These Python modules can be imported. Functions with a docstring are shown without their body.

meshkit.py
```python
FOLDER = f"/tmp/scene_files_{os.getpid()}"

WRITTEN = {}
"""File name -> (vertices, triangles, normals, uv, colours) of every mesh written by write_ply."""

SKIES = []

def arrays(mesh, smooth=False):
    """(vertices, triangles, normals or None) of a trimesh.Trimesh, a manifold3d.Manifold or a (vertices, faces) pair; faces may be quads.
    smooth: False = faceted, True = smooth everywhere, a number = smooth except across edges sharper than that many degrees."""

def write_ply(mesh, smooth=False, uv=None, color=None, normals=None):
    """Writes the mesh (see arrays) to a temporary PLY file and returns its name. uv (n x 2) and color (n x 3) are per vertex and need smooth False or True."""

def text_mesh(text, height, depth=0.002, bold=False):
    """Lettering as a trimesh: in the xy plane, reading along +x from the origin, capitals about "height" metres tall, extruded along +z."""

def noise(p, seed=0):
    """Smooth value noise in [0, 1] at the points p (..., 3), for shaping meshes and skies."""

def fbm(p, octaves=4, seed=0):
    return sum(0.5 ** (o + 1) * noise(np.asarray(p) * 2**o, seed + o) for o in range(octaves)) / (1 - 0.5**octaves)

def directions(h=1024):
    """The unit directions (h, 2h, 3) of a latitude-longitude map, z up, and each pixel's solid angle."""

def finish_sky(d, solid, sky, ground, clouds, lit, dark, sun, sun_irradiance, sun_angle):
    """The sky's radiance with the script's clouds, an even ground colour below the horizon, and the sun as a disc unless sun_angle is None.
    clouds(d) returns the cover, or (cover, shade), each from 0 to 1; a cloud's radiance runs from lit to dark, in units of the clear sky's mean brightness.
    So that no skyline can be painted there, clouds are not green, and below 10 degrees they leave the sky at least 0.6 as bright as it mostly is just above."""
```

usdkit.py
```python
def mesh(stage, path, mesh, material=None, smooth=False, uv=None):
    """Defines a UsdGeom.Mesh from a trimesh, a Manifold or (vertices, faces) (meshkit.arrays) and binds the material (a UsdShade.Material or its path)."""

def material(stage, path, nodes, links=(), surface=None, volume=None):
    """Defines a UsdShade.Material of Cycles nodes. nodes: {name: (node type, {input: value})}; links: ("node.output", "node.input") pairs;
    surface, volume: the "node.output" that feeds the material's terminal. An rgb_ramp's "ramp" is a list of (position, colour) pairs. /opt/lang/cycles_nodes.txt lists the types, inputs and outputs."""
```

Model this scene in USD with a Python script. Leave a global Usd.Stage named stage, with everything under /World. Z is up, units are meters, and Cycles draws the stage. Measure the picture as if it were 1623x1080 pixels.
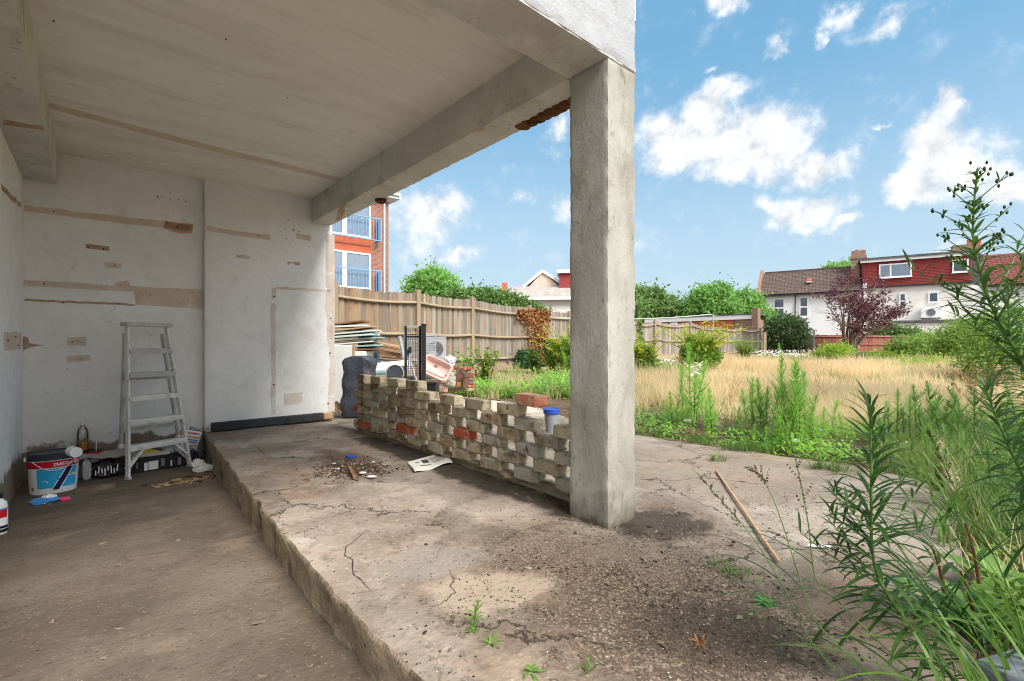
import math
import numpy as np, trimesh, shapely, shapely.geometry as sg
import meshkit, usdkit
from pxr import Usd, UsdGeom, UsdLux, UsdShade, Gf, Sdf

stage = Usd.Stage.CreateInMemory()
UsdGeom.SetStageUpAxis(stage, "Z")
UsdGeom.SetStageMetersPerUnit(stage, 1.0)
world = UsdGeom.Xform.Define(stage, "/World")
stage.SetDefaultPrim(world.GetPrim())
UsdGeom.Scope.Define(stage, "/World/Looks")

# ---------------------------------------------------------------- camera, sky, sun, exposure
EYE = 0.88                       # eye height above the concrete slab (z = 0)
F = 760.0                        # focal length in pixels of the 1623 wide photograph
cam = UsdGeom.Camera.Define(stage, "/World/camera")
cam.AddTranslateOp().Set(Gf.Vec3d(0, 0, EYE))
cam.AddRotateXOp().Set(90.0)
cam.CreateHorizontalApertureAttr(36.0)
cam.CreateVerticalApertureAttr(36.0 * 681 / 1024)
cam.CreateFocalLengthAttr(36.0 * F / 1623)
cam.CreateVerticalApertureOffsetAttr(36.0 * 5.0 / 1623)
cam.CreateFStopAttr(0.0)
cam.CreateClippingRangeAttr(Gf.Vec2f(0.02, 5000))
cam.CreateExposureAttr(1.52)

SUN_DIR = np.array([0.60, -0.68, 0.95]); SUN_DIR /= np.linalg.norm(SUN_DIR)
SKY_STRENGTH, CLOUD = 0.15, 2.55
sun = UsdLux.DistantLight.Define(stage, "/World/sun")
sun.CreateIntensityAttr(0.6)
sun.CreateAngleAttr(34.0)
sun.CreateNormalizeAttr(True)
sun.CreateColorAttr(Gf.Vec3f(1.0, 0.96, 0.91))
_q = Gf.Rotation(Gf.Vec3d(0, 0, 1), Gf.Vec3d(*map(float, SUN_DIR)))
sun.AddTransformOp().Set(Gf.Matrix4d().SetRotate(_q))


def px_dir(px, py):
    d = np.array([(px - 811.5) / F, 1.0, (545.0 - py) / F])
    return d / np.linalg.norm(d)


def sky_material():
    """Clear single-scattering sky with cumulus clouds; the clouds are ellipsoids of noise in the sky's own directions."""
    n = {"geo": ("texture_coordinate", {}),
         "sky": ("sky_texture", {"sky_type": "single_scattering", "sun_disc": False, "sun_elevation": float(math.asin(SUN_DIR[2])),
                                 "sun_rotation": float(math.atan2(SUN_DIR[0], SUN_DIR[1])), "air_density": 1.0, "aerosol_density": 0.6, "ozone_density": 3.0}),
         "warp": ("noise_texture", {"scale": 9.0, "detail": 7.0, "roughness": 0.62}),
         "wsub": ("vector_math", {"math_type": "subtract", "vector2": (0.5, 0.5, 0.5)}),
         "wsc": ("vector_math", {"math_type": "scale", "scale": 0.16}),
         "wadd": ("vector_math", {"math_type": "add"})}
    l = [("geo.generated", "warp.vector"), ("warp.color", "wsub.vector1"), ("wsub.vector", "wsc.vector1"), ("geo.generated", "wadd.vector1"), ("wsc.vector", "wadd.vector2")]
    blobs = [  # px, py, half width, half height, weight
        (1075, 225, 105, 75, 1.0), (1135, 175, 70, 52, 1.0), (1225, 225, 90, 66, 1.0), (1300, 258, 75, 44, 1.0), (1180, 260, 120, 46, 1.0), (1160, 222, 60, 50, 1.0), (1060, 262, 60, 30, .9),
        (1265, 340, 80, 40, .95), (1330, 362, 50, 16, .6), (1215, 325, 30, 34, .7),
        (1470, 250, 75, 80, 1.0), (1500, 180, 42, 52, 1.0), (1540, 262, 84, 66, 1.0), (1595, 300, 75, 46, .95), (1430, 300, 66, 34, .9),
        (1150, 14, 46, 34, .75), (1420, 28, 70, 34, .62), (1345, 6, 48, 26, .6), (1225, 72, 34, 20, .55), (1312, 38, 18, 18, .6), (1145, 102, 16, 16, .5), (1383, 202, 24, 12, .55),
        (668, 340, 95, 72, .78), (735, 402, 52, 26, .7), (650, 395, 80, 46, .55), (705, 320, 60, 36, .7), (835, 318, 44, 26, .5), (893, 340, 34, 40, .5), (885, 215, 30, 46, .6), (1520, 372, 56, 30, .55), (1000, 385, 44, 30, .5)]
    last = None
    for i, (px, py, a, b, w) in enumerate(blobs):
        d = px_dir(px, py)
        ha = np.linalg.norm(px_dir(px + a, py) - px_dir(px - a, py)) / 2
        hb = np.linalg.norm(px_dir(px, py + b) - px_dir(px, py - b)) / 2
        el, az = math.asin(d[2]), math.atan2(d[0], d[1])
        n[f"m{i}"] = ("mapping", {"mapping_type": "texture", "location": tuple(d), "rotation": (el, 0.0, -az), "scale": (ha * 1.16, 0.5, hb * 1.16)})
        n[f"g{i}"] = ("gradient_texture", {"gradient_type": "spherical"})
        n[f"w{i}"] = ("math", {"math_type": "multiply", "value2": w})
        l += [("wadd.vector", f"m{i}.vector"), (f"m{i}.vector", f"g{i}.vector"), (f"g{i}.fac", f"w{i}.value1")]
        if last:
            n[f"x{i}"] = ("math", {"math_type": "smoothmax", "value3": 0.18})
            l += [(last, f"x{i}.value1"), (f"w{i}.value", f"x{i}.value2")]
            last = f"x{i}.value"
        else:
            last = f"w{i}.value"
    # the unseen rest of the sky carries thicker cloud, to fill the interior with light
    n["away"] = ("vector_math", {"math_type": "dot_product", "vector2": tuple(px_dir(1050, 220))})
    n["awr"] = ("map_range", {"from_min": 0.62, "from_max": 0.35, "to_min": 0.0, "to_max": 1.0, "clamp": True})
    n["big"] = ("noise_texture", {"scale": 2.3, "detail": 4.0, "roughness": 0.5})
    n["bigr"] = ("map_range", {"from_min": 0.30, "from_max": 0.56, "to_min": 0.0, "to_max": 1.0, "clamp": True})
    n["bigm"] = ("math", {"math_type": "multiply"})
    n["tot"] = ("math", {"math_type": "maximum"})
    n["fine"] = ("noise_texture", {"scale": 24.0, "detail": 7.0, "roughness": 0.6})
    n["fr"] = ("map_range", {"from_min": 0.3, "from_max": 0.7, "to_min": -0.17, "to_max": 0.15})
    n["sum"] = ("math", {"math_type": "add"})
    n["cov"] = ("map_range", {"range_type": "smoothstep", "from_min": 0.12, "from_max": 0.74, "to_min": 0.0, "to_max": 0.97, "clamp": True})
    n["shade"] = ("map_range", {"from_min": 0.36, "from_max": 0.60, "to_min": 0.76, "to_max": 1.05, "clamp": True})
    n["ccol"] = ("vector_math", {"math_type": "scale", "vector1": (CLOUD * .99, CLOUD * 1.0, CLOUD * 1.02)})
    # pale humid air low over the horizon
    n["sep"] = ("separate_xyz", {})
    n["hz"] = ("map_range", {"range_type": "smoothstep", "from_min": 0.03, "from_max": 0.52, "to_min": 0.95, "to_max": 0.0, "clamp": True})
    n["pale"] = ("mix", {"color2": (1.42, 1.82, 2.12)})
    n["soft"] = ("mix", {"fac": 0.80, "color2": (0.41, 1.0, 1.52)})
    n["blue"] = ("mix", {"mix_type": "multiply", "fac": 1.0, "color2": (0.78, 0.86, 0.82)})
    n["mix"] = ("mix", {})
    n["bg"] = ("background_shader", {"strength": SKY_STRENGTH})
    l += [("geo.generated", "away.vector1"), ("away.value", "awr.value"), ("geo.generated", "big.vector"), ("big.fac", "bigr.value"), ("bigr.result", "bigm.value1"), ("awr.result", "bigm.value2"),
          (last, "tot.value1"), ("bigm.value", "tot.value2"), ("geo.generated", "fine.vector"), ("fine.fac", "fr.value"), ("tot.value", "sum.value1"), ("fr.result", "sum.value2"),
          ("sum.value", "cov.value"), ("fine.fac", "shade.value"), ("shade.result", "ccol.scale"),
          ("geo.generated", "sep.vector"), ("sep.z", "hz.value"), ("sky.color", "blue.color1"), ("blue.color", "soft.color1"), ("soft.color", "pale.color1"), ("hz.result", "pale.fac"), ("pale.color", "mix.color1"), ("ccol.vector", "mix.color2"), ("cov.result", "mix.fac"), ("mix.color", "bg.color")]
    return usdkit.material(stage, "/World/Looks/sky", n, l, surface="bg.background")


dome = UsdLux.DomeLight.Define(stage, "/World/sky")
UsdShade.MaterialBindingAPI.Apply(dome.GetPrim()).Bind(sky_material())

# ---------------------------------------------------------------- naming helpers
_used = {}


def fresh(parent, name):
    key = (parent, name)
    k = _used.get(key, 0)
    _used[key] = k + 1
    return f"{parent}/{name}" + (f"_{k:03d}" if k else "")


def put_data(prim, label=None, cat=None, group=None, kind=None):
    for k, v in (("label", label), ("category", cat), ("group", group), ("kind", kind)):
        if v:
            prim.SetCustomDataByKey(k, v)


def rotz(a):
    c, s = math.cos(a), math.sin(a)
    return np.array([[c, -s, 0], [s, c, 0], [0, 0, 1.0]])


def VF(m):
    if hasattr(m, "to_mesh"):
        q = m.to_mesh()
        return np.array(q.vert_properties[:, :3], float), np.array(q.tri_verts)
    if isinstance(m, (tuple, list)):
        v, f = np.asarray(m[0], float), np.asarray(m[1], int)
        if f.shape[1] == 4:
            f = np.vstack([f[:, [0, 1, 2]], f[:, [0, 2, 3]]])
        return v, f
    return np.array(m.vertices, float), np.array(m.faces)


def cat_m(*ms):
    vs, fs, n = [], [], 0
    for m in ms:
        v, f = VF(m)
        vs.append(v); fs.append(f + n); n += len(v)
    return np.vstack(vs), np.vstack(fs)


class T:
    """One thing: an Xform at its base; parts are given in world coordinates unless local."""

    def __init__(s, name, label, cat, base=(0, 0, 0), rz=0.0, group=None, kind=None, local=False):
        s.path = fresh("/World", name)
        s.base, s.R, s.local = np.array(base, float), rotz(rz), local
        x = UsdGeom.Xform.Define(stage, s.path)
        x.AddTranslateOp().Set(Gf.Vec3d(*map(float, base)))
        x.AddRotateZOp().Set(math.degrees(rz))
        x.AddScaleOp().Set(Gf.Vec3f(1, 1, 1))
        s.prim = x.GetPrim()
        put_data(s.prim, label, cat, group, kind)

    def part(s, name, m, mat, parent=None, smooth=False, label=None, kind=None, local=None):
        v, f = VF(m)
        if not (s.local if local is None else local):
            v = (v - s.base) @ s.R
        p = fresh(parent or s.path, name)
        g = usdkit.mesh(stage, p, trimesh.Trimesh(v, f, process=False), M[mat], smooth=smooth)
        put_data(g.GetPrim(), label, None, None, kind)
        return p

    def copy(s, label, base, rz=0.0, scale=1.0, group=None):
        p = fresh("/World", s.path.rsplit("/", 1)[1])
        x = UsdGeom.Xform.Define(stage, p)
        x.GetPrim().GetReferences().AddInternalReference(s.path)
        x.GetPrim().SetInstanceable(True)
        ops = {o.GetOpName(): o for o in x.GetOrderedXformOps()}
        ops["xformOp:translate"].Set(Gf.Vec3d(*map(float, base)))
        ops["xformOp:rotateZ"].Set(math.degrees(rz))
        ops["xformOp:scale"].Set(Gf.Vec3f(*([float(scale)] * 3)))
        put_data(x.GetPrim(), label, None, group)
        return p


def single(name, m, mat, label=None, cat=None, group=None, kind=None, smooth=False):
    p = fresh("/World", name)
    g = usdkit.mesh(stage, p, trimesh.Trimesh(*VF(m), process=False), M[mat], smooth=smooth)
    put_data(g.GetPrim(), label, cat, group, kind)
    return p


# ---------------------------------------------------------------- places
P0 = np.array([0.456, 2.275, 0.0])       # near corner of the pillar
U = np.array([-0.656, 0.755, 0.0]); U /= np.linalg.norm(U)
V = np.array([U[1], -U[0], 0.0])
UV_ROT = math.atan2(V[1], V[0])          # local x = V, local y = U


def uv(u, v, z=0.0):
    return P0 + u * U + v * V + np.array([0, 0, z])


def uvbox(u0, u1, v0, v1, z0, z1, c=0.0):
    return boxm((u0, v0, z0), (u1, v1, z1), c, uv_space=True)


def at(px, py, y):
    return np.array([(px - 811.5) / F * y, y, EYE + (545.0 - py) / F * y])


def low_z(u):
    return EYE - 1.02 - 0.0286 * u


def gp(px, py, z=0.0):
    y = (EYE - z) * F / (py - 545.0)
    return np.array([(px - 811.5) / F * y, y, z])


def gl(px, py):
    """A pixel on the lower floor."""
    p = gp(px, py, -0.2)
    for _ in range(6):
        d = p - P0
        p = gp(px, py, low_z(d @ U))
    return p


# ---------------------------------------------------------------- shape helpers
def boxm(a, b, c=0.0, uv_space=False):
    a, b = np.minimum(a, b).astype(float), np.maximum(a, b).astype(float)
    if c > 0:
        ce, h = (a + b) / 2, (b - a) / 2
        c = min(c, h.min() * .9)
        pts = []
        for sx in (-1, 1):
            for sy in (-1, 1):
                for sz in (-1, 1):
                    s = np.array([sx, sy, sz])
                    for k in range(3):
                        q = h - c
                        q[k] = h[k]
                        pts.append(ce + s * q)
        m = trimesh.convex.convex_hull(np.array(pts))
        v, f = np.array(m.vertices), np.array(m.faces)
    else:
        m = trimesh.creation.box(bounds=[a, b])
        v, f = np.array(m.vertices), np.array(m.faces)
    if uv_space:
        v = P0 + v[:, :1] * U + v[:, 1:2] * V + np.array([0, 0, 1.0]) * v[:, 2:]
        f = f[:, ::-1]      # (U, V, z) is left-handed
    return v, f


def rbox(center, size, R=None, c=0.0):
    h = np.array(size) / 2.0
    v, f = boxm(-h, h, c)
    if R is not None:
        v = v @ np.asarray(R).T
    return v + np.array(center), f


def rot(axis, a):
    return trimesh.transformations.rotation_matrix(a, axis)[:3, :3]


def bar(p, q, w, h, up=(0, 0, 1), c=0.0):
    """A box from p to q, w across and h along 'up'."""
    p, q = np.array(p, float), np.array(q, float)
    d = q - p
    L = np.linalg.norm(d); d /= L
    s = np.cross(d, up); s /= np.linalg.norm(s)
    t = np.cross(s, d)
    v, f = boxm((-L / 2, -w / 2, -h / 2), (L / 2, w / 2, h / 2), c)
    R = np.stack([d, s, t], 1)
    if np.linalg.det(R) < 0:
        f = f[:, ::-1]
    return v @ R.T + (p + q) / 2, f


def tube(pts, r, k=6, cap=True):
    pts = np.asarray(pts, float)
    n = len(pts)
    r = np.broadcast_to(np.asarray(r, float), n)
    t = np.gradient(pts, axis=0)
    t /= np.maximum(np.linalg.norm(t, axis=1, keepdims=True), 1e-9)
    a = np.cross(t[0], [0, 0, 1.0])
    if np.linalg.norm(a) < 1e-3:
        a = np.cross(t[0], [1.0, 0, 0])
    a /= np.linalg.norm(a)
    rings = []
    for i in range(n):
        a = a - t[i] * (a @ t[i]); a /= np.linalg.norm(a)
        b = np.cross(t[i], a)
        ang = np.arange(k) * 2 * np.pi / k
        rings.append(pts[i] + r[i] * (np.cos(ang)[:, None] * a + np.sin(ang)[:, None] * b))
    v = np.vstack(rings)
    f = []
    for i in range(n - 1):
        for j in range(k):
            j2 = (j + 1) % k
            f += [(i * k + j, i * k + j2, (i + 1) * k + j2), (i * k + j, (i + 1) * k + j2, (i + 1) * k + j)]
    if cap:
        for j in range(1, k - 1):
            f += [(0, j + 1, j), ((n - 1) * k, (n - 1) * k + j, (n - 1) * k + j + 1)]
    return v, np.array(f)


def revolve(prof, seg=28, sx=1.0, sy=1.0):
    """prof: (r, z) from bottom to top, closed at the axis by the caller."""
    prof = np.asarray(prof, float)
    a = np.arange(seg) * 2 * np.pi / seg
    v = np.stack([np.outer(prof[:, 0], np.cos(a)) * sx, np.outer(prof[:, 0], np.sin(a)) * sy, np.repeat(prof[:, 1:2], seg, 1)], -1).reshape(-1, 3)
    f = []
    for i in range(len(prof) - 1):
        for j in range(seg):
            j2 = (j + 1) % seg
            f += [(i * seg + j, i * seg + j2, (i + 1) * seg + j2), (i * seg + j, (i + 1) * seg + j2, (i + 1) * seg + j)]
    return v, np.array(f)


def move(m, off=(0, 0, 0), R=None, s=1.0):
    v, f = VF(m)
    v = v * s
    if R is not None:
        v = v @ np.asarray(R).T
    return v + np.array(off, float), f


def grid_sheet(P):
    """P (n, m, 3) -> quads."""
    n, m = P.shape[:2]
    i = np.arange(n * m).reshape(n, m)
    q = np.stack([i[:-1, :-1], i[1:, :-1], i[1:, 1:], i[:-1, 1:]], -1).reshape(-1, 4)
    return VF((P.reshape(-1, 3), q))


def thicken(m, t):
    """A closed shell from an open sheet, pushed down by t (vector or scalar along -z)."""
    v, f = VF(m)
    off = np.array([0, 0, -t]) if np.ndim(t) == 0 else np.asarray(t)
    e = np.sort(np.vstack([f[:, [0, 1]], f[:, [1, 2]], f[:, [2, 0]]]), axis=1)
    d = np.vstack([f[:, [0, 1]], f[:, [1, 2]], f[:, [2, 0]]])
    key, inv, cnt = np.unique(e, axis=0, return_inverse=True, return_counts=True)
    b = d[cnt[inv.ravel()] == 1]
    n = len(v)
    side = np.vstack([np.stack([b[:, 1], b[:, 0], b[:, 0] + n], 1), np.stack([b[:, 1], b[:, 0] + n, b[:, 1] + n], 1)])
    return np.vstack([v, v + off]), np.vstack([f, f[:, ::-1] + n, side])


def jitter_poly(pts, step, amp, seed, closed=True):
    """Points along a polygon about every 'step', moved sideways by noise."""
    pts = np.asarray(pts, float)
    out = []
    for i in range(len(pts) - (0 if closed else 1)):
        a, b = pts[i], pts[(i + 1) % len(pts)]
        k = max(1, int(np.linalg.norm(b - a) / step))
        for j in range(k):
            out.append(a + (b - a) * j / k)
    if not closed:
        out.append(pts[-1])
    out = np.array(out)
    q = np.c_[out * 9.0, np.zeros(len(out))] if out.shape[1] == 2 else out * 9.0
    out = out + (np.stack([meshkit.fbm(q, 4, seed + k) for k in range(2)], 1) - .5) * 2 * amp
    return out


def earcut(pts2, holes=()):
    g = sg.Polygon(pts2, holes).buffer(0)
    if g.geom_type != "Polygon":
        g = max(g.geoms, key=lambda x: x.area)
    v, f = trimesh.creation.triangulate_polygon(g, engine="earcut")
    v, f = np.asarray(v), np.asarray(f)
    a = v[f]
    neg = np.cross(a[:, 1] - a[:, 0], a[:, 2] - a[:, 0]) < 0
    f[neg] = f[neg][:, ::-1]
    return v, f


def plate(pts2, t, frame):
    """A polygon of thickness t laid in a frame (origin, x axis, y axis, normal)."""
    v, f = earcut(pts2)
    o, ax, ay, an = map(np.asarray, frame)
    top = o + v[:, :1] * ax + v[:, 1:2] * ay + an * t
    return thicken((top, f), -an * (t + .002))


def blades(base, az, el, bend, L, W, nseg=5, fold=0.25, shape="leaf", twist=None):
    """Curved leaf strips: returns P (n, nseg+1, 3, 3). el: starting elevation; bend: how far the tip turns down (radians)."""
    base = np.asarray(base, float)
    n = len(base)
    az, el, bend, L, W = (np.broadcast_to(np.asarray(x, float), n) for x in (az, el, bend, L, W))
    s = np.linspace(0, 1, nseg + 1)
    e = el[:, None] - bend[:, None] * (s[:-1] + .5 / nseg)[None] ** 1.3
    h, z = np.cos(e), np.sin(e)
    step = (L / nseg)[:, None]
    H = np.concatenate([np.zeros((n, 1)), np.cumsum(h * step, 1)], 1)
    Z = np.concatenate([np.zeros((n, 1)), np.cumsum(z * step, 1)], 1)
    C = base[:, None] + np.stack([H * np.cos(az)[:, None], H * np.sin(az)[:, None], Z], -1)
    side = np.stack([-np.sin(az), np.cos(az), np.zeros(n)], -1)[:, None]
    if shape == "leaf":
        w = np.maximum(np.sin(np.pi * np.clip(s * .93 + .07, 0, 1)) ** .8, 0.0)
    elif shape == "broad":
        w = np.maximum(np.sin(np.pi * np.clip(s, 0, 1) ** .8), .06)
    else:
        w = np.clip(1.05 - s ** 1.6, 0.02, 1)
    w = w[None] * W[:, None] * .5
    if twist is not None:
        tw = np.asarray(twist)[:, None] * s[None]
        upv = np.array([0, 0, 1.0])
        side = side * np.cos(tw)[..., None] + upv * np.sin(tw)[..., None]
    ee = np.concatenate([e, e[:, -1:]], 1)
    nrm = np.stack([-np.sin(ee) * np.cos(az)[:, None], -np.sin(ee) * np.sin(az)[:, None], np.cos(ee)], -1)
    l = C + side * w[..., None] + nrm * (w * fold)[..., None]
    r = C - side * w[..., None] + nrm * (w * fold)[..., None]
    return np.stack([l, C, r], 2)


def strips(P):
    """One mesh of many strips P (n, k, 3, 3)."""
    n, k, m = P.shape[:3]
    i = np.arange(k * m).reshape(k, m)
    q = np.stack([i[:-1, :-1], i[:-1, 1:], i[1:, 1:], i[1:, :-1]], -1).reshape(-1, 4)
    f = (q[None] + (np.arange(n) * k * m)[:, None, None]).reshape(-1, 4)
    return VF((P.reshape(-1, 3), f))


def leaf_cloud(rng, pts, size, flat=0.0):
    """Small diamond leaves at random angles round the points."""
    n = len(pts)
    a = rng.normal(size=(n, 3)); a /= np.linalg.norm(a, axis=1, keepdims=True)
    if flat:
        a[:, 2] *= 1 - flat
        a /= np.linalg.norm(a, axis=1, keepdims=True)
    b = np.cross(a, rng.normal(size=(n, 3))); b /= np.linalg.norm(b, axis=1, keepdims=True)
    c = np.cross(a, b)
    s = (size * rng.uniform(.6, 1.4, n))[:, None]
    v = np.stack([pts - a * s, pts + b * s * .55 + c * s * .12, pts + a * s, pts - b * s * .55 + c * s * .12], 1)
    q = np.arange(n * 4).reshape(n, 4)
    return VF((v.reshape(-1, 3), q))


def in_blobs(rng, blobs, n, shell=.55, lumps=0.35, seed=0):
    """Random points in a union of ellipsoids (cx, cy, cz, rx, ry, rz), denser near the lumpy outside."""
    blobs = np.asarray(blobs, float)
    vol = blobs[:, 3] * blobs[:, 4] * blobs[:, 5]
    k = rng.choice(len(blobs), n, p=vol ** .8 / (vol ** .8).sum())
    d = rng.normal(size=(n, 3)); d /= np.linalg.norm(d, axis=1, keepdims=True)
    r = rng.uniform(shell, 1, n) ** .8
    lump = 1 - lumps + 2 * lumps * meshkit.fbm(d * 3.1 + k[:, None] * 7.3, 3, seed)
    return blobs[k, :3] + d * (r * lump)[:, None] * blobs[k, 3:]


def S(r, g, b):
    """8-bit colour as seen -> linear base colour."""
    x = np.array([r, g, b]) / 255.0
    return tuple(np.where(x < .04045, x / 12.92, ((x + .055) / 1.055) ** 2.4))
# ---------------------------------------------------------------- materials
M = {}


def noisy(name, c1, c2, scale=3.0, detail=6.0, rough=.85, bump=.25, bscale=45.0, bdist=.01, spec=.3, over=(), stretch=None, obj=False, lo=.33, hi=.67, metal=0.0, rand=None, specks=(), zones=(), bdetail=5.0, cracks=(), island=None, height=None, cells=None):
    """A surface of two tones of noise, overlays (colour, scale, from, to, strength), specks (colour, scale, threshold, chance), zones of staining and painted shade, and cracks."""
    n = {"geo": ("geometry", {}), "tc": ("texture_coordinate", {}), "nz": ("noise_texture", {"scale": scale, "detail": detail, "roughness": .6}),
         "mr": ("map_range", {"from_min": lo, "from_max": hi, "to_min": 0.0, "to_max": 1.0, "clamp": True}),
         "c": ("mix", {"color1": c1, "color2": c2}), "p": ("principled_bsdf", {"roughness": rough, "specular_ior_level": spec, "metallic": metal}),
         "bn": ("noise_texture", {"scale": bscale, "detail": bdetail, "roughness": .65}), "b": ("bump", {"strength": bump, "distance": bdist})}
    pos = "tc.object" if obj else "geo.position"
    l = []
    src = pos
    if stretch:
        n["map"] = ("mapping", {"mapping_type": "point", "scale": stretch[:3], "rotation": (0, 0, stretch[3] if len(stretch) > 3 else 0.0)})
        if len(stretch) > 3:   # turn first, then stretch
            n["map0"] = ("mapping", {"mapping_type": "point", "rotation": (0, 0, stretch[3])})
            n["map"] = ("mapping", {"mapping_type": "point", "scale": stretch[:3]})
            l += [(pos, "map0.vector"), ("map0.vector", "map.vector")]
        else:
            l += [(pos, "map.vector")]
        src = "map.vector"
    l += [(src, "nz.vector"), ("nz.fac", "mr.value"), ("mr.result", "c.fac"), (src, "bn.vector"), ("bn.fac", "b.height"), ("b.normal", "p.normal")]
    out = "c.color"
    if rand or island:
        n["oi"] = ("object_info", {})
        k1, k2 = rand or island
        n["rr"] = ("map_range", {"from_min": 0.0, "from_max": 1.0, "to_min": k1, "to_max": k2})
        n["rc"] = ("combine_xyz", {}); n["rm"] = ("mix", {"mix_type": "multiply", "fac": 1.0})
        l += [("oi.random" if rand else "geo.random_per_island", "rr.value"), ("rr.result", "rc.x"), ("rr.result", "rc.y"), ("rr.result", "rc.z"), (out, "rm.color1"), ("rc.vector", "rm.color2")]
        out = "rm.color"
    for i, (col, sc, a, b_, st) in enumerate(over):
        n[f"on{i}"] = ("noise_texture", {"scale": sc, "detail": 7.0, "roughness": .66, "distortion": .4})
        n[f"om{i}"] = ("map_range", {"from_min": a, "from_max": b_, "to_min": 0.0, "to_max": st, "clamp": True})
        n[f"oc{i}"] = ("mix", {"color2": col})
        n[f"oa{i}"] = ("vector_math", {"math_type": "add", "vector2": (3.7 * i + 1.3, 9.1 * i, 5.5)})
        l += [(src, f"oa{i}.vector1"), (f"oa{i}.vector", f"on{i}.vector"), (f"on{i}.fac", f"om{i}.value"), (f"om{i}.result", f"oc{i}.fac"), (out, f"oc{i}.color1")]
        out = f"oc{i}.color"
    if cells:       # screed laid in patches: each cell of a warped pattern its own tone
        sc, lo_, hi_ = cells
        n["fw"] = ("noise_texture", {"scale": 2.6, "detail": 7.0, "roughness": .65}); n["fs"] = ("vector_math", {"math_type": "scale", "scale": .55}); n["fa"] = ("vector_math", {"math_type": "add"})
        n["fv"] = ("voronoi_texture", {"scale": sc}); n["fp"] = ("separate_color", {}); n["fr"] = ("map_range", {"from_min": 0.0, "from_max": 1.0, "to_min": lo_, "to_max": hi_}); n["fr2"] = ("map_range", {"from_min": 0.0, "from_max": 1.0, "to_min": lo_ + .03, "to_max": hi_ + .04})
        n["fc"] = ("combine_xyz", {}); n["fm"] = ("mix", {"mix_type": "multiply", "fac": 1.0})
        l += [(pos, "fw.vector"), ("fw.color", "fs.vector1"), (pos, "fa.vector1"), ("fs.vector", "fa.vector2"), ("fa.vector", "fv.vector"), ("fv.color", "fp.color"), ("fp.g", "fr.value"), ("fp.g", "fr2.value"), ("fr.result", "fc.x"), ("fr.result", "fc.y"), ("fr2.result", "fc.z"), (out, "fm.color1"), ("fc.vector", "fm.color2")]
        out = "fm.color"
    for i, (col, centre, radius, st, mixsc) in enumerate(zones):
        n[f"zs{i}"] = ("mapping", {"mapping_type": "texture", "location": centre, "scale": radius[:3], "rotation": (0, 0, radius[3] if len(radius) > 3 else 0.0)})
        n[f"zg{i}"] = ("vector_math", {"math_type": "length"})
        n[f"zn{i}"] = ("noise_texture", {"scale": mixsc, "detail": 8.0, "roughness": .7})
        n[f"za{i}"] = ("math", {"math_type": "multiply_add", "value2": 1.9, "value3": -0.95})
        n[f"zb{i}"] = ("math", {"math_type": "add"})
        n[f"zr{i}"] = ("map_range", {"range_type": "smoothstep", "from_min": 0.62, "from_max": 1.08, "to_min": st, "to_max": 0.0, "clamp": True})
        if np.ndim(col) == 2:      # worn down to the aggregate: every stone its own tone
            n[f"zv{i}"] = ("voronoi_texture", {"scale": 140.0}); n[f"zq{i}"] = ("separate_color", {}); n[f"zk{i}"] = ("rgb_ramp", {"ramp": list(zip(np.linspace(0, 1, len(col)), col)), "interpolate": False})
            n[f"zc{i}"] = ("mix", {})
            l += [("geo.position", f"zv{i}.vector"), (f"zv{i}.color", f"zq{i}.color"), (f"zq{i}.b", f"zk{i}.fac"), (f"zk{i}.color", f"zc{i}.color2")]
        else:
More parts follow.
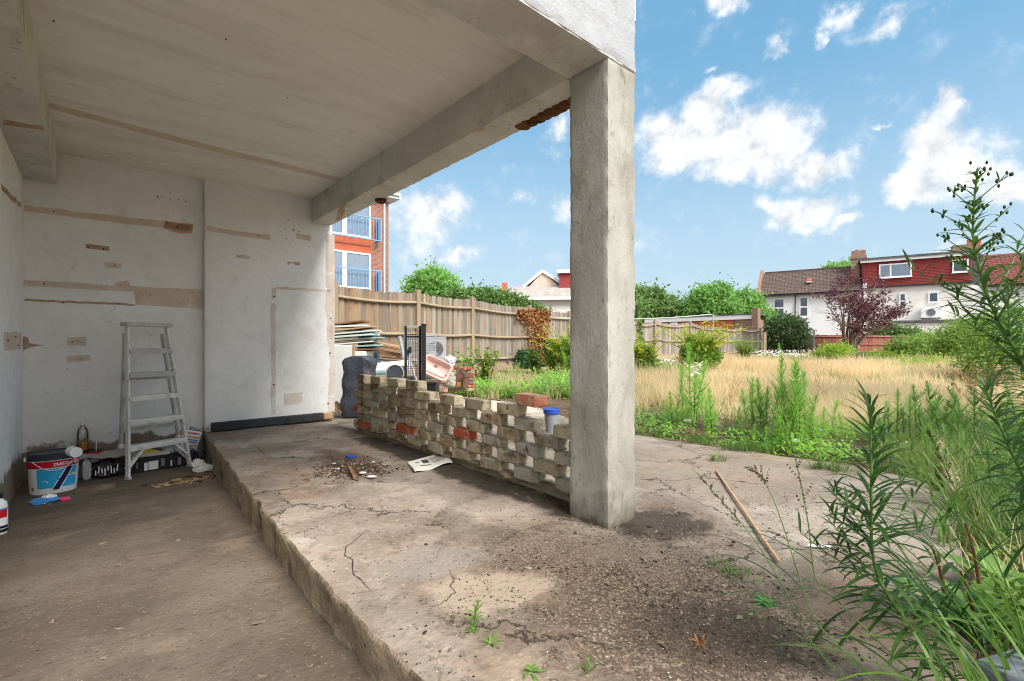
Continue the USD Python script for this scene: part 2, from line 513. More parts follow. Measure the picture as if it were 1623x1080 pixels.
            n[f"zc{i}"] = ("mix", {"color2": col})
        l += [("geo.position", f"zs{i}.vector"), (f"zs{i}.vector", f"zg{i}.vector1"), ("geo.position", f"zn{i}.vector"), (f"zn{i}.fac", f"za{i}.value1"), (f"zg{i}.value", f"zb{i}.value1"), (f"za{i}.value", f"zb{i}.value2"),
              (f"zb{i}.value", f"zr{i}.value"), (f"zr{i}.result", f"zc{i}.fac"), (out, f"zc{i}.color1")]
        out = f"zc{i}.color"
    for i, (col, sc, th, chance) in enumerate(specks):
        n[f"sv{i}"] = ("voronoi_texture", {"scale": sc, "feature": "f1"})
        n[f"st{i}"] = ("math", {"math_type": "less_than", "value2": th})
        n[f"sp{i}"] = ("separate_color", {})
        n[f"sl{i}"] = ("math", {"math_type": "less_than", "value2": chance})
        n[f"sx{i}"] = ("math", {"math_type": "multiply"})
        n[f"sc{i}"] = ("mix", {"color2": col})
        l += [(pos, f"sv{i}.vector"), (f"sv{i}.distance", f"st{i}.value1"), (f"sv{i}.color", f"sp{i}.color"), (f"sp{i}.r", f"sl{i}.value1"), (f"st{i}.value", f"sx{i}.value1"), (f"sl{i}.value", f"sx{i}.value2"), (f"sx{i}.value", f"sc{i}.fac"), (out, f"sc{i}.color1")]
        out = f"sc{i}.color"
    for i, (col, sc, width, gate) in enumerate(cracks):
        n[f"kw{i}"] = ("noise_texture", {"scale": 2.6, "detail": 7.0, "roughness": .65})
        n[f"ks{i}"] = ("vector_math", {"math_type": "scale", "scale": .55})
        n[f"ka{i}"] = ("vector_math", {"math_type": "add"})
        n[f"kv{i}"] = ("voronoi_texture", {"scale": sc, "feature": "distance_to_edge"})
        n[f"kt{i}"] = ("map_range", {"from_min": width * .35, "from_max": width, "to_min": 1.0, "to_max": 0.0, "clamp": True})
        n[f"kn{i}"] = ("noise_texture", {"scale": 1.1, "detail": 3.0})
        n[f"kg{i}"] = ("map_range", {"from_min": gate, "from_max": gate + .06, "to_min": 0.0, "to_max": .9, "clamp": True})
        n[f"kx{i}"] = ("math", {"math_type": "multiply"})
        n[f"kc{i}"] = ("mix", {"color2": col})
        l += [(pos, f"kw{i}.vector"), (f"kw{i}.color", f"ks{i}.vector1"), (pos, f"ka{i}.vector1"), (f"ks{i}.vector", f"ka{i}.vector2"), (f"ka{i}.vector", f"kv{i}.vector"), (f"kv{i}.distance", f"kt{i}.value"),
              (pos, f"kn{i}.vector"), (f"kn{i}.fac", f"kg{i}.value"), (f"kt{i}.result", f"kx{i}.value1"), (f"kg{i}.result", f"kx{i}.value2"), (f"kx{i}.value", f"kc{i}.fac"), (out, f"kc{i}.color1")]
        out = f"kc{i}.color"
    if height:      # rising damp and dirt: (colour, z from, z to)
        col, z0, z1 = height
        n["hs"] = ("separate_xyz", {}); n["hn"] = ("noise_texture", {"scale": 5.0, "detail": 6.0, "roughness": .62})
        n["ha"] = ("math", {"math_type": "multiply_add", "value2": .42, "value3": -.21}); n["hb"] = ("math", {"math_type": "add"})
        n["hr"] = ("map_range", {"from_min": z0, "from_max": z1, "to_min": .92, "to_max": 0.0, "clamp": True}); n["hc"] = ("mix", {"color2": col})
        l += [("geo.position", "hs.vector"), ("geo.position", "hn.vector"), ("hn.fac", "ha.value1"), ("hs.z", "hb.value1"), ("ha.value", "hb.value2"), ("hb.value", "hr.value"), ("hr.result", "hc.fac"), (out, "hc.color1")]
        out = "hc.color"
    l.append((out, "p.base_color"))
    M[name] = usdkit.material(stage, "/World/Looks/" + name, n, l, surface="p.BSDF")


def leafy(name, c1, c2, c3=None, trans=.35, rough=.5, scale=1.2, spec=.35, gain=1.0):
    """Leaves: every leaf its own tone, with light coming through."""
    c3 = c3 or c2
    c1, c2, c3 = (tuple(min(.9, x * gain * .82) for x in c) for c in (c1, c2, c3))
    n = {"geo": ("geometry", {}), "r": ("rgb_ramp", {"ramp": [(0, c1), (.6, c2), (1, c3)]}), "nz": ("noise_texture", {"scale": scale, "detail": 3.0}),
         "mr": ("map_range", {"from_min": .3, "from_max": .7, "to_min": .72, "to_max": 1.28}), "cc": ("combine_xyz", {}), "m": ("mix", {"mix_type": "multiply", "fac": 1.0}),
         "p": ("principled_bsdf", {"roughness": rough, "specular_ior_level": spec}), "t": ("translucent_bsdf", {}), "mc": ("mix_closure", {"fac": trans}),
         "hs": ("hsv", {"saturation": .98, "value": 1.3})}
    l = [("geo.random_per_island", "r.fac"), ("geo.position", "nz.vector"), ("nz.fac", "mr.value"), ("mr.result", "cc.x"), ("mr.result", "cc.y"), ("mr.result", "cc.z"), ("r.color", "m.color1"), ("cc.vector", "m.color2"),
         ("m.color", "p.base_color"), ("m.color", "hs.color"), ("hs.color", "t.color"), ("p.BSDF", "mc.closure1"), ("t.BSDF", "mc.closure2")]
    M[name] = usdkit.material(stage, "/World/Looks/" + name, n, l, surface="mc.closure")


def glassy(name, tint=(.9, .95, 1.0), rough=.03, see=.55):
    n = {"t": ("transparent_bsdf", {"color": tint}), "g": ("glossy_bsdf", {"roughness": rough, "color": (.95, .97, 1)}), "f": ("fresnel", {"IOR": 1.6}),
         "k": ("math", {"math_type": "multiply_add", "value2": 1.0, "value3": 1 - see - .3}), "m": ("mix_closure", {})}
    M[name] = usdkit.material(stage, "/World/Looks/" + name, n, [("f.fac", "k.value1"), ("k.value", "m.fac"), ("t.BSDF", "m.closure1"), ("g.BSDF", "m.closure2")], surface="m.closure")


dark_dirt = S(66, 52, 42)
agg = [S(76, 62, 50), S(98, 82, 66), S(66, 53, 43), S(116, 100, 83), S(84, 69, 56), S(126, 110, 92), S(72, 58, 48), S(104, 87, 72), S(88, 72, 59), S(146, 131, 112), S(80, 66, 54)]
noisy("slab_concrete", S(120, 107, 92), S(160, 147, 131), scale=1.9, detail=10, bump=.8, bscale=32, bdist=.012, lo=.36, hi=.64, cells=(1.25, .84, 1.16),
      over=[(S(104, 87, 70), 1.1, .52, .66, .7), (S(90, 72, 56), 18, .56, .66, .5), (S(178, 163, 143), 34, .58, .66, .5), (S(190, 180, 165), 2.7, .6, .72, .55), (S(96, 77, 60), 3.6, .59, .69, .7), (S(84, 69, 55), 7.0, .58, .7, .6), (S(154, 122, 94), .8, .56, .7, .5)],
      zones=[(S(100, 86, 72), (.45, 1.75, 0), (.7, .62, .5), .6, 6.0), (agg, (.55, 1.55, 0), (.52, .50, .5), .8, 7.0), (agg, (.1, 2.05, 0), (.34, .26, .5), .6, 9.0), (S(70, 58, 47), (.62, 1.45, 0), (.3, .22, .5), .6, 14.0), (S(60, 49, 40), (.72, 2.35, 0), (.28, .22, .5), .9, 9.0),
             (S(44, 36, 29), (*uv(1.5, .06)[:2], 0), (2.0, .17, .5, math.pi - math.atan2(U[1], -U[0])), .9, 5.0), (S(88, 64, 46), (*uv(2.1, -.42)[:2], 0), (.6, .22, .5, 2.28), .7, 6.0),  # first zone: dirt plus occlusion shade painted along the foot of the brick wall
             (S(144, 135, 124), (-.32, 1.95, 0), (.24, .17, .5, .4), .7, 5.0), (S(170, 152, 132), (-.08, 1.72, 0), (.28, .17, .5, .2), .75, 5.0), (S(208, 195, 176), (-.6, 6.9, 0), (1.6, 1.3, .5), .75, 3.0), (S(136, 122, 106), (1.4, 3.4, 0), (1.0, .8, .5), .55, 3.0)],
      specks=[(S(196, 184, 166), 60, .16, .10), (S(60, 50, 42), 48, .2, .16), (S(44, 36, 30), 14, .06, .2), (S(205, 198, 186), 17, .03, .10), (S(150, 112, 86), 46, .14, .05)],
      cracks=[(S(52, 42, 33), 1.25, .012, .47), (S(66, 53, 43), 2.9, .012, .56)])
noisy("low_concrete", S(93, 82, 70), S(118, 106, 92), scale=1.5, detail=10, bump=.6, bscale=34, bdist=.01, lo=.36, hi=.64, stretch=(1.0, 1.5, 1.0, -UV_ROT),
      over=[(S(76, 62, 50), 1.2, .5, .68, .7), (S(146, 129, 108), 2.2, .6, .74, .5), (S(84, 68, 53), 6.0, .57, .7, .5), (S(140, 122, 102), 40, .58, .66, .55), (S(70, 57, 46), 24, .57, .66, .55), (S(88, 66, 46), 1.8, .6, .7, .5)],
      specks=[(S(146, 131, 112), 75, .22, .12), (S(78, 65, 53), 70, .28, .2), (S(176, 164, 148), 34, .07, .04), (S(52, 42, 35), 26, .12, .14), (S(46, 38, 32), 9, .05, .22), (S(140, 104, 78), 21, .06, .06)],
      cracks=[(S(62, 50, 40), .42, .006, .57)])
noisy("step_concrete", S(128, 112, 92), S(168, 152, 128), scale=5, detail=8, bump=.9, bscale=22, bdist=.03,
      over=[(S(84, 70, 56), 4, .52, .66, .8), (S(190, 176, 152), 8, .6, .7, .6), (S(60, 48, 38), 14, .62, .7, .8)], specks=[(S(54, 44, 36), 26, .16, .15)])
noisy("wall_paint", S(225, 225, 223), S(237, 237, 236), scale=2.0, detail=7, bump=.5, bscale=16, bdist=.012, rough=.8,
      over=[(S(196, 188, 176), 1.6, .56, .76, .55), (S(186, 168, 148), 5.5, .64, .74, .55), (S(204, 202, 197), 9, .55, .7, .4), (S(150, 130, 110), 13, .68, .74, .5)],
      specks=[(S(120, 104, 88), 17, .045, .28), (S(70, 58, 48), 8, .024, .3)], height=(S(128, 105, 82), -.005, .03))
noisy("ceiling_paint", S(224, 220, 211), S(235, 232, 224), scale=1.1, detail=8, bump=.07, bscale=9, bdist=.012, rough=.85, stretch=(1.0, 5.0, 1.0, -UV_ROT),
      over=[(S(202, 193, 178), .7, .5, .72, .65), (S(194, 184, 170), 2.2, .57, .7, .45), (S(226, 222, 214), 1.3, .58, .74, .5), (S(176, 164, 148), 7, .62, .72, .4)], specks=[(S(80, 68, 56), 2.4, .012, .5), (S(110, 96, 80), 7, .02, .2)])
noisy("beam_concrete", S(192, 189, 182), S(212, 210, 203), scale=2.6, detail=9, bump=.8, bscale=26, bdist=.014,
      over=[(S(152, 144, 130), 1.8, .52, .68, .65), (S(140, 118, 96), 6.0, .63, .71, .75), (S(222, 219, 212), 4, .56, .68, .5), (S(128, 120, 108), 22, .6, .68, .5)], specks=[(S(70, 58, 48), 9, .03, .25), (S(94, 80, 66), 26, .07, .12)])
noisy("pillar_concrete", S(148, 145, 135), S(174, 171, 161), scale=3.0, detail=9, bump=.6, bscale=38, bdist=.009, stretch=(1, 1, .6),
      over=[(S(124, 118, 104), 2.2, .5, .66, .65), (S(190, 188, 180), 3.4, .58, .7, .55), (S(134, 110, 84), 4.5, .68, .74, .7), (S(100, 93, 80), 9.0, .61, .7, .6), (S(92, 86, 76), 28, .6, .68, .5)], specks=[(S(66, 58, 48), 16, .05, .16), (S(80, 70, 60), 44, .1, .08)],
      cracks=[(S(58, 50, 42), 2.1, .012, .57)], height=(S(84, 74, 61), .0, .14))
noisy("facade_paint", S(158, 160, 163), S(176, 178, 181), scale=3.0, detail=7, bump=.7, bscale=20, bdist=.012,
      over=[(S(134, 131, 125), 3.0, .54, .7, .6), (S(148, 145, 138), 8, .56, .68, .5), (S(120, 110, 98), 14, .66, .72, .5)], specks=[(S(90, 80, 70), 18, .05, .2)], cracks=[(S(62, 54, 47), 2.4, .011, .55)])
noisy("bare_plaster", S(202, 182, 166), S(216, 198, 183), scale=8, bump=.4, bscale=50, bdist=.006, over=[(S(176, 146, 122), 5, .56, .68, .65), (S(134, 104, 84), 16, .64, .72, .6), (S(226, 222, 216), 6, .6, .68, .8)])
noisy("edge_plaster", S(204, 190, 178), S(216, 203, 192), scale=8, bump=.4, bscale=40, bdist=.006, over=[(S(168, 140, 116), 6, .58, .68, .7), (S(120, 96, 78), 14, .64, .7, .6), (S(220, 218, 214), 4, .55, .62, .8)])
noisy("bare_stain", S(194, 152, 118), S(208, 172, 140), scale=10, bump=.4, bscale=50, bdist=.006, over=[(S(110, 72, 48), 12, .56, .68, .8)])
noisy("scar_dirty", S(166, 138, 112), S(190, 164, 140), scale=14, bump=.8, bscale=60, bdist=.01, over=[(S(74, 56, 44), 22, .57, .68, .8), (S(190, 160, 134), 9, .6, .7, .6)])
noisy("hole_dark", S(46, 36, 30), S(74, 58, 46), scale=30)
noisy("rust_void", S(78, 52, 30), S(132, 86, 44), scale=16, bump=1, bscale=40, bdist=.02, over=[(S(34, 26, 20), 9, .5, .62, .9)])
brick_over = [(S(98, 80, 58), 9, .52, .66, .8), (S(208, 196, 170), 7, .58, .68, .55), (S(52, 42, 32), 24, .58, .66, .85), (S(58, 48, 38), 4, .56, .64, .75)]
noisy("brick_cream", S(164, 149, 122), S(190, 176, 150), scale=9, detail=8, bump=.7, bscale=60, bdist=.008, over=brick_over, rand=(.82, 1.1))
noisy("brick_grey", S(146, 138, 122), S(178, 170, 152), scale=9, detail=8, bump=.7, bscale=60, bdist=.008, over=brick_over, rand=(.82, 1.1))
noisy("brick_stained", S(128, 112, 88), S(166, 148, 118), scale=9, detail=8, bump=.7, bscale=60, bdist=.008, over=brick_over, rand=(.82, 1.1))
noisy("brick_red", S(150, 76, 52), S(176, 96, 66), scale=16, bump=.8, bscale=40, bdist=.01, over=[(S(190, 176, 150), 10, .55, .62, .85), (S(96, 56, 42), 20, .6, .7, .6)])
noisy("brick_loose", S(186, 110, 82), S(202, 132, 104), scale=16, bump=.8, bscale=40, bdist=.01, over=[(S(204, 180, 154), 6, .5, .6, .8), (S(130, 76, 56), 22, .6, .7, .5)])
noisy("mortar", S(128, 116, 96), S(160, 148, 126), scale=14, bump=1, bscale=40, bdist=.015, over=[(S(76, 64, 50), 16, .56, .68, .8)])
noisy("skirting", S(42, 44, 48), S(60, 62, 66), scale=6, rough=.6, over=[(S(110, 92, 74), 16, .6, .7, .5)])
noisy("soil", S(78, 60, 46), S(116, 94, 72), scale=1.6, detail=9, bump=1, bscale=18, bdist=.05, over=[(S(52, 40, 32), 2.2, .5, .65, .8), (S(150, 130, 98), 1.1, .56, .7, .5)], specks=[(S(180, 170, 156), 14, .09, .12), (S(150, 104, 80), 17, .08, .08)], zones=[(S(190, 166, 122), (9.5, 15.5, 0), (12.5, 9.6, 9.0), .85, 1.2)])
noisy("meadow_ground", S(150, 128, 88), S(176, 152, 108), scale=.9, detail=8, bump=1, bscale=14, bdist=.05, over=[(S(84, 96, 46), .35, .52, .66, .8), (S(104, 84, 60), 1.6, .56, .68, .6)])
noisy("pebble_pale", S(150, 134, 114), S(180, 164, 142), scale=30, island=(.6, 1.15))
noisy("pebble_dark", S(104, 90, 76), S(136, 118, 100), scale=30, island=(.5, 1.3))
noisy("dirt_crumbs", S(60, 46, 36), S(92, 72, 56), scale=30, island=(.6, 1.5))
for k, (a, b) in enumerate([((132, 115, 96), (152, 134, 114)), ((136, 123, 108), (156, 143, 127)), ((130, 119, 105), (150, 139, 124)), ((138, 113, 87), (157, 132, 105)), ((140, 132, 121), (160, 152, 140))]):
    noisy(f"fence_wood_{'abcde'[k]}", S(*a), S(*b), scale=1.3, detail=7, bump=.35, bscale=12, bdist=.008, stretch=(9, 9, .9), over=[(S(*(np.array(a) - 48)), 2.0, .55, .7, .65)], rand=(.52, 1.06))
for k, (a, b) in enumerate([((136, 128, 118), (158, 149, 139)), ((126, 119, 111), (147, 139, 130)), ((146, 136, 123), (166, 157, 144))]):
    noisy(f"grey_pale_{'abc'[k]}", S(*a), S(*b), scale=1.3, detail=7, bump=.35, bscale=12, bdist=.008, stretch=(9, 9, .9), over=[(S(*(np.array(a) - 48)), 2.0, .55, .7, .65)], rand=(.6, 1.06))
noisy("fence_post", S(138, 121, 100), S(160, 144, 122), scale=1.3, detail=7, bump=.4, bscale=12, bdist=.008, stretch=(9, 9, .9), over=[(S(120, 108, 92), 2.0, .57, .72, .6)])
noisy("red_fence", S(148, 92, 80), S(170, 112, 98), scale=1.2, stretch=(9, 9, .9), rand=(.85, 1.1), bump=.3, bscale=12)
noisy("wood_new", S(170, 134, 98), S(188, 154, 118), scale=2, stretch=(6, 6, 1.2), bump=.2, over=[(S(150, 104, 64), 3, .6, .7, .5)])
noisy("wood_split", S(196, 156, 116), S(220, 188, 150), scale=6, bump=.4, bscale=30, over=[(S(140, 96, 62), 9, .56, .7, .6)], island=(.7, 1.1))
noisy("board_white", S(214, 214, 206), S(228, 228, 222), scale=4, bump=.15, over=[(S(176, 168, 152), 6, .62, .72, .5)])
noisy("board_mint", S(186, 204, 196), S(204, 218, 210), scale=6, bump=.15, over=[(S(150, 140, 120), 8, .62, .72, .5)])
noisy("board_teal", S(140, 172, 168), S(164, 192, 188), scale=6, bump=.15, over=[(S(150, 140, 120), 8, .62, .72, .5)])
noisy("board_brown", S(128, 90, 62), S(158, 116, 84), scale=6, bump=.2)
noisy("bag_blue", S(70, 84, 106), S(88, 102, 124), scale=5, rough=.38, spec=.5, bump=.5, bscale=14, bdist=.03)
noisy("bag_black", S(58, 62, 70), S(74, 78, 88), scale=5, rough=.42, spec=.5, bump=.6, bscale=11, bdist=.03)
noisy("metal_black", S(38, 40, 44), S(50, 52, 56), scale=12, rough=.5, bump=.1)
noisy("metal_grey", S(150, 152, 156), S(176, 178, 182), scale=12, rough=.4, bump=.1)
noisy("steel", S(200, 201, 203), S(214, 215, 217), scale=8, rough=.42, metal=.6, bump=.05, over=[(S(150, 146, 140), 9, .58, .7, .5)])
noisy("pink_ceramic", S(222, 178, 168), S(232, 194, 184), scale=3, rough=.25, spec=.5, bump=.05, over=[(S(176, 140, 128), 8, .64, .74, .6)])
noisy("white_ceramic", S(222, 220, 214), S(234, 232, 228), scale=3, rough=.3, spec=.5, bump=.05, over=[(S(170, 160, 146), 8, .64, .74, .6)])
noisy("pot_brown", S(98, 70, 60), S(120, 88, 76), scale=6, rough=.6)
noisy("rag_white", S(204, 204, 200), S(224, 224, 222), scale=9, bump=.5, bscale=40, over=[(S(160, 152, 140), 9, .6, .7, .5)])
noisy("sheet_grey", S(158, 152, 144), S(184, 178, 170), scale=7, rough=.5, bump=.3, bscale=30, over=[(S(112, 102, 92), 9, .56, .7, .6)])
noisy("paper", S(206, 202, 190), S(222, 218, 208), scale=6, bump=.1)
noisy("ink_grey", S(116, 116, 114), S(140, 140, 138), scale=30, bump=0)
noisy("ink_dark", S(60, 62, 64), S(80, 82, 82), scale=40, bump=0)
noisy("alu_paint", S(212, 210, 203), S(228, 226, 221), scale=9, rough=.5, bump=.3, bscale=50, over=[(S(150, 146, 138), 11, .56, .68, .7), (S(96, 90, 82), 26, .63, .7, .6)])
noisy("alu_bare", S(168, 167, 165), S(190, 189, 186), scale=14, rough=.45, bump=.2, over=[(S(206, 204, 198), 9, .54, .64, .8)])
for nm, c, r in [("plastic_white", (216, 217, 216), .35), ("lid_dark", (36, 50, 58), .42), ("label_red", (186, 22, 34), .35), ("label_cyan", (44, 164, 214), .35), ("label_navy", (18, 26, 66), .35), ("label_white", (226, 227, 228), .35), ("bucket_grey", (122, 124, 128), .4),
                 ("plastic_yellow", (232, 200, 30), .4), ("plastic_orange", (226, 116, 40), .45), ("plastic_blue", (34, 66, 148), .4), ("film_blue", (70, 150, 214), .3), ("film_pink", (220, 70, 120), .3), ("plastic_black", (26, 26, 28), .45), ("rail_blue", (110, 156, 196), .45),
                 ("frame_white", (228, 229, 230), .4), ("pipe_black", (36, 38, 42), .5), ("label_blue", (64, 110, 178), .4), ("tape_silver", (180, 182, 186), .3), ("oil_amber", (196, 128, 20), .2), ("vent_cream", (206, 204, 194), .5), ("pot_green", (116, 140, 130), .5)]:
    noisy(nm, S(*c), S(*[min(250, x * 1.07 + 3) for x in c]), scale=7, rough=r, spec=.45, bump=.06, bscale=30, over=[(S(*[x * .78 + 18 for x in c]), 11, .6, .72, .4)])
noisy("render_white", S(238, 239, 240), S(246, 246, 247), scale=.8, bump=.3, bscale=14, over=[(S(206, 206, 202), 1.1, .58, .74, .4)])
noisy("render_cream", S(230, 227, 220), S(238, 235, 229), scale=.8, bump=.3, bscale=14, over=[(S(186, 176, 162), 1.1, .58, .74, .4)])
noisy("roof_tile", S(94, 79, 73), S(118, 101, 93), scale=3, bump=.4, rand=(.8, 1.15), over=[(S(92, 84, 78), 1.3, .52, .68, .6), (S(150, 130, 116), 5, .58, .7, .5)])
noisy("roof_tile_red", S(104, 56, 54), S(124, 70, 66), scale=3, bump=.4, rand=(.85, 1.12), over=[(S(110, 66, 62), 2.3, .52, .68, .6)])
noisy("tile_hung_red", S(140, 60, 60), S(158, 74, 72), scale=3, bump=.3, rand=(.86, 1.1), over=[(S(150, 46, 46), 2.3, .52, .68, .5)])
noisy("slate_grey", S(150, 144, 138), S(170, 164, 158), scale=2, bump=.5, bscale=9, over=[(S(126, 120, 114), 3, .52, .68, .6)], rand=(.9, 1.08))
noisy("chimney_brick", S(136, 108, 92), S(164, 138, 120), scale=6, bump=.6, bscale=16, over=[(S(100, 84, 74), 6, .55, .66, .6)], rand=(.85, 1.1))
noisy("terracotta", S(186, 106, 78), S(200, 124, 96), scale=6)
noisy("panel_orange", S(178, 92, 64), S(190, 104, 76), scale=3, bump=.1)
noisy("curtain", S(232, 235, 237), S(242, 244, 245), scale=3, stretch=(16, 16, .4), bump=.4, bscale=4, bdist=.05)
noisy("dark_room", S(92, 104, 112), S(120, 132, 138), scale=2)
noisy("bark", S(104, 88, 72), S(134, 116, 96), scale=7, bump=.8, stretch=(4, 4, .8))
noisy("leaf_dead", S(168, 104, 56), S(206, 150, 96), scale=14, rough=.7, island=(.55, 1.2))
noisy("roof_felt", S(84, 84, 88), S(110, 110, 112), scale=3)
noisy("edging_stone", S(176, 140, 124), S(196, 164, 148), scale=6, bump=.6, over=[(S(120, 98, 84), 9, .55, .68, .6)])
noisy("paving_grey", S(104, 110, 118), S(124, 130, 138), scale=6, bump=.3)
noisy("stem_green", S(78, 112, 46), S(104, 136, 62), scale=20, rough=.6, bump=.1)
noisy("stem_red", S(96, 58, 44), S(120, 78, 56), scale=20, rough=.6, bump=.1)
noisy("stem_dry", S(150, 118, 80), S(176, 144, 100), scale=20, rough=.8, bump=.1)
noisy("seed_brown", S(70, 66, 36), S(104, 92, 54), scale=40, rough=.8, island=(.7, 1.3))
noisy("petal_white", S(236, 236, 230), S(244, 244, 240), scale=20, rough=.7, bump=0)
# brickwork of the far flats: courses too fine to build
_n = {"geo": ("geometry", {}), "vr": ("mapping", {"mapping_type": "point", "rotation": (0, 0, -UV_ROT)}), "sep": ("separate_xyz", {}), "cmb": ("combine_xyz", {}),
      "b": ("brick_texture", {"color1": S(158, 82, 54), "color2": S(92, 54, 46), "mortar": S(158, 144, 132), "scale": 1.0, "mortar_size": .012, "brick_width": .225, "row_height": .075, "bias": -.2}),
      "p": ("principled_bsdf", {"roughness": .85}), "bp": ("bump", {"strength": .5, "distance": .01})}
M["flats_brick"] = usdkit.material(stage, "/World/Looks/flats_brick", _n, [("geo.position", "vr.vector"), ("vr.vector", "sep.vector"), ("sep.x", "cmb.x"), ("sep.z", "cmb.y"), ("cmb.vector", "b.vector"), ("b.color", "p.base_color"), ("b.fac", "bp.height"), ("bp.normal", "p.normal")], surface="p.BSDF")
leafy("leaf_weed", S(112, 150, 60), S(142, 176, 80), S(164, 192, 98), trans=.42, gain=1.85)
leafy("leaf_weed_deep", S(92, 124, 56), S(122, 150, 74), S(150, 172, 92), trans=.4, gain=1.7)
leafy("leaf_front", S(70, 102, 46), S(98, 130, 66), S(142, 164, 92), trans=.42, rough=.42, scale=9)
leafy("blade_green", S(92, 126, 48), S(122, 154, 64), S(148, 174, 84), trans=.42, rough=.42, scale=8, gain=1.15)
leafy("blade_deep", S(52, 92, 34), S(74, 116, 44), S(96, 136, 54), trans=.36, rough=.42, scale=8)
leafy("grass_dry", S(228, 206, 164), S(244, 226, 190), S(250, 240, 214), trans=.5, rough=.8, scale=.5)
leafy("grass_green", S(126, 144, 72), S(158, 168, 96), S(192, 190, 128), trans=.4, scale=.7, gain=1.25)
leafy("leaf_lime", S(136, 162, 58), S(166, 188, 78), S(190, 204, 102), trans=.42, scale=.8, gain=1.3)
leafy("leaf_golden", S(156, 160, 52), S(186, 186, 66), S(204, 204, 96), trans=.42, scale=1.0, gain=1.75)
leafy("leaf_bramble", S(114, 142, 62), S(146, 170, 82), S(170, 188, 106), trans=.4, scale=.8, gain=1.5)
leafy("leaf_tree", S(92, 126, 62), S(120, 150, 82), S(148, 172, 106), trans=.38, scale=.5, gain=2.3)
leafy("leaf_tree_soft", S(104, 130, 74), S(132, 154, 92), S(150, 166, 108), trans=.38, scale=.5, gain=1.8)
leafy("leaf_hedge", S(76, 100, 50), S(104, 126, 64), S(132, 148, 84), trans=.3, scale=.9, gain=2.1)
leafy("leaf_shrub", S(70, 90, 54), S(94, 112, 68), S(112, 126, 82), trans=.3, scale=.9, gain=1.45)
leafy("leaf_ivy", S(42, 78, 40), S(64, 104, 52), S(84, 124, 62), trans=.25, scale=2, gain=1.3)
leafy("leaf_purple", S(92, 50, 60), S(124, 70, 78), S(146, 92, 94), trans=.35, scale=.8, gain=1.5)
leafy("leaf_rosette", S(96, 146, 76), S(124, 166, 98), S(140, 180, 116), trans=.35, scale=6)
glassy("window_glass", see=.7)
glassy("bottle_clear", tint=(.96, .96, .94), rough=.12, see=.68)
# ---------------------------------------------------------------- ground, slab, lower floor
from scipy.spatial import Delaunay


def sstep(a, b, x):
    t = np.clip((np.asarray(x, float) - a) / (b - a), 0, 1)
    return t * t * (3 - 2 * t)


def gz(x, y):
    x, y = np.asarray(x, float), np.asarray(y, float)
    r = np.hypot(x, y)
    return -.035 + .16 * sstep(5.5, 15, r) + .05 * (meshkit.fbm(np.stack([x * .8, y * .8, x * 0], -1), 3, 5) - .5) * sstep(2.0, 5, r)


def ground(x, y):
    return np.array([x, y, float(gz(x, y))])


_l = np.concatenate([-np.geomspace(380, 12, 22), [-8.0, -5, -2.5, 0, 2, 4.45], np.arange(5.2, 30, .55), np.geomspace(31, 380, 22)])
_k = np.concatenate([-np.geomspace(380, 12, 22), [-8.0, -5, -2.7, -.97], np.arange(-.5, 28, .55), np.geomspace(29, 380, 22)])
LU, LV = np.meshgrid(_l, _k, indexing="ij")
G = P0 + LU[..., None] * U + LV[..., None] * V
G[..., 2] = gz(G[..., 0], G[..., 1])
_i = np.arange(LU.size).reshape(LU.shape)
q = np.stack([_i[:-1, :-1], _i[:-1, 1:], _i[1:, 1:], _i[1:, :-1]], -1)
cu, cv = (LU[:-1, :-1] + LU[1:, 1:]) / 2, (LV[:-1, :-1] + LV[1:, 1:]) / 2
keep = ~((cu > -8) & (cu < 4.45) & (cv > -8) & (cv < -.97))
single("ground", (G.reshape(-1, 3), q[keep]), "soil", kind="structure", smooth=True)

# concrete slab with its broken step edge
step_line = [uv(4.24, -1.03), uv(3.95, -1.03), uv(2.33, -1.11), uv(1.2, -1.165), uv(.33, -1.195), uv(-.6, -1.2), uv(-3.2, -1.2)]
edge_top = jitter_poly(np.array([p[:2] for p in step_line]), .03, .013, 3, closed=False)
outer = jitter_poly(np.array([[2.9, -.6], [1.05, .7], [1.1, 1.1], [1.38, 1.47], [1.72, 1.86], [2.5, 2.75], [2.62, 3.2], [2.4, 3.5], [1.75, 4.1], [1.2, 4.6], [.7, 5.7], [.17, 7.0], [-1.3, 8.4], [-2.6, 8.2], [-3.4, 7.2], [*uv(4.45, .3)[:2]]]), .08, .07, 9, closed=False)
ring = np.vstack([edge_top, outer[:], uv(4.24, .3)[None, :2]])
poly = sg.Polygon(ring).buffer(0)
xs, ys = np.meshgrid(np.arange(-5, 4, .034), np.arange(-3, 9, .034))
inner = np.stack([xs.ravel(), ys.ravel()], 1)
inner = inner + np.random.default_rng(4).uniform(-.008, .008, inner.shape)
near = np.hypot(inner[:, 0], inner[:, 1] - 2) < 3.6
inner = inner[near | (np.random.default_rng(5).random(len(inner)) < .25)]
inner = inner[shapely.contains_xy(poly.buffer(-.02), inner[:, 0], inner[:, 1])]
pts2 = np.vstack([ring, inner])
tri = Delaunay(pts2).simplices
cen = pts2[tri].mean(1)
tri = tri[shapely.contains_xy(poly, cen[:, 0], cen[:, 1])]
a = pts2[tri]
neg = np.cross(a[:, 1] - a[:, 0], a[:, 2] - a[:, 0]) < 0
tri[neg] = tri[neg][:, ::-1]


def slab_z(x, y):
    p = np.stack([np.asarray(x) * 2.2, np.asarray(y) * 2.2, np.zeros(np.shape(x))], -1)
    return (meshkit.fbm(p, 4, 8) - .5) * .022 + (meshkit.fbm(p * 7, 3, 18) - .5) * .007


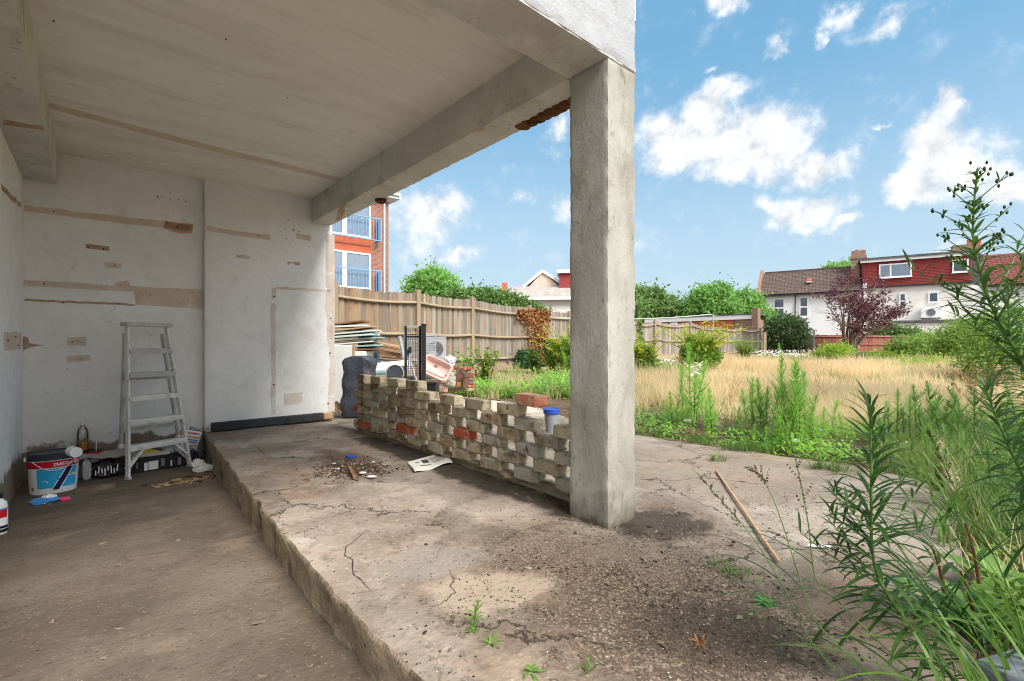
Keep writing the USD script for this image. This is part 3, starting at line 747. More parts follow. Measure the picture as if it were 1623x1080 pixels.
slab = T("concrete_slab", None, None, kind="structure")
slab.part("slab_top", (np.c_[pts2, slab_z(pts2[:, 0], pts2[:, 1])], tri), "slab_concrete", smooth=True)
o3 = np.c_[outer, slab_z(outer[:, 0], outer[:, 1])]
slab.part("slab_edge", grid_sheet(np.stack([o3, o3 * [1, 1, 0] + [0, 0, -.12]])), "slab_concrete")
# the step face
rows = []
nst = len(edge_top)
e3 = np.c_[edge_top, slab_z(edge_top[:, 0], edge_top[:, 1])]
for k, (dz, push) in enumerate([(0, 0), (-.012, .012), (-.05, .004), (-.11, 0), (-.17, -.004), (-.24, .006), (-.34, .02)]):
    r = e3.copy()
    r[:, 2] = (e3[:, 2] if k < 2 else 0) + dz
    nz = (meshkit.fbm(np.c_[edge_top * 12, np.full(nst, k * .9)], 4, 31) - .5) * (.022 if k else 0)
    r = r + (-V) * (push * .9 + nz)[:, None]
    rows.append(r)
slab.part("step_face", grid_sheet(np.stack(rows)), "step_concrete", smooth=60)
# cracks standing open in the slab
for ci, line in enumerate([[(582, 842), (562, 856), (547, 867), (546, 882), (558, 889), (562, 911), (578, 929), (597, 944)], [(391, 698), (409, 711), (427, 729)], [(523, 820), (552, 812), (566, 806)]]):
    c = jitter_poly(np.array([gp(*p)[:2] for p in line]), .012, .012, 70 + ci, closed=False)
    t = np.gradient(c, axis=0); t /= np.linalg.norm(t, axis=1, keepdims=True)
    s = np.stack([-t[:, 1], t[:, 0]], 1)
    w = (.0018 * np.sin(np.linspace(.2, 2.94, len(c))) * (.5 + meshkit.noise(np.c_[c * 30, c[:, :1] * 0], 3)))[:, None]
    z = slab_z(c[:, 0], c[:, 1])[:, None] + .004
    slab.part("crack", grid_sheet(np.stack([np.hstack([c + s * w, z]), np.hstack([c - s * w, z])])), "hole_dark")

# the lower floor, with a square pit
pu, pv = (3.39, 3.61), (-1.96, -1.70)
fu = np.unique(np.r_[np.linspace(-7.8, 0, 30), np.linspace(0, 4.26, 90), pu]); fv = np.unique(np.r_[np.linspace(-7.8, -2.4, 14), np.linspace(-2.4, -1.0, 36), pv])
FU, FV = np.meshgrid(fu, fv, indexing="ij")
Pf = P0 + FU[..., None] * U + FV[..., None] * V
Pf[..., 2] = EYE - 1.02 - .0286 * FU + (meshkit.fbm(np.stack([FU * 2, FV * 2, FU * 0], -1), 4, 12) - .5) * .014
ii = np.arange(FU.size).reshape(FU.shape)
q = np.stack([ii[:-1, :-1], ii[:-1, 1:], ii[1:, 1:], ii[1:, :-1]], -1)[..., ::-1]
q = q[..., ::-1]
cu, cv = (FU[:-1, :-1] + FU[1:, 1:]) / 2, (FV[:-1, :-1] + FV[1:, 1:]) / 2
q = q[~((cu > pu[0]) & (cu < pu[1]) & (cv > pv[0]) & (cv < pv[1]))]
lowf = T("concrete_floor", None, None, kind="structure")
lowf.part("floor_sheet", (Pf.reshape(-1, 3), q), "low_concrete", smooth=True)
zf = low_z(3.5)
for (a0, a1, b0, b1) in ((pu[0] - .02, pu[0], *pv), (pu[1], pu[1] + .02, *pv), (*pu, pv[0] - .02, pv[0]), (*pu, pv[1], pv[1] + .02)):
    lowf.part("pit_side", uvbox(a0, a1, b0, b1, zf - .14, zf - .008), "step_concrete")
lowf.part("pit_bottom", uvbox(*pu, *pv, zf - .16, zf - .10), "dirt_crumbs")

# ---------------------------------------------------------------- the open concrete building


def rough_uvbox(u0, u1, v0, v1, z0, z1, step=.03, amp=.004, chip=.012, seed=0, skip=()):
    lo, hi = np.array([u0, v0, z0], float), np.array([u1, v1, z1], float)
    vs, fs, n = [], [], 0
    for ax in range(3):
        o = [k for k in range(3) if k != ax]
        for sgn in (0, 1):
            if (ax, sgn) in skip:
                continue
            g = [np.linspace(lo[k], hi[k], max(2, int((hi[k] - lo[k]) / step) + 1)) for k in o]
            A, B = np.meshgrid(*g, indexing="ij")
            p = np.empty(A.shape + (3,))
            p[..., o[0]], p[..., o[1]], p[..., ax] = A, B, (lo, hi)[sgn][ax]
            v, f = grid_sheet(p)
            e1, e2 = np.eye(3)[o[0]], np.eye(3)[o[1]]
            if (np.cross(e1, e2)[ax] > 0) == (sgn == 1):
                f = f[:, ::-1]
            vs.append(v); fs.append(f + n); n += len(v)
    v, f = np.vstack(vs), np.vstack(fs)
    onlo, onhi = v < lo + 1e-6, v > hi - 1e-6
    cnt = (onlo | onhi).sum(1)
    c = chip * np.clip(meshkit.fbm(v * 14, 4, seed) * 2.2 - .62, 0, 1.4)
    d = np.where(onlo, 1.0, 0) - np.where(onhi, 1.0, 0)
    v2 = v + d * (np.where(cnt > 1, c, 0) + .0015 * (cnt > 1))[:, None]
    nz = np.stack([meshkit.fbm(v * 6 + k * 9, 4, seed + k) - .5 for k in range(3)], 1) * 2 * amp
    v2 = v2 + nz * np.where(d != 0, 1, 0)
    w = P0 + v2[:, :1] * U + v2[:, 1:2] * V + np.array([0, 0, 1.0]) * v2[:, 2:]
    return w, f


CZ, BZ = 2.51, 2.242
bd = T("concrete_building", "open ground floor of a white painted concrete building with a corner pillar", "building")
pil = bd.part("pillar", rough_uvbox(0, .248, 0, .2236, -.02, BZ, .016, .0012, .005, 1), "pillar_concrete", smooth=50, label="weathered square concrete corner pillar")
bm1 = bd.part("beam", rough_uvbox(.262, 4.15, 0, .2236, BZ, CZ + .06, .03, .003, .006, 2), "beam_concrete", smooth=50, label="beam running from the pillar to the back wall")
bm2 = bd.part("beam", rough_uvbox(0, .26, -3.4, .2236, BZ + .001, CZ + .07, .03, .003, .005, 3), "beam_concrete", smooth=50, label="beam over the open front")
bm3 = bd.part("beam", rough_uvbox(.27, 4.23, -2.31, -2.08, BZ, CZ + .08, .04, .003, .005, 4), "beam_concrete", smooth=50, label="beam along the left wall")
ceil = bd.part("ceiling", uvbox(.0, 4.5, -3.4, .2236, CZ + .001, CZ + .22), "ceiling_paint")
bd.part("facade_wall", rough_uvbox(-.006, .25, -3.4, .2276, BZ + .004, 5.6, .035, .003, .010, 5, skip=((0, 1),)), "facade_paint", smooth=50)
bd.part("side_wall", uvbox(.26, 4.5, .0, .2256, CZ + .23, 5.6), "facade_paint")
bwl = bd.part("back_wall", rough_uvbox(4.24, 4.5, -2.55, -1.021, -.5, CZ + .09, .05, .006, .003, 6), "wall_paint", smooth=50)
bwr = bd.part("back_wall", rough_uvbox(4.16, 4.5, -1.02, .25, -.06, CZ + .1, .04, .005, .009, 7), "wall_paint", smooth=50)
lw = bd.part("left_wall", rough_uvbox(.3, 4.24, -2.55, -2.29, -.5, CZ + .11, .05, .006, .003, 8), "wall_paint", smooth=50)
bd.part("side_wall", uvbox(.26, .5, -3.4, -2.56, -.5, CZ), "wall_paint")


def plane_hit(px, py, n, c):
    d = np.array([(px - 811.5) / F, 1.0, (545.0 - py) / F])
    e = np.array([0, 0, EYE])
    return e + d * ((c - (e - P0) @ n) / (d @ n))


def scar(parent, pix, n, c, mat="bare_plaster", proud=.0022, step=.012, amp=.008, seed=0, name="bare_strip"):
    """A patch where the paint is gone: outline given in the photograph, laid on the wall plane."""
    P = np.array([plane_hit(x, y, n, c) for x, y in pix])
    nrm = n / np.linalg.norm(n)
    facing = nrm if nrm @ (np.array([0, 0, EYE]) - P[0]) > 0 else -nrm
    ax = np.array([1.0, 0, 0]) if abs(nrm[2]) > .9 else np.cross([0, 0, 1.0], facing)
    ay = np.cross(facing, ax)
    o = P[0]
    p2 = np.stack([(P - o) @ ax, (P - o) @ ay], 1)
    p2 = jitter_poly(p2, step, amp, seed)
    v, f = plate(p2, proud, (o, ax, ay, facing))
    return bd.part(name, (v, f), mat, parent=parent)


Zn = np.array([0, 0, 1.0])
k = 0
for (wall, n, c, pix, mat) in [
        (bwl, U, 4.24, [(37, 326), (305, 357), (305, 368), (37, 335)], "bare_plaster"),
        (bwl, U, 4.24, [(262, 351), (305, 355), (305, 371), (275, 368), (258, 362)], "bare_stain"),
        (bwl, U, 4.24, [(37, 445), (180, 452), (184, 446), (204, 446), (207, 454), (321, 459), (321, 490), (216, 484), (212, 463), (37, 454)], "bare_plaster"),
        (bwl, U, 4.24, [(37, 475), (213, 482), (213, 485), (37, 478.5)], "scar_dirty"),
        (bwl, U, 4.24, [(134, 388), (172, 391), (172, 398), (134, 394)], "scar_dirty"), (bwl, U, 4.24, [(165, 416), (192, 418), (192, 426), (165, 424)], "bare_plaster"),
        (bwl, U, 4.24, [(107, 535), (136, 535), (136, 549), (107, 547)], "bare_plaster"), (bwl, U, 4.24, [(106, 565), (142, 563), (142, 572), (107, 576)], "bare_plaster"),
        (bwl, U, 4.24, [(36, 534), (44, 536), (46, 545), (70, 548), (44, 552), (36, 555)], "scar_dirty"),
        (bwr, U, 4.16, [(328, 359), (428, 373), (428, 381), (328, 366)], "bare_plaster"),
        (bwr, U, 4.16, [(430, 457), (437, 458), (437, 656), (430, 657)], "edge_plaster"), (bwr, U, 4.16, [(437, 455), (524, 460), (524, 463), (437, 459)], "edge_plaster"),
        (bwr, U, 4.16, [(450, 624), (480, 622), (477, 632), (479, 636), (462, 642), (450, 644)], "edge_plaster"), (bwr, U, 4.16, [(374, 403), (396, 406), (395, 411), (374, 409)], "bare_plaster"),
        (bwr, U, 4.16, [(470, 371), (492, 374), (492, 382), (470, 379)], "bare_plaster"), (bwr, U, 4.16, [(454, 415), (476, 416), (476, 421), (456, 420)], "bare_stain"),
        (bwr, U, 4.16, [(518, 372), (530, 372), (531, 652), (519, 652), (522, 560), (516, 480)], "edge_plaster"),
        (lw, V, -2.29, [(6, 526), (33, 527), (33, 553), (6, 556)], "bare_plaster"), (lw, V, -2.29, [(2, 293), (14, 305), (33, 321), (33, 328), (12, 312), (2, 301)], "scar_dirty"),
        (ceil, Zn, CZ, [(78, 163), (300, 222), (542, 283), (542, 289), (300, 231), (78, 172)], "bare_plaster"),
        (bm3, Zn, BZ, [(6, 190), (71, 203), (71, 207), (6, 198)], "scar_dirty"),
        (bm1, Zn, BZ, [(536, 330), (548, 324), (543, 345), (532, 351)], "scar_dirty"), (bm1, Zn, BZ, [(748, 210), (768, 202), (770, 208), (752, 216)], "bare_plaster")]:
    k += 1
    scar(wall, pix, n, c + (.001 if c == CZ else 0), mat, seed=40 + k, amp=.011 if mat != "scar_dirty" else .014)
hrng = np.random.default_rng(77)
for (wall, n, c, dots) in [(bwl, U, 4.24, [(86, 335), (250, 312), (256, 313), (270, 316), (282, 317), (294, 320), (281, 360), (160, 455), (192, 452), (100, 480), (115, 542), (124, 541), (130, 543), (128, 568), (140, 393), (164, 395), (182, 421), (306, 464), (70, 450), (239, 532), (107, 585)]),
                           (bwr, U, 4.16, [(349, 365), (410, 374), (452, 363), (457, 350), (465, 365), (474, 367), (454, 378), (464, 381), (434, 470), (434, 520), (434, 560), (434, 610), (380, 407), (520, 640), (385, 405), (523, 560), (524, 505)]),
                           (lw, V, -2.29, [(24, 534), (12, 540), (28, 548)]), (ceil, Zn, CZ + .001, [(85, 33), (455, 155), (358, 62)])]:
    for (x, y) in dots:
        r = hrng.uniform(.8, 1.7)
        a = np.arange(7) * 2 * np.pi / 7
        scar(wall, [(x + r * math.cos(t), y + r * .8 * math.sin(t)) for t in a], n, c, "hole_dark", proud=.0045, step=1, amp=.001, name="screw_hole")
# rotten void in the underside of the beam by the pillar, and a small lump further along
vv = []
rr = np.random.default_rng(8)
for i, s in enumerate(np.linspace(.30, .80, 9)):
    vv.append(move(trimesh.creation.icosphere(2, 1.0), uv(s, .175 + .02 * rr.random(), BZ - .002)))
    v, f = VF(trimesh.creation.icosphere(2, 1.0))
    v = v * [.05, .042, .014 + .022 * (1 - abs(i - 3) / 6) * rr.random()] 
    v = v * (1 + .5 * (meshkit.fbm(v * 40 + i, 3, i) - .5))[:, None]
    vv[-1] = (v + uv(s, .185, BZ - .004), f)
bd.part("rotten_edge", cat_m(*vv), "rust_void", parent=bm1)
v, f = VF(trimesh.creation.icosphere(2, 1.0))
v = v * [.06, .05, .035] * (1 + .5 * (meshkit.fbm(v * 2, 3, 4) - .5))[:, None]
bd.part("rotten_edge", (v + plane_hit(604, 317, V, .2), f), "rust_void", parent=bm1)

# skirting lying at the foot of the back wall
sk = T("skirting_pipe", "long black skirting pipe lying along the foot of the back wall on the slab", "pipe", uv(4.1, -.4, .02))
sk.part("pipe", uvbox(4.085, 4.15, -.97, .12, .012, .095, .008), "skirting")
sk.part("broken_end", uvbox(4.09, 4.145, .122, .235, .014, .09, .01), "wood_new", label="splintered wooden end")

# ---------------------------------------------------------------- things on the lower floor
lf, rf = gl(203, 761), gl(301, 740)


def on_ladder(t, side):
    top = [np.array([*uv(3.86, -1.63)[:2], EYE + .155]), np.array([*uv(4.00, -1.345)[:2], EYE + .155])]
    bot = [lf + [0, 0, .005], rf + [0, 0, .005]]
    return top[side] + (bot[side] - top[side]) * t


ld = T("step_ladder", "paint splashed aluminium stepladder with five treads standing against the back wall", "stepladder", (lf + rf) / 2)
acr = on_ladder(.5, 1) - on_ladder(.5, 0); acr[2] = 0; acr /= np.linalg.norm(acr)
fwd = np.cross(acr, [0, 0, 1.0])
if fwd @ (-(lf + rf)) < 0:
    fwd = -fwd
for s in (0, 1):
    ld.part("front_rail", bar(on_ladder(0, s), on_ladder(1, s), .019, .05, up=fwd, c=.004), "alu_paint")
    ld.part("rubber_foot", bar(on_ladder(.985, s), on_ladder(1.002, s), .025, .056, up=fwd), "alu_bare")
for t, mt in ((.163, "alu_bare"), (.325, "alu_bare"), (.48, "alu_paint"), (.635, "alu_paint"), (.80, "alu_paint")):
    a, b = on_ladder(t, 0), on_ladder(t, 1)
    tr = ld.part("tread", bar(a - fwd * .01, b - fwd * .01, .085, .022, c=.004), mt)
    ld.part("tread_lip", bar(a + fwd * .036 + [0, 0, -.016], b + fwd * .036 + [0, 0, -.016], .012, .034, c=.003), mt, parent=tr)
ld.part("top_cap", bar(on_ladder(0, 0) - acr * .03 + [0, 0, .012], on_ladder(0, 1) + acr * .03 + [0, 0, .012], .11, .035, c=.006), "alu_bare")
for s in (0, 1):   # struts under the last tread
    sg_ = 1 if s == 0 else -1
    ld.part("strut", bar(on_ladder(.92, s) + fwd * .02, on_ladder(.815, s) + acr * sg_ * .11 + fwd * .02, .018, .02), "alu_paint")
    ld.part("strut", bar(on_ladder(.94, s) - fwd * .03, on_ladder(.82, s) + acr * sg_ * .12 - fwd * .03, .018, .02), "alu_bare")
for s in (0, 1):   # rear legs
    tp = on_ladder(.05, s) - fwd * .06 + acr * (-.012 if s else .012)
    bt = on_ladder(.80, s) - fwd * .16 + acr * (.035 if s else .03)
    ld.part("rear_leg", bar(tp, bt, .02, .035, up=fwd, c=.003), "alu_bare")
    ld.part("rear_foot", bar(bt + [0, 0, .012], bt - [0, 0, .03], .035, .045, up=fwd, c=.006), "rag_white")
for t in (.36, .70):
    ld.part("rear_brace", bar(on_ladder(t, 0) - fwd * .09, on_ladder(t, 1) - fwd * .09, .014, .03), "alu_bare")


def oval(a, b, taper, th0, th1, z0, z1, off=0.0, shear=0.0, nt=24, nz=4):
    """Part of a tapered oval wall: theta from th0 to th1 (0 faces local +x), z from z0 to z1."""
    z = np.linspace(z0, z1, nz)
    th = np.linspace(th0, th1, nt)
    TH, Z = np.meshgrid(th, z)
    TH = TH + shear * (Z - z0)
    k = 1 + taper * Z
    return grid_sheet(np.stack([(a * k + off) * np.cos(TH), (b * k + off) * np.sin(TH), Z], -1))


def oval_text(text, h, a, b, taper, th, z, off, depth=.0012, bold=True, vertical=False, flip=1):
    v, f = VF(meshkit.text_mesh(text, h * .95, depth, bold))
    x, y = v[:, 0].copy(), v[:, 1].copy()
    if vertical:
        x, y = -y, x
    k = 1 + taper * (z + y)
    t = th + x / b
    return np.stack([(a * k + off + v[:, 2]) * np.cos(t), (b * k + off + v[:, 2]) * np.sin(t), z + y], 1), f


def lathe_oval(prof, a, b, seg=40):
    """prof: (scale, z)."""
    return revolve(prof, seg, a, b)


bp = gl(85, 779)
bk = T("paint_bucket", "large oval white paint bucket with dark lid, red band and blue label", "bucket", bp + [0, 0, .004], rz=math.radians(-52), local=True)
A, B, TP = .10, .132, .42
bk.part("body", cat_m(lathe_oval([(0, 0), (.97, 0), (1, .006), (1 + TP * .265, .265), (1.02 + TP * .265, .268), (0, .268)], A, B)), "plastic_white", smooth=40)
bk.part("red_band", oval(A, B, TP, -1.75, 1.75, .196, .246, .0015), "label_red")
bk.part("blue_panel", oval(A, B, TP, -.62, 1.12, .045, .19, .0015), "label_cyan")
bk.part("white_stripe", oval(A, B, TP, -.02, .34, .030, .192, .0022, shear=3.7), "label_white")
bk.part("navy_stripe", oval(A, B, TP, .02, .29, .030, .192, .003, shear=3.7), "label_navy")
bk.part("navy_stripe", oval(A, B, TP, .48, .95, .120, .142, .003), "label_navy")
bk.part("navy_stripe", oval(A, B, TP, .22, .55, .104, .112, .003), "label_navy")
bk.part("navy_tab", oval(A, B, TP, -1.45, -1.2, .168, .192, .0015), "label_navy")
bk.part("lettering", oval_text("IMEGA VIE", .024, A, B, TP, .06, .208, .002), "label_white", label="white capital letters on the red band")
bk.part("lettering", oval_text("ADM", .022, A, B, TP, .62, .120, .0034), "label_white", label="white capital letters on the blue label")
bk.part("grey_square", oval(A, B, TP, -.98, -.82, .030, .056, .0015), "ink_grey")
bk.part("curl_mark", tube([((A * (1 + TP * z) + .002) * math.cos(t), (B * (1 + TP * z) + .002) * math.sin(t), z) for t, z in ((-.38, .094), (-.3, .1), (-.2, .096), (-.14, .084))], .0022, 5), "label_white")
lid = bk.part("lid", lathe_oval([(0, .25), (1.10, .25), (1.14, .252), (1.15, .275), (1.14, .298), (1.09, .302), (1.06, .294), (.3, .292), (0, .292)], A, B), "lid_dark", smooth=40)
bk.part("handle", tube([((A * 1.1 + .012) * math.cos(t), (B * 1.1 + .012) * math.sin(t), .252 - .075 * math.sin((t + .75) / 1.75 * math.pi)) for t in np.linspace(-.75, 1.0, 16)], .003, 6), "plastic_white")
bk.part("handle_tag", rbox(((A * 1.12) * math.cos(-1.35), (B * 1.12) * math.sin(-1.35), .262), (.014, .03, .034), c=.004), "label_white")
ltop = bp + [0, 0, .299]

# rolled white paper on the lid
rp = at(117, 714, 3.50)
R_ = rotz(math.radians(58))
rl = T("paper_roll", "white paper roll lying on the dark lid of the large paint bucket", "roll", (rp[0], rp[1], ltop[2]), rz=math.radians(150), local=True)
vr, fr = revolve([(0, 0), (.018, 0), (.018, .004), (.031, .004), (.033, 0), (.036, .002), (.036, .094), (.033, .096), (0, .096)], 24)
rl.part("roll", (np.stack([vr[:, 2] - .048, vr[:, 0], vr[:, 1] + .036], 1), fr[:, ::-1]), "label_white", smooth=40)
rl.part("end_disc", move((np.stack([VF(revolve([(0, 0), (.024, 0), (.024, .002), (0, .002)], 20))[0][:, 2], *VF(revolve([(0, 0), (.024, 0), (.024, .002), (0, .002)], 20))[0][:, :2].T], 1), VF(revolve([(0, 0), (.024, 0), (.024, .002), (0, .002)], 20))[1]), (-.0505, 0, .036)), "plastic_white")

# grey bucket behind
gp2 = gl(132, 755)
gb = T("paint_bucket", "smaller grey paint bucket with red rim and black lettering behind the large white one", "bucket", gp2 + [0, 0, .004], rz=math.radians(-48), local=True)
A2, B2 = .09, .118
gb.part("body", lathe_oval([(0, 0), (.96, 0), (1, .006), (1.07, .185), (0, .185)], A2, B2), "bucket_grey", smooth=40)
gb.part("red_rim", lathe_oval([(1.05, .170), (1.10, .172), (1.11, .19), (1.10, .205), (1.02, .206)], A2, B2), "label_red", smooth=40)
gb.part("lid", lathe_oval([(0, .195), (1.04, .198), (1.05, .207), (1.0, .208), (.95, .203), (0, .203)], A2, B2), "plastic_black", smooth=40)
gb.part("label", oval(A2, B2, .35, .42, 1.5, .02, .16, .0015), "label_white")
for zz in (.042, .075, .108, .14):
    gb.part("label_line", oval(A2, B2, .35, .72, 1.48, zz, zz + .006, .0025), "ink_dark")
gb.part("lettering", oval_text("LBU", .032, A2, B2, .35, .66, .035, .0028, vertical=True), "ink_dark", label="upright dark letters down the label")

# bottle of amber oil standing on the grey bucket
bo = at(131, 722, np.linalg.norm(gp2[1]) + .03)
ob = T("oil_bottle", "clear plastic bottle with amber liquid in the bottom and a white cap", "bottle", (bo[0], bo[1], gp2[2] + .212), local=True)
KQ = .72
ob.part("shell", revolve([(0, 0), (.05, 0), (.055, .006), (.055, .03), (.053, .035), (.055, .04), (.055, .075), (.053, .08), (.055, .085), (.055, .125), (.053, .13), (.055, .135), (.052, .165), (.04, .195), (.02, .212), (.018, .232)], 28, KQ, KQ), "bottle_clear", smooth=40)
ob.part("liquid", revolve([(0, .004), (.049, .004), (.052, .01), (.0515, .07), (0, .07)], 24, KQ, KQ), "oil_amber", smooth=40)
ob.part("cap", revolve([(0, .226), (.022, .226), (.022, .248), (.020, .252), (0, .252)], 20, KQ, KQ), "plastic_white", smooth=40)

# blue and pink crumpled wrapper by the bucket
wp = gl(79, 797)
w_ = T("crumpled_wrapper", "crumpled blue plastic wrapper with a pink end on the floor before the large bucket", "wrapper", wp, rz=math.radians(25), local=True)


def crumple(rx, ry, rz_, seed, sub=3, rough=.42, freq=1.7):
    v, f = VF(trimesh.creation.icosphere(sub, 1.0))
    k = 1 + rough * (np.abs(meshkit.fbm(v * freq, 4, seed) - .5) * 3 - .5)
    v = v * k[:, None] * [rx, ry, rz_]
    v[:, 2] = np.maximum(v[:, 2], -rz_ * .8) + rz_ * .8
    return v, f


w_.part("blue_film", move(crumple(.085, .042, .026, 3), (-.03, 0, 0)), "film_blue")
w_.part("clear_film", move(crumple(.05, .034, .03, 4), (-.01, .012, .004)), "label_white")
w_.part("pink_film", move(crumple(.036, .024, .016, 5), (.075, .012, 0)), "film_pink")

# bottle cut by the left edge of the picture
eb = gl(-3, 846)
e_ = T("plastic_bottle", "white plastic bottle with black cap and red label at the left wall", "bottle", eb, rz=math.radians(-38), local=True)
e_.part("shell", revolve([(0, 0), (.052, 0), (.056, .008), (.056, .15), (.05, .178), (.024, .2), (.022, .206), (0, .206)], 28, KQ, KQ), "plastic_white", smooth=40)
e_.part("cap", revolve([(0, .203), (.027, .203), (.027, .228), (.024, .232), (0, .232)], 20, KQ, KQ), "plastic_black", smooth=40)
for nm, mt, z0, z1, t0, t1 in (("red_label", "label_red", .095, .14, -.1, .9), ("blue_label", "label_navy", .035, .05, -.9, 1.1), ("white_label", "label_white", .05, .095, -.6, 1.1), ("black_band", "plastic_black", .012, .03, -1.5, 1.5), ("blue_label", "label_blue", .14, .148, -.6, 1.2)):
    e_.part(nm, oval(.0403, .0403, 0, t0, t1, z0, z1, .0015), mt)

# decorating clutter behind the ladder


def floor_box(name, label, cat, uu, vv, size, rz, mat, z=None, c=.006):
    p = uv(uu, vv); p[2] = low_z(uu) if z is None else z
    t = T(name, label, cat, p, rz=rz, local=True)
    t.part("body", rbox((0, 0, size[2] / 2), size, c=c), mat)
    return t


tr = floor_box("paint_tray", "black plastic crate with pale printing behind the stepladder", "crate", 4.02, -1.42, (.62, .2, .12), UV_ROT + .05, "plastic_black")
for i in range(9):
    tr.part("print_mark", rbox((-.27 + i * .062, -.1015, .045 + .01 * (i % 3)), (.012 + .014 * (i % 2), .002, .05 + .02 * (i % 2))), "ink_grey" if i % 3 else "label_white")
tr.part("white_sticker", rbox((-.03, -.1025, .05), (.07, .003, .075)), "label_white")
pb = floor_box("plastic_bag", "black rubble bag with pale printing left of the stepladder", "bag", 3.93, -1.76, (.02, .02, .02), UV_ROT, "plastic_black")
pb.part("sack", move(crumple(.12, .08, .085, 9), (0, 0, 0)), "plastic_black")
for i in range(8):
    pb.part("print_mark", rbox((-.075 + .02 * i, -.082 - .006 * math.sin(i), .06 + .012 * ((i * 5) % 3)), (.008, .004, .04 + .02 * ((i * 3) % 2)), rot([0, 1, 0], .08 * math.sin(i * 2.0))), "label_white")
pb.part("silver_neck", move(crumple(.035, .03, .1, 11), (-.13, -.02, 0)), "tape_silver")
xs, ys = np.meshgrid(np.linspace(-.2, .2, 26), np.linspace(-.11, .11, 16), indexing="ij")
zz = .165 + .06 * meshkit.fbm(np.stack([xs * 9, ys * 9, xs * 0], -1), 4, 3) - .1 * np.clip(np.abs(xs + .05) - .12, 0, 1) - .35 * np.clip(-.03 - ys, 0, 1) ** 1.2
st_ = T("plastic_sheet", "dusty grey plastic sheet draped over the bags left of the stepladder", "plastic sheet", uv(3.97, -1.76, low_z(3.97)), rz=UV_ROT, local=True)
st_.part("sheet", thicken(grid_sheet(np.stack([xs, ys, zz], -1)), .003), "sheet_grey", smooth=50)
wr = T("roller_frame", "bent white wire roller handle sticking up behind the grey plastic sheet", "roller frame", uv(4.1, -1.80, low_z(4.1)), rz=UV_ROT, local=True)
wr.part("wire", tube([(-.03, 0, .16), (-.03, 0, .32), (-.02, 0, .335), (.1, -.01, .365), (.2, -.02, .38)], .005, 6), "plastic_white")
tz = low_z(4.02) + .124
ft = T("filler_tube", "grey sealant tube standing on the black crate", "tube", uv(4.0, -1.60, tz), local=True)
ft.part("tube", revolve([(0, 0), (.017, 0), (.017, .12), (.013, .125), (0, .125)], 18), "vent_cream", smooth=40)
ft.part("nozzle_cap", revolve([(0, .125), (.018, .125), (.016, .14), (0, .14)], 14), "plastic_black", smooth=40)
yw = T("yellow_packet", "yellow and white packet lying on the black crate", "packet", uv(3.99, -1.46, tz), rz=UV_ROT, local=True)
pk = trimesh.convex.convex_hull(np.array([(-.09, -.03, 0), (.14, -.03, 0), (-.09, .05, 0), (.14, .05, 0), (-.09, .04, .085), (-.09, .01, .085), (.13, .0, .014)]))
yw.part("packet", pk, "plastic_yellow")
yw.part("white_band", rbox((.03, -.033, .018), (.22, .004, .03)), "label_white")
rg = T("crumpled_rag", "crumpled grey and white rag with a dark hole on the black crate", "rag", uv(4.03, -1.31, tz), rz=UV_ROT, local=True)
rg.part("cloth", cat_m(move(crumple(.07, .05, .04, 21), (0, 0, 0)), move(crumple(.035, .035, .03, 22), (-.05, -.02, .05)), move(crumple(.05, .03, .02, 23), (.07, -.01, 0))), "rag_white")
rg.part("dark_opening", move(trimesh.creation.icosphere(2, .013), (-.056, -.052, .088)), "hole_dark")
ox = T("powder_box", "orange and white filler packet leaning behind the stepladder on the right", "packet", uv(4.10, -1.15, low_z(4.1) + .11), rz=UV_ROT + .1, local=True)
Rl = rot([0, 1, 0], .28) @ rot([1, 0, 0], -.1)
ox.part("packet", rbox((0, 0, .095), (.16, .055, .19), Rl, c=.012), "label_white")
ox.part("orange_side", move(rbox((-.083, 0, 0), (.03, .058, .192), c=.008), (0, 0, .095), Rl), "plastic_orange")
for zz, mt, ww in ((.07, "label_red", .1), (.035, "plastic_orange", .11), (.008, "label_blue", .1), (-.014, "label_blue", .09), (-.045, "plastic_orange", .11), (-.068, "label_blue", .08)):
    ox.part("print_band", move(rbox((.008, -.0295, zz), (ww, .003, .011)), (0, 0, .095), Rl), mt)
gsk = T("green_sack", "grey green sack slumped behind the orange and white packet", "sack", uv(4.14, -1.12, low_z(4.1) + .02), rz=UV_ROT, local=True)
gsk.part("sack", move(crumple(.09, .05, .17, 31), (0, 0, 0)), "pot_green")
tis = gl(320, 748)
ti = T("plastic_bag", "crumpled white and pale green plastic bag at the foot of the step", "bag", tis, rz=.6, local=True)
ti.part("film", cat_m(move(crumple(.075, .055, .04, 41), (0, 0, 0)), move(crumple(.05, .05, .05, 42), (-.03, .0, .03))), "rag_white")
ti.part("green_film", move(crumple(.06, .05, .03, 43), (.06, .01, 0)), "board_mint")


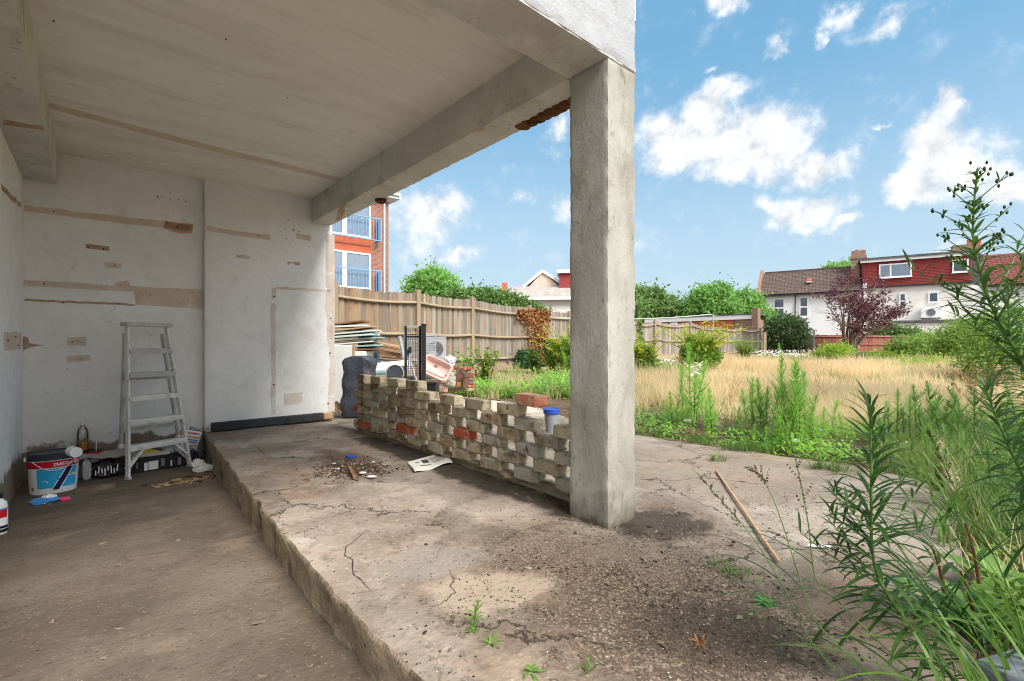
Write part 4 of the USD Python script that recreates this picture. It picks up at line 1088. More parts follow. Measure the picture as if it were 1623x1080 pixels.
def debris(centre, rad, n, size, mats, seed, flat=.35, z=0.0, long=1.0, zfun=None, aspect=1.0, ang=0.0):
    """Scattered chips: small irregular lumps lying on the surface; returns one mesh per material."""
    r = np.random.default_rng(seed)
    groups = {m: [] for m in mats}
    for i in range(n):
        a, d = r.uniform(0, 2 * np.pi), abs(r.normal()) * .5
        s = size * r.uniform(.4, 1.5)
        o = np.array([math.cos(a) * d * rad, math.sin(a) * d * rad * aspect, 0]) @ rotz(ang).T
        c = np.array([centre[0], centre[1], 0]) + o
        v = r.normal(size=(7, 3)); v /= np.linalg.norm(v, axis=1, keepdims=True)
        v = v * [s * long * r.uniform(.7, 1.4), s, s * flat]
        h = trimesh.convex.convex_hull(v)
        v = np.array(h.vertices) @ rotz(r.uniform(0, 6.3)).T
        c[2] = (zfun(c[0], c[1]) if zfun else z) + s * flat * .5
        groups[mats[int(r.integers(len(mats)))]].append((v + c, np.array(h.faces)))
    return {m: cat_m(*g) for m, g in groups.items() if g}


def debris_thing(name, label, cat, pieces, base, kind="stuff"):
    t = T(name, label, cat, base, kind=kind)
    for m, g in pieces.items():
        t.part("chips", g, m, kind="stuff")


d1 = gl(298, 762)
lz = lambda x, y: low_z((np.array([x, y, 0]) - P0) @ U)
debris_thing("wood_chips", "heap of splintered brown wood chips on the lower floor beside the step", "debris", debris(d1, .26, 130, .02, ["scar_dirty", "dirt_crumbs", "board_brown", "wood_split"], 5, zfun=lz, long=2.2, flat=.3, aspect=.5, ang=UV_ROT), d1)
d2 = gp(562, 744)
sz = lambda x, y: float(slab_z(x, y))
debris_thing("rubbish_heap", "swept heap of dirt, splinters and paper scraps on the slab", "debris", {**debris(d2, .3, 1100, .0085, ["dirt_crumbs", "soil", "pebble_dark"], 6, zfun=sz, flat=.6), **debris(d2, .24, 110, .011, ["wood_split", "brick_loose", "rag_white", "board_brown"], 7, zfun=sz, long=2.0, flat=.3)}, d2)
s1 = T("wood_splinter", "reddish brown splinter of wood lying on the swept rubbish heap", "splinter", gp(559, 754))
s1.part("wood", bar(gp(554, 747) + [0, 0, .03], gp(562, 762) + [0, 0, .02], .02, .012), "board_brown")
s2 = T("blue_scrap", "scrap of bright blue plastic on the swept rubbish heap", "scrap", gp(556, 731) + [0, 0, .02], local=True)
s2.part("film", crumple(.045, .02, .014, 51), "plastic_blue")
for i, (x, y, lab) in enumerate(((589, 760, "white paper scrap at the near edge of the rubbish heap, the larger one"), (575, 754, "small white paper scrap inside the rubbish heap near its front edge"))):
    s3 = T("paper_scrap", lab, "scrap", gp(x, y) + [0, 0, .014], local=True)
    s3.part("paper", crumple(.034 - .01 * i, .02, .006, 52 + i), "rag_white")
# newspaper
npx = [gp(646, 736), gp(657, 751), gp(717, 737), gp(700, 721)]
g_ = np.linspace(0, 1, 14)
sh = np.array([[(npx[0] * (1 - b) + npx[3] * b) * (1 - a) + (npx[1] * (1 - b) + npx[2] * b) * a for b in g_] for a in g_])
for i in range(14):
    for j in range(14):
        a, b = g_[i], g_[j]
        sh[i, j, 2] = .016 + .022 * max(0, a - .55) * math.sin(b * 3.1) + .012 * math.sin(b * 7 + a * 2) * a + .02 * max(0, b - .8)
nw = T("newspaper", "folded pale newspaper lying on the slab before the brick screen wall", "newspaper", sh.mean((0, 1)) * [1, 1, 0])
pg = nw.part("page", thicken(grid_sheet(sh), .012), "paper", smooth=50)


def on_page(a, b, up=.002):
    i, j = min(12, int(a * 13)), min(12, int(b * 13))
    fa, fb = a * 13 - i, b * 13 - j
    return (sh[i, j] * (1 - fa) * (1 - fb) + sh[i + 1, j] * fa * (1 - fb) + sh[i, j + 1] * (1 - fa) * fb + sh[i + 1, j + 1] * fa * fb) + [0, 0, up]


def page_patch(a0, a1, b0, b1):
    return grid_sheet(np.array([[on_page(a, b) for b in np.linspace(b0, b1, 5)] for a in np.linspace(a0, a1, 5)]))


for (a0, a1, b0, b1, mt) in ((.22, .5, .32, .5, "ink_dark"), (.3, .42, .14, .24, "ink_grey"), (.66, .74, .2, .5, "ink_grey"), (.2, .26, .55, .92, "ink_grey"), (.32, .36, .55, .92, "ink_grey"), (.42, .46, .55, .92, "ink_grey"), (.52, .56, .55, .92, "ink_grey"), (.62, .66, .58, .92, "ink_grey")):
    nw.part("print_block", page_patch(a0, a1, b0, b1), mt, parent=pg)
# the batten on the slab
ba, bb = gp(1135, 748), gp(1234, 893)
bt = T("wood_batten", "long thin raw wood batten lying on the slab right of the pillar", "batten", (ba + bb) / 2)
bt.part("wood", bar(ba + [0, 0, .010], bb + [0, 0, .010], .013, .010, c=.003), "wood_new")
ws = T("paper_scrap", "white torn strip lying on the slab behind the leaves right of the batten", "scrap", gp(1298, 869) + [0, 0, .006], rz=-.15, local=True)
ws.part("paper", rbox((0, 0, .004), (.09, .018, .006), c=.003), "rag_white")
# gravel and dirt where the screed has worn away
prng = np.random.default_rng(15)
pm = {"pebble_pale": [], "pebble_dark": [], "dirt_crumbs": []}
protos = [trimesh.convex.convex_hull(prng.normal(size=(8, 3)) * [1, .8, .5]) for _ in range(12)]
for i in range(13000):
    c = np.array([.52, 1.72]) + prng.normal(size=2) * [.36, .34] if prng.random() < .82 else np.array([.9, 2.3]) + prng.normal(size=2) * [.5, .5]
    if not shapely.contains_xy(poly, c[0], c[1]) or meshkit.fbm(np.array([c[0] * 5, c[1] * 5, 0]), 3, 2) < .43:
        continue
    s = .0017 * math.exp(prng.normal() * .5)
    h = protos[i % 12]
    v = np.array(h.vertices) * s @ rotz(prng.uniform(0, 6)).T
    pm[("pebble_pale", "pebble_dark", "dirt_crumbs")[int(prng.choice(3, p=[.3, .45, .25]))]].append((v + [c[0], c[1], sz(c[0], c[1]) + s * .3], np.array(h.faces)))
gvl = T("gravel", "loose gravel and dirt on the worn slab before the pillar", "gravel", (.5, 1.7, 0), kind="stuff")
for m, g in pm.items():
    gvl.part("pebbles", cat_m(*g), m, kind="stuff")
fl = []
for i in range(200):
    pu_, pv_ = prng.uniform(-.8, 3.9), prng.uniform(-2.2, -1.25)
    c = uv(pu_, pv_); c[2] = low_z(pu_) + .002
    s = .004 * math.exp(prng.normal() * .5)
    h = protos[i % 12]
    fl.append((np.array(h.vertices) * [s, s * .8, s * .4] @ rotz(prng.uniform(0, 6)).T + c, np.array(h.faces)))
for i in range(180):
    pu_, pv_ = prng.uniform(-.4, 4.0), prng.uniform(-1.0, .6)
    c = uv(pu_, pv_); c[2] = sz(c[0], c[1]) + .002
    s = .004 * math.exp(prng.normal() * .5)
    h = protos[i % 12]
    fl.append((np.array(h.vertices) * [s, s * .8, s * .4] @ rotz(prng.uniform(0, 6)).T + c, np.array(h.faces)))
single("floor_grit", cat_m(*fl), "pebble_pale", "scattered pale grit over the concrete floors", "grit", kind="stuff")
# ---------------------------------------------------------------- the honeycomb brick screen
brng = np.random.default_rng(21)
BL, BH, BT_, PITCH = .200, .069, .088, .0765
VF0, VB0 = .135, .135 + BT_
Z0 = .045


def brick(L, W, H, r, chip=.006):
    h = np.array([L, W, H]) / 2
    pts = []
    for sx in (-1, 1):
        for sy in (-1, 1):
            for sz_ in (-1, 1):
                s = np.array([sx, sy, sz_])
                c = .002 + chip * r.random() ** 4 * 2.6
                for k in range(3):
                    q_ = h - c
                    q_[k] = h[k]
                    pts.append(s * q_ + r.normal(size=3) * .0012)
    m = trimesh.convex.convex_hull(np.array(pts))
    return np.array(m.vertices), np.array(m.faces)


bw = T("brick_screen_wall", "low honeycomb screen wall of weathered cream bricks between pillar and back wall", "wall", uv(1.7, .19, 0))
UR = np.stack([U, V, [0, 0, 1.0]], 1)


def place_brick(s, v, z, L, mat, tilt=0.0, name="brick", W=BT_, H=BH, label=None):
    b, f = brick(L, W, H, brng)
    R = UR @ rot([0, 0, 1], brng.normal() * .02 + tilt) @ rot([1, 0, 0], brng.normal() * .012)
    return bw.part(name, (b @ R.T + uv(s, v, z), f[:, ::-1]), mat, label=label)


S0, S1 = .27, 3.2
pads = []
reds = {(1, 15), (2, 19), (1, 13), (0, 19), (3, 12), (2, 13)}
for course in range(7):
    z = Z0 + PITCH * course + BH / 2
    off = 0 if course % 2 == 0 else .172
    n = 0
    s = S0 + off + .02
    if off:
        place_brick(S0 + .055, (VF0 + VB0) / 2, z, .10, "brick_cream")
    while s + .12 < S1 + .1:
        L = BL if s + BL < S1 + .02 else max(.09, S1 - s)
        mid = s + L / 2
        hi = 7 if mid > 1.95 else 6
        if course >= hi or (course == 5 and .5 < mid < .62):
            s += .344; n += 1
            continue
        if course == 6 and brng.random() < .0:
            s += .344; continue
        r = brng.random()
        mt = "brick_red" if any(course == c_ and abs(mid - s_) < .172 for c_, s_ in ((1, 2.25), (2, 1.55), (0, 3.0))) else "brick_cream" if r < .62 else "brick_grey" if r < .8 else "brick_stained"
        place_brick(mid, (VF0 + VB0) / 2 + brng.normal() * .003, z, L, mt)
        for e in (s + .018, s + L - .018):
            if course:
                pads.append(move((boxm((-.017, -.042, -.007), (.017, .042, .004), .002)[0] @ UR.T, boxm((-.017, -.042, -.007), (.017, .042, .004), .002)[1][:, ::-1]), uv(e, (VF0 + VB0) / 2, z - BH / 2)))
        s += .344; n += 1
    if course % 2 and S1 - s > -.2:
        place_brick(S1 - .05, (VF0 + VB0) / 2, z, .1, "brick_stained")
# closing bricks at the far end and the broken grey end faces along the stepped top
for course in range(6):
    if course % 2 == 0:
        place_brick(S1 + .052, (VF0 + VB0) / 2, Z0 + PITCH * course + BH / 2, .1, "brick_cream" if course != 2 else "brick_red")
bw.part("mortar_bed", cat_m(*pads), "mortar", kind="stuff")
bw.part("mortar_footing", rough_uvbox(S0 - .01, S1 + .1, VF0 + .028, VB0 - .01, -.04, Z0 + .002, .03, .01, .01, 55), "mortar", smooth=50)
ft_ = rough_uvbox(S0, S1 + .1, VF0 + .006, VB0 + .03, Z0 - .022, Z0 + .012, .025, .012, .014, 56)
bw.part("mortar_footing", ft_, "brick_stained", smooth=50)
lb = T("loose_brick", "red brick lying loose on top of the screen wall near the pillar", "brick", uv(.70, .18, Z0 + PITCH * 6))
b_, f_ = brick(.215, .103, .066, brng)
lb.part("brick", (b_ @ (UR @ rot([0, 0, 1], .14)).T + uv(.72, .175, Z0 + PITCH * 6 + .034), f_[:, ::-1]), "brick_loose", smooth=25)
# blue lidded tub behind the wall
tb = np.array([.33, 4.0, 0.0])
bt_ = T("paint_tub", "small grey tub with a bright blue lid behind the screen wall near the pillar", "tub", tb, local=True)
bt_.part("body", revolve([(0, 0), (.05, 0), (.06, .30), (0, .30)], 26), "bucket_grey", smooth=40)
bt_.part("lid", revolve([(0, .298), (.066, .298), (.07, .302), (.07, .334), (.064, .338), (.06, .334), (0, .332)], 26), "plastic_blue", smooth=40)

# ---------------------------------------------------------------- rubbish between the back wall and the fence
jr = np.random.default_rng(33)


def J(px, py, y):
    return at(px, py, y)


def sized_box(name, label, cat, px0, py0, px1, py1, y, depth, mat, rz=0.0, tilt=0.0, c=.01):
    """A box whose front fills the given picture rectangle at distance y."""
    a, b = J(px0, py1, y), J(px1, py0, y)
    t = T(name, label, cat, ((a[0] + b[0]) / 2, y + depth / 2, a[2]), rz=rz, local=True)
    w, h = b[0] - a[0], b[2] - a[2]
    t.part("body", rbox((0, 0, h / 2), (w, depth, h), rot([0, 1, 0], tilt), c=c), mat)
    return t, w, h


# tall pale panel against the end of the wall
pn, w, h = sized_box("leaning_board", "tall pale mint board standing behind the end of the back wall", "board", 522, 547, 559, 652, 6.55, .05, "board_white")
pn.part("edge_strip", rbox((w / 2 + .006, .0, h / 2), (.012, .06, h)), "wood_new")
# heap core so that the pile stands on something
core = T("rubble_mound", "low mound of rubble and offcuts under the rubbish pile", "rubble", (-2.0, 7.3, 0), kind="stuff")
dm = debris((-1.75, 7.2), .8, 340, .06, ["dirt_crumbs", "mortar", "wood_split", "brick_stained"], 61, z=-.02, flat=.6, aspect=.6)
for m, g in dm.items():
    core.part("rubble", g, m, kind="stuff")
# stack of thin boards on a low cabinet
cab, w, h = sized_box("low_cabinet", "old low cupboard carrying the stack of painted boards", "cabinet", 500, 557, 578, 648, 6.75, .55, "board_white")
cab.part("door", rbox((.12, -.285, h / 2), (.32, .018, h - .1), c=.004), "board_mint")
btop = J(540, 557, 6.9)[2]
names = [("board_brown", "board", "brown"), ("board_teal", "board", "teal"), ("board_white", "board", "white"), ("wood_new", "board", "raw wood"), ("board_teal", "board", "teal"), ("board_mint", "board", "pale mint"), ("board_white", "board", "white"), ("board_mint", "board", "pale mint"), ("wood_split", "board", "raw wood"), ("board_white", "board", "white"), ("board_brown", "board", "brown")]
ords = ["lowest", "second", "third", "fourth", "fifth", "sixth", "seventh", "eighth", "ninth", "tenth", "topmost"]
zc = btop + .01
for i, (mt, nm, col) in enumerate(names):
    th = jr.uniform(.016, .03)
    L = jr.uniform(.75, 1.0) if i < 8 else .62
    x1 = -1.93 + jr.normal() * .05 - (.12 if i >= 8 else 0)
    t = T("stacked_board", f"{col} board, {ords[i]} from the bottom in the stack of boards beside the wall", "board", (x1 - L / 2, 6.98, zc), local=True, group="stacked boards beside the wall")
    R = rot([0, 0, 1], jr.normal() * .12) @ rot([0, 1, 0], -.07 - jr.normal() * .03)
    t.part("board", rbox((0, 0, th / 2), (L, jr.uniform(.3, .45), th), R, c=.003), mt)
    zc += th + jr.uniform(.010, .026)


def bagshape(w, d, h, seed, lean=0.0, top=.75):
    """A filled sack: squarish rings with pleats, folded over at the top."""
    n, prof = 72, [(.0, .0), (.70, .0), (.93, .03), (1.0, .10), (1.02, .25), (.97, .40), (1.0, .55), (.98, .70), (1.02, .85), (1.03, .94), (1.0, .985), (.8, 1.0), (.4, 1.0), (.0, .985)]
    zs = np.interp(np.linspace(0, 1, 40), np.linspace(0, 1, len(prof)), [p[1] for p in prof])
    rs = np.interp(np.linspace(0, 1, 40), np.linspace(0, 1, len(prof)), [p[0] for p in prof])
    a = np.arange(n + 1) * 2 * np.pi / n
    c, s_ = np.cos(a), np.sin(a)
    sx, sy = np.sign(c) * np.abs(c) ** .5, np.sign(s_) * np.abs(s_) ** .5
    P = np.zeros((40, n + 1, 3))
    for i, (z, r) in enumerate(zip(zs, rs)):
        q = np.stack([c * 2.2 + seed, s_ * 2.2, np.full(n + 1, z * 2.4)], 1)
        cr = np.abs(meshkit.fbm(q, 4, seed) - .5) * 2
        k = r * (1 - (1 - top) * z ** 2) * (1.05 - .30 * cr) * (1 + .035 * np.sin(z * 19 + 3 * c + seed))
        P[i] = np.stack([sx * k * w / 2 + lean * z * h, sy * k * d / 2, z * h * (1 + .05 * np.sin(2 * a + seed) * (z > .8))], 1)
    P[:, -1] = P[:, 0]
    v, f = grid_sheet(P)
    return v, f[:, ::-1]


g1 = J(567, 662, 5.75)
bg = T("rubble_bag", "tall slumped dark grey plastic sack beside the end of the brick screen", "sack", (g1[0] - .005, 5.75, 0), local=True)
bg.part("sack", bagshape(.345, .30, .70, 5, .05, .99), "bag_black", smooth=60)
b3 = T("rubble_bag", "creased blue plastic sack behind the right end of the stacked boards", "sack", (*J(588, 585, 7.3)[:2], .40), local=True)
b3.part("sack", bagshape(.34, .26, .66, 12, -.10, .6), "bag_blue", smooth=60)
# split boards
for i in range(9):
    a = J(592 + jr.uniform(-6, 8), 566 - i * 4.0 + jr.uniform(-2, 2), 7.35)
    b = J(650 + jr.uniform(-14, 6), 574 - i * 3.2 + jr.uniform(-3, 3), 7.25)
    if i >= 7:
        a, b = J(594, 542, 7.4), J(636 + i, 551, 7.3)
    t = T("split_plank", f"splintered plank, {['lowest', 'second', 'third', 'fourth', 'fifth', 'sixth', 'seventh', 'eighth', 'topmost'][i]} of the heap of broken timber before the fence", "plank", (a + b) / 2, group="broken timber before the fence")
    t.part("plank", bar(a, b, jr.uniform(.06, .13), jr.uniform(.012, .025), c=.003), ["wood_split", "wood_new", "board_brown"][i % 3])
dr, w, h = sized_box("cream_drum", "cream curved drum lying under the broken timber", "drum", 596, 566, 640, 592, 7.3, .3, "render_cream", c=.06)
wb, w, h = sized_box("white_board", "white battered board lying across the rubbish pile", "board", 586, 574, 646, 583, 6.75, .25, "board_white", tilt=-.10)
bs, w, h = sized_box("green_box", "grey green plastic box with a teal rim in the rubbish pile", "box", 594, 584, 624, 630, 6.6, .3, "render_cream")
bs.part("rim", rbox((0, -.01, h - .05), (w + .03, .33, .05), c=.008), "board_teal")
pc = T("pink_wrap", "crumpled pink and white wrapping above the tall dark grey sack", "wrapping", J(580, 577, 6.35), local=True)
pc.part("film", crumple(.1, .08, .05, 71), "brick_loose")
pc.part("white_film", move(crumple(.08, .06, .03, 72), (.07, -.05, -.02)), "rag_white")
rd_c = J(626, 593, 6.3)
rd = T("round_lid", "round dark grey plastic lid standing in the rubbish pile", "lid", rd_c, local=True)
v, f = revolve([(0, 0), (.118, 0), (.122, .004), (.122, .02), (.112, .024), (.108, .016), (0, .014)], 30)
rd.part("disc", (np.stack([v[:, 0], -v[:, 2], v[:, 1]], 1) @ rot([1, 0, 0], -.25).T, f), "bag_black", smooth=40)
v, f = revolve([(.108, .014), (.114, .026), (.122, .02)], 30)
rd.part("rim", (np.stack([v[:, 0], -v[:, 2] - .003, v[:, 1]], 1) @ rot([1, 0, 0], -.25).T, f), "metal_grey", smooth=40)
bb_ = T("blue_film", "bundle of blue plastic film below the round lid", "film", J(628, 612, 6.2), local=True)
bb_.part("film", cat_m(crumple(.14, .08, .05, 75), move(crumple(.08, .06, .05, 76), (.12, 0, .02))), "bag_blue")
# shelf rack of grey slats
r0, r1 = J(640, 578, 6.9), J(690, 530, 6.9)
rk = T("wire_shelf", "pale grey slatted metal shelf leaning in the rubbish pile behind the black gate", "shelf", ((r0[0] + r1[0]) / 2, 6.9, r0[2]), local=True)
W_, H_ = r1[0] - r0[0], r1[2] - r0[2]
for i in range(13):
    z = H_ * (i + .5) / 13
    rk.part("slat", bar((-W_ / 2, .04 * z, z), (W_ / 2, .04 * z, z), .012, .018), "metal_grey")
for x in (-W_ / 2, 0, W_ / 2):
    rk.part("upright", bar((x, .012, -.1), (x, .03, H_), .012, .014), "metal_grey")
tubep = T("metal_tube", "pale metal tube standing up behind the black gate", "tube", J(640, 560, 6.8))
tubep.part("tube", tube([J(633, 533, 6.8), J(642, 575, 6.8)], .024, 10), "metal_grey", smooth=40)
for i, (x0, y0, x1, y1) in enumerate(((646, 560, 661, 606), (650, 556, 648, 590))):
    tp_ = T("crutch", f"{['slanting', 'upright'][i]} grey metal crutch tube inside the rubbish pile", "metal tube", J(x0, y0, 6.45))
    tp_.part("tube", tube([J(x0, y0, 6.45), J(x1, y1, 6.35)], .014, 8), "metal_grey", smooth=40)
    tp_.part("grip", tube([J(x0, y0 - 6, 6.44), J(x0, y0 + 4, 6.44)], .02, 8), "plastic_black")
# black gate
GY = 5.9
ga, gb_ = J(640, 517, GY), J(667, 516, GY)
gt = T("mesh_gate", "narrow black steel frame with wire mesh standing behind the screen wall", "gate", (ga[0] + .1, GY, 0))
x0, x1, zt, zb = J(643, 518, GY)[0], J(665.5, 518, GY)[0], J(650, 517, GY)[2], J(650, 632, GY)[2]
for x in (x0, x1):
    gt.part("upright", bar((x, GY, zb), (x, GY, zt), .03, .022, up=(0, 1, 0), c=.003), "metal_black")
for z in (zt - .012, J(650, 534, GY)[2], zb + .1):
    gt.part("rail", bar((x0 + .014, GY, z), (x1 - .014, GY, z), .02, .026, c=.003), "metal_grey" if z == zt - .012 else "metal_black")
for i in range(1, 6):
    x = x0 + (x1 - x0) * i / 6
    gt.part("wire", tube([(x, GY + .004, zb + .1), (x, GY + .004, zt - .02)], .0025, 4), "metal_black")
for i in range(1, 26):
    z = zb + .1 + (zt - zb - .12) * i / 26
    gt.part("wire", tube([(x0, GY + .008, z), (x1, GY + .008, z)], .0022, 4), "metal_black")
pp0, pp1 = J(671.5, 630, GY - .05), J(671.5, 516, GY - .05)
po = T("steel_post", "square black steel post standing just right of the mesh gate", "post", (pp0[0], GY - .05, 0))
po.part("shaft", bar((pp0[0], GY - .05, .02), (pp0[0], GY - .05, pp1[2]), .05, .05, up=(0, 1, 0), c=.004), "metal_black")
po.part("cap", rbox((pp0[0], GY - .05, pp1[2] + .008), (.062, .062, .018), c=.005), "metal_black")
po.part("base_plate", rbox((pp0[0], GY - .05, .012), (.12, .12, .014), c=.003), "metal_black")
# steel sink standing on edge
sA, sB = J(672, 573, 7.05), J(707, 535, 7.05)
sk_ = T("steel_sink", "stainless steel sink with a round bowl stood on its edge before the fence", "sink", ((sA[0] + sB[0]) / 2, 7.05, sA[2]), local=True)
w, h = sB[0] - sA[0], sB[2] - sA[2]
a = np.linspace(0, 2 * np.pi, 41)[:-1]
rr_ = min(w, h) * .36
outer_ = np.array([(max(-w / 2, min(w / 2, 3 * rr_ * math.cos(t))), max(-h / 2, min(h / 2, 3 * rr_ * math.sin(t)))) for t in a])
ringr = [(outer_[:, 0], outer_[:, 1], .012)] + [(outer_[:, 0], outer_[:, 1], 0)] + [(np.cos(a) * rr_ * s * 1.0, np.sin(a) * rr_ * s, d) for s, d in ((1.03, 0), (.99, .012), (.93, .1), (.82, .14), (.4, .15), (.12, .152), (.1, .165), (.001, .165))]
P = np.stack([np.stack([x, np.full(40, d), y + h / 2], -1) for x, y, d in ringr])
P = np.concatenate([P, P[:, :1]], 1)
sk_.part("basin", grid_sheet(P), "steel", smooth=40)
sk_.part("edge", cat_m(*[bar(p_, q_, .016, .022) for p_, q_ in (((-w / 2, .004, 0), (w / 2, .004, 0)), ((-w / 2, .004, h), (w / 2, .004, h)), ((-w / 2, .004, 0), (-w / 2, .004, h)), ((w / 2, .004, 0), (w / 2, .004, h)))]), "steel")
sk_.part("drain", move(trimesh.creation.torus(.028, .006), (0, .148, h / 2), rot([1, 0, 0], math.pi / 2)), "metal_grey", smooth=40)
# pink wash basin slab, tilted
pb0 = J(691, 583, 6.55)
pk_ = T("pink_basin", "pale pink ceramic pedestal basin lying on its back, tilted, in the rubbish pile", "basin", pb0, local=True)
w, h = .42, .27
a = np.linspace(0, 2 * np.pi, 49)[:-1]


def sq(r, wx, hz):
    return np.sign(np.cos(a)) * np.abs(np.cos(a)) ** .35 * wx * r, np.sign(np.sin(a)) * np.abs(np.sin(a)) ** .35 * hz * r


rg_ = []
for r, d in ((.9, .12), (1.0, .1), (1.0, .01), (.97, 0), (.90, 0), (.86, .015), (.8, .06), (.6, .085), (.2, .09), (.01, .09)):
    x, z = sq(r, w / 2, h / 2)
    rg_.append(np.stack([x, np.full(48, d), z], -1))
P = np.stack(rg_); P = np.concatenate([P, P[:, :1]], 1)
Rp = rot([0, 1, 0], .42) @ rot([1, 0, 0], -.35)
v, f = grid_sheet(P)
pk_.part("basin", (v @ Rp.T, f), "pink_ceramic", smooth=50)
pk_.part("overflow", move(rbox((-.02, .07, .04), (.05, .01, .012), c=.003), (0, 0, 0), Rp), "skirting")
pk_.part("tap_hole", move(rbox((.165, -.004, -.05), (.012, .006, .03), c=.002), (0, 0, 0), Rp), "skirting")
pk_.part("ridge", move(rbox((0, .06, -.06), (.3, .03, .02), c=.008), (0, 0, 0), Rp), "white_ceramic")
pw = T("plastic_bag", "clear white plastic bag beside the pink basin before the fence", "bag", J(713, 582, 6.9), local=True)
pw.part("film", crumple(.09, .08, .1, 81), "tape_silver")
cr, w, h = sized_box("black_crate", "black plastic storage crate behind the steel post", "crate", 658, 606, 691, 636, 6.15, .3, "plastic_black")
cr.part("rim", rbox((0, 0, h - .012), (w + .03, .33, .03), c=.008), "plastic_black")
# brick pier with pots
for i, (x0, y0, x1, y1, mt, lab) in enumerate(((693, 612, 701, 622, "brick_grey", "grey brick end under the pink basin"), (700, 613, 709, 622, "brick_loose", "red brick end beside the grey brick under the pink basin"), (722, 606, 728, 614, "brick_red", "small red brick lump left of the brick pier"))):
    t, w, h = sized_box("brick", lab, "brick", x0, y0, x1, y1, 6.9, .12, mt, rz=.1 * i)
rb = T("rubble_sack", "pale grey bag of rubble between the pink basin and the pots", "sack", J(714, 612, 6.9), local=True)
rb.part("sack", crumple(.085, .08, .12, 83), "sheet_grey")
pr = T("brick_pier", "short crumbling pier of old bricks before the fence beside the brown pots", "pier", (*J(741, 620, 7.1)[:2], 0))
zt, zb = J(740, 581, 7.1)[2], J(740, 620, 7.1)[2]
n = 7
for i in range(n):
    z = zb + (zt - zb) * (i + .5) / n
    for j in range(2 if i == n - 1 else 1):
        xx = J(746 if i < n - 1 else (727 + 14 * j), 600, 7.1)[0]
        b_, f_ = brick(.11 if i < n - 1 else .13, .1, (zt - zb) / n * .9, jr)
        pr.part("brick", (b_ @ rotz(jr.normal() * .1).T + [xx, 7.1 + jr.normal() * .01, z], f_), ["brick_stained", "brick_red", "brick_grey"][i % 3] if i < n - 1 else "brick_red", smooth=25)
for i, (px, py, tl, s, lab) in enumerate(((729, 597, .9, 1.0, "brown plastic flower pot tipped on its side before the brick pier"), (737, 604, .1, .9, "brown plastic flower pot standing against the brick pier"))):
    t = T("flower_pot", lab, "pot", J(px, py, 6.95), local=True)
    v, f = revolve([(0, -.1), (.055, -.1), (.075, .07), (.085, .072), (.085, .1), (.075, .1), (.068, .02), (0, -.06)], 24)
    t.part("pot", (v * s @ rot([0, 1, 0], tl).T, f), "pot_brown", smooth=40)
dirt = debris((-.9, 7.6), .75, 420, .022, ["dirt_crumbs", "soil", "pebble_dark"], 62, z=-.01, flat=.5, aspect=.55)
debris_thing("spilled_soil", "spilled dark soil and twigs before the brick pier", "soil", dirt, (-.9, 7.6, 0))
lg = T("log_edging", "thin grey log lying on the spilled soil before the brick pier", "log", J(708, 620, 7.1))
lg.part("log", tube([J(694, 622, 7.0), J(712, 619, 7.1), J(728, 617, 7.2), J(737, 616, 7.3)], [.035, .04, .035, .03], 8), "bark", smooth=40)
wbk = T("wood_block", "broken brown board leaning at the end of the black skirting pipe", "board", J(537, 647, 5.75))
wbk.part("board", bar(J(528, 640, 5.8), J(545, 651, 5.65), .1, .02, up=(0, -.6, 1)), "wood_new")

# ---------------------------------------------------------------- close boarded fences
frng = np.random.default_rng(40)


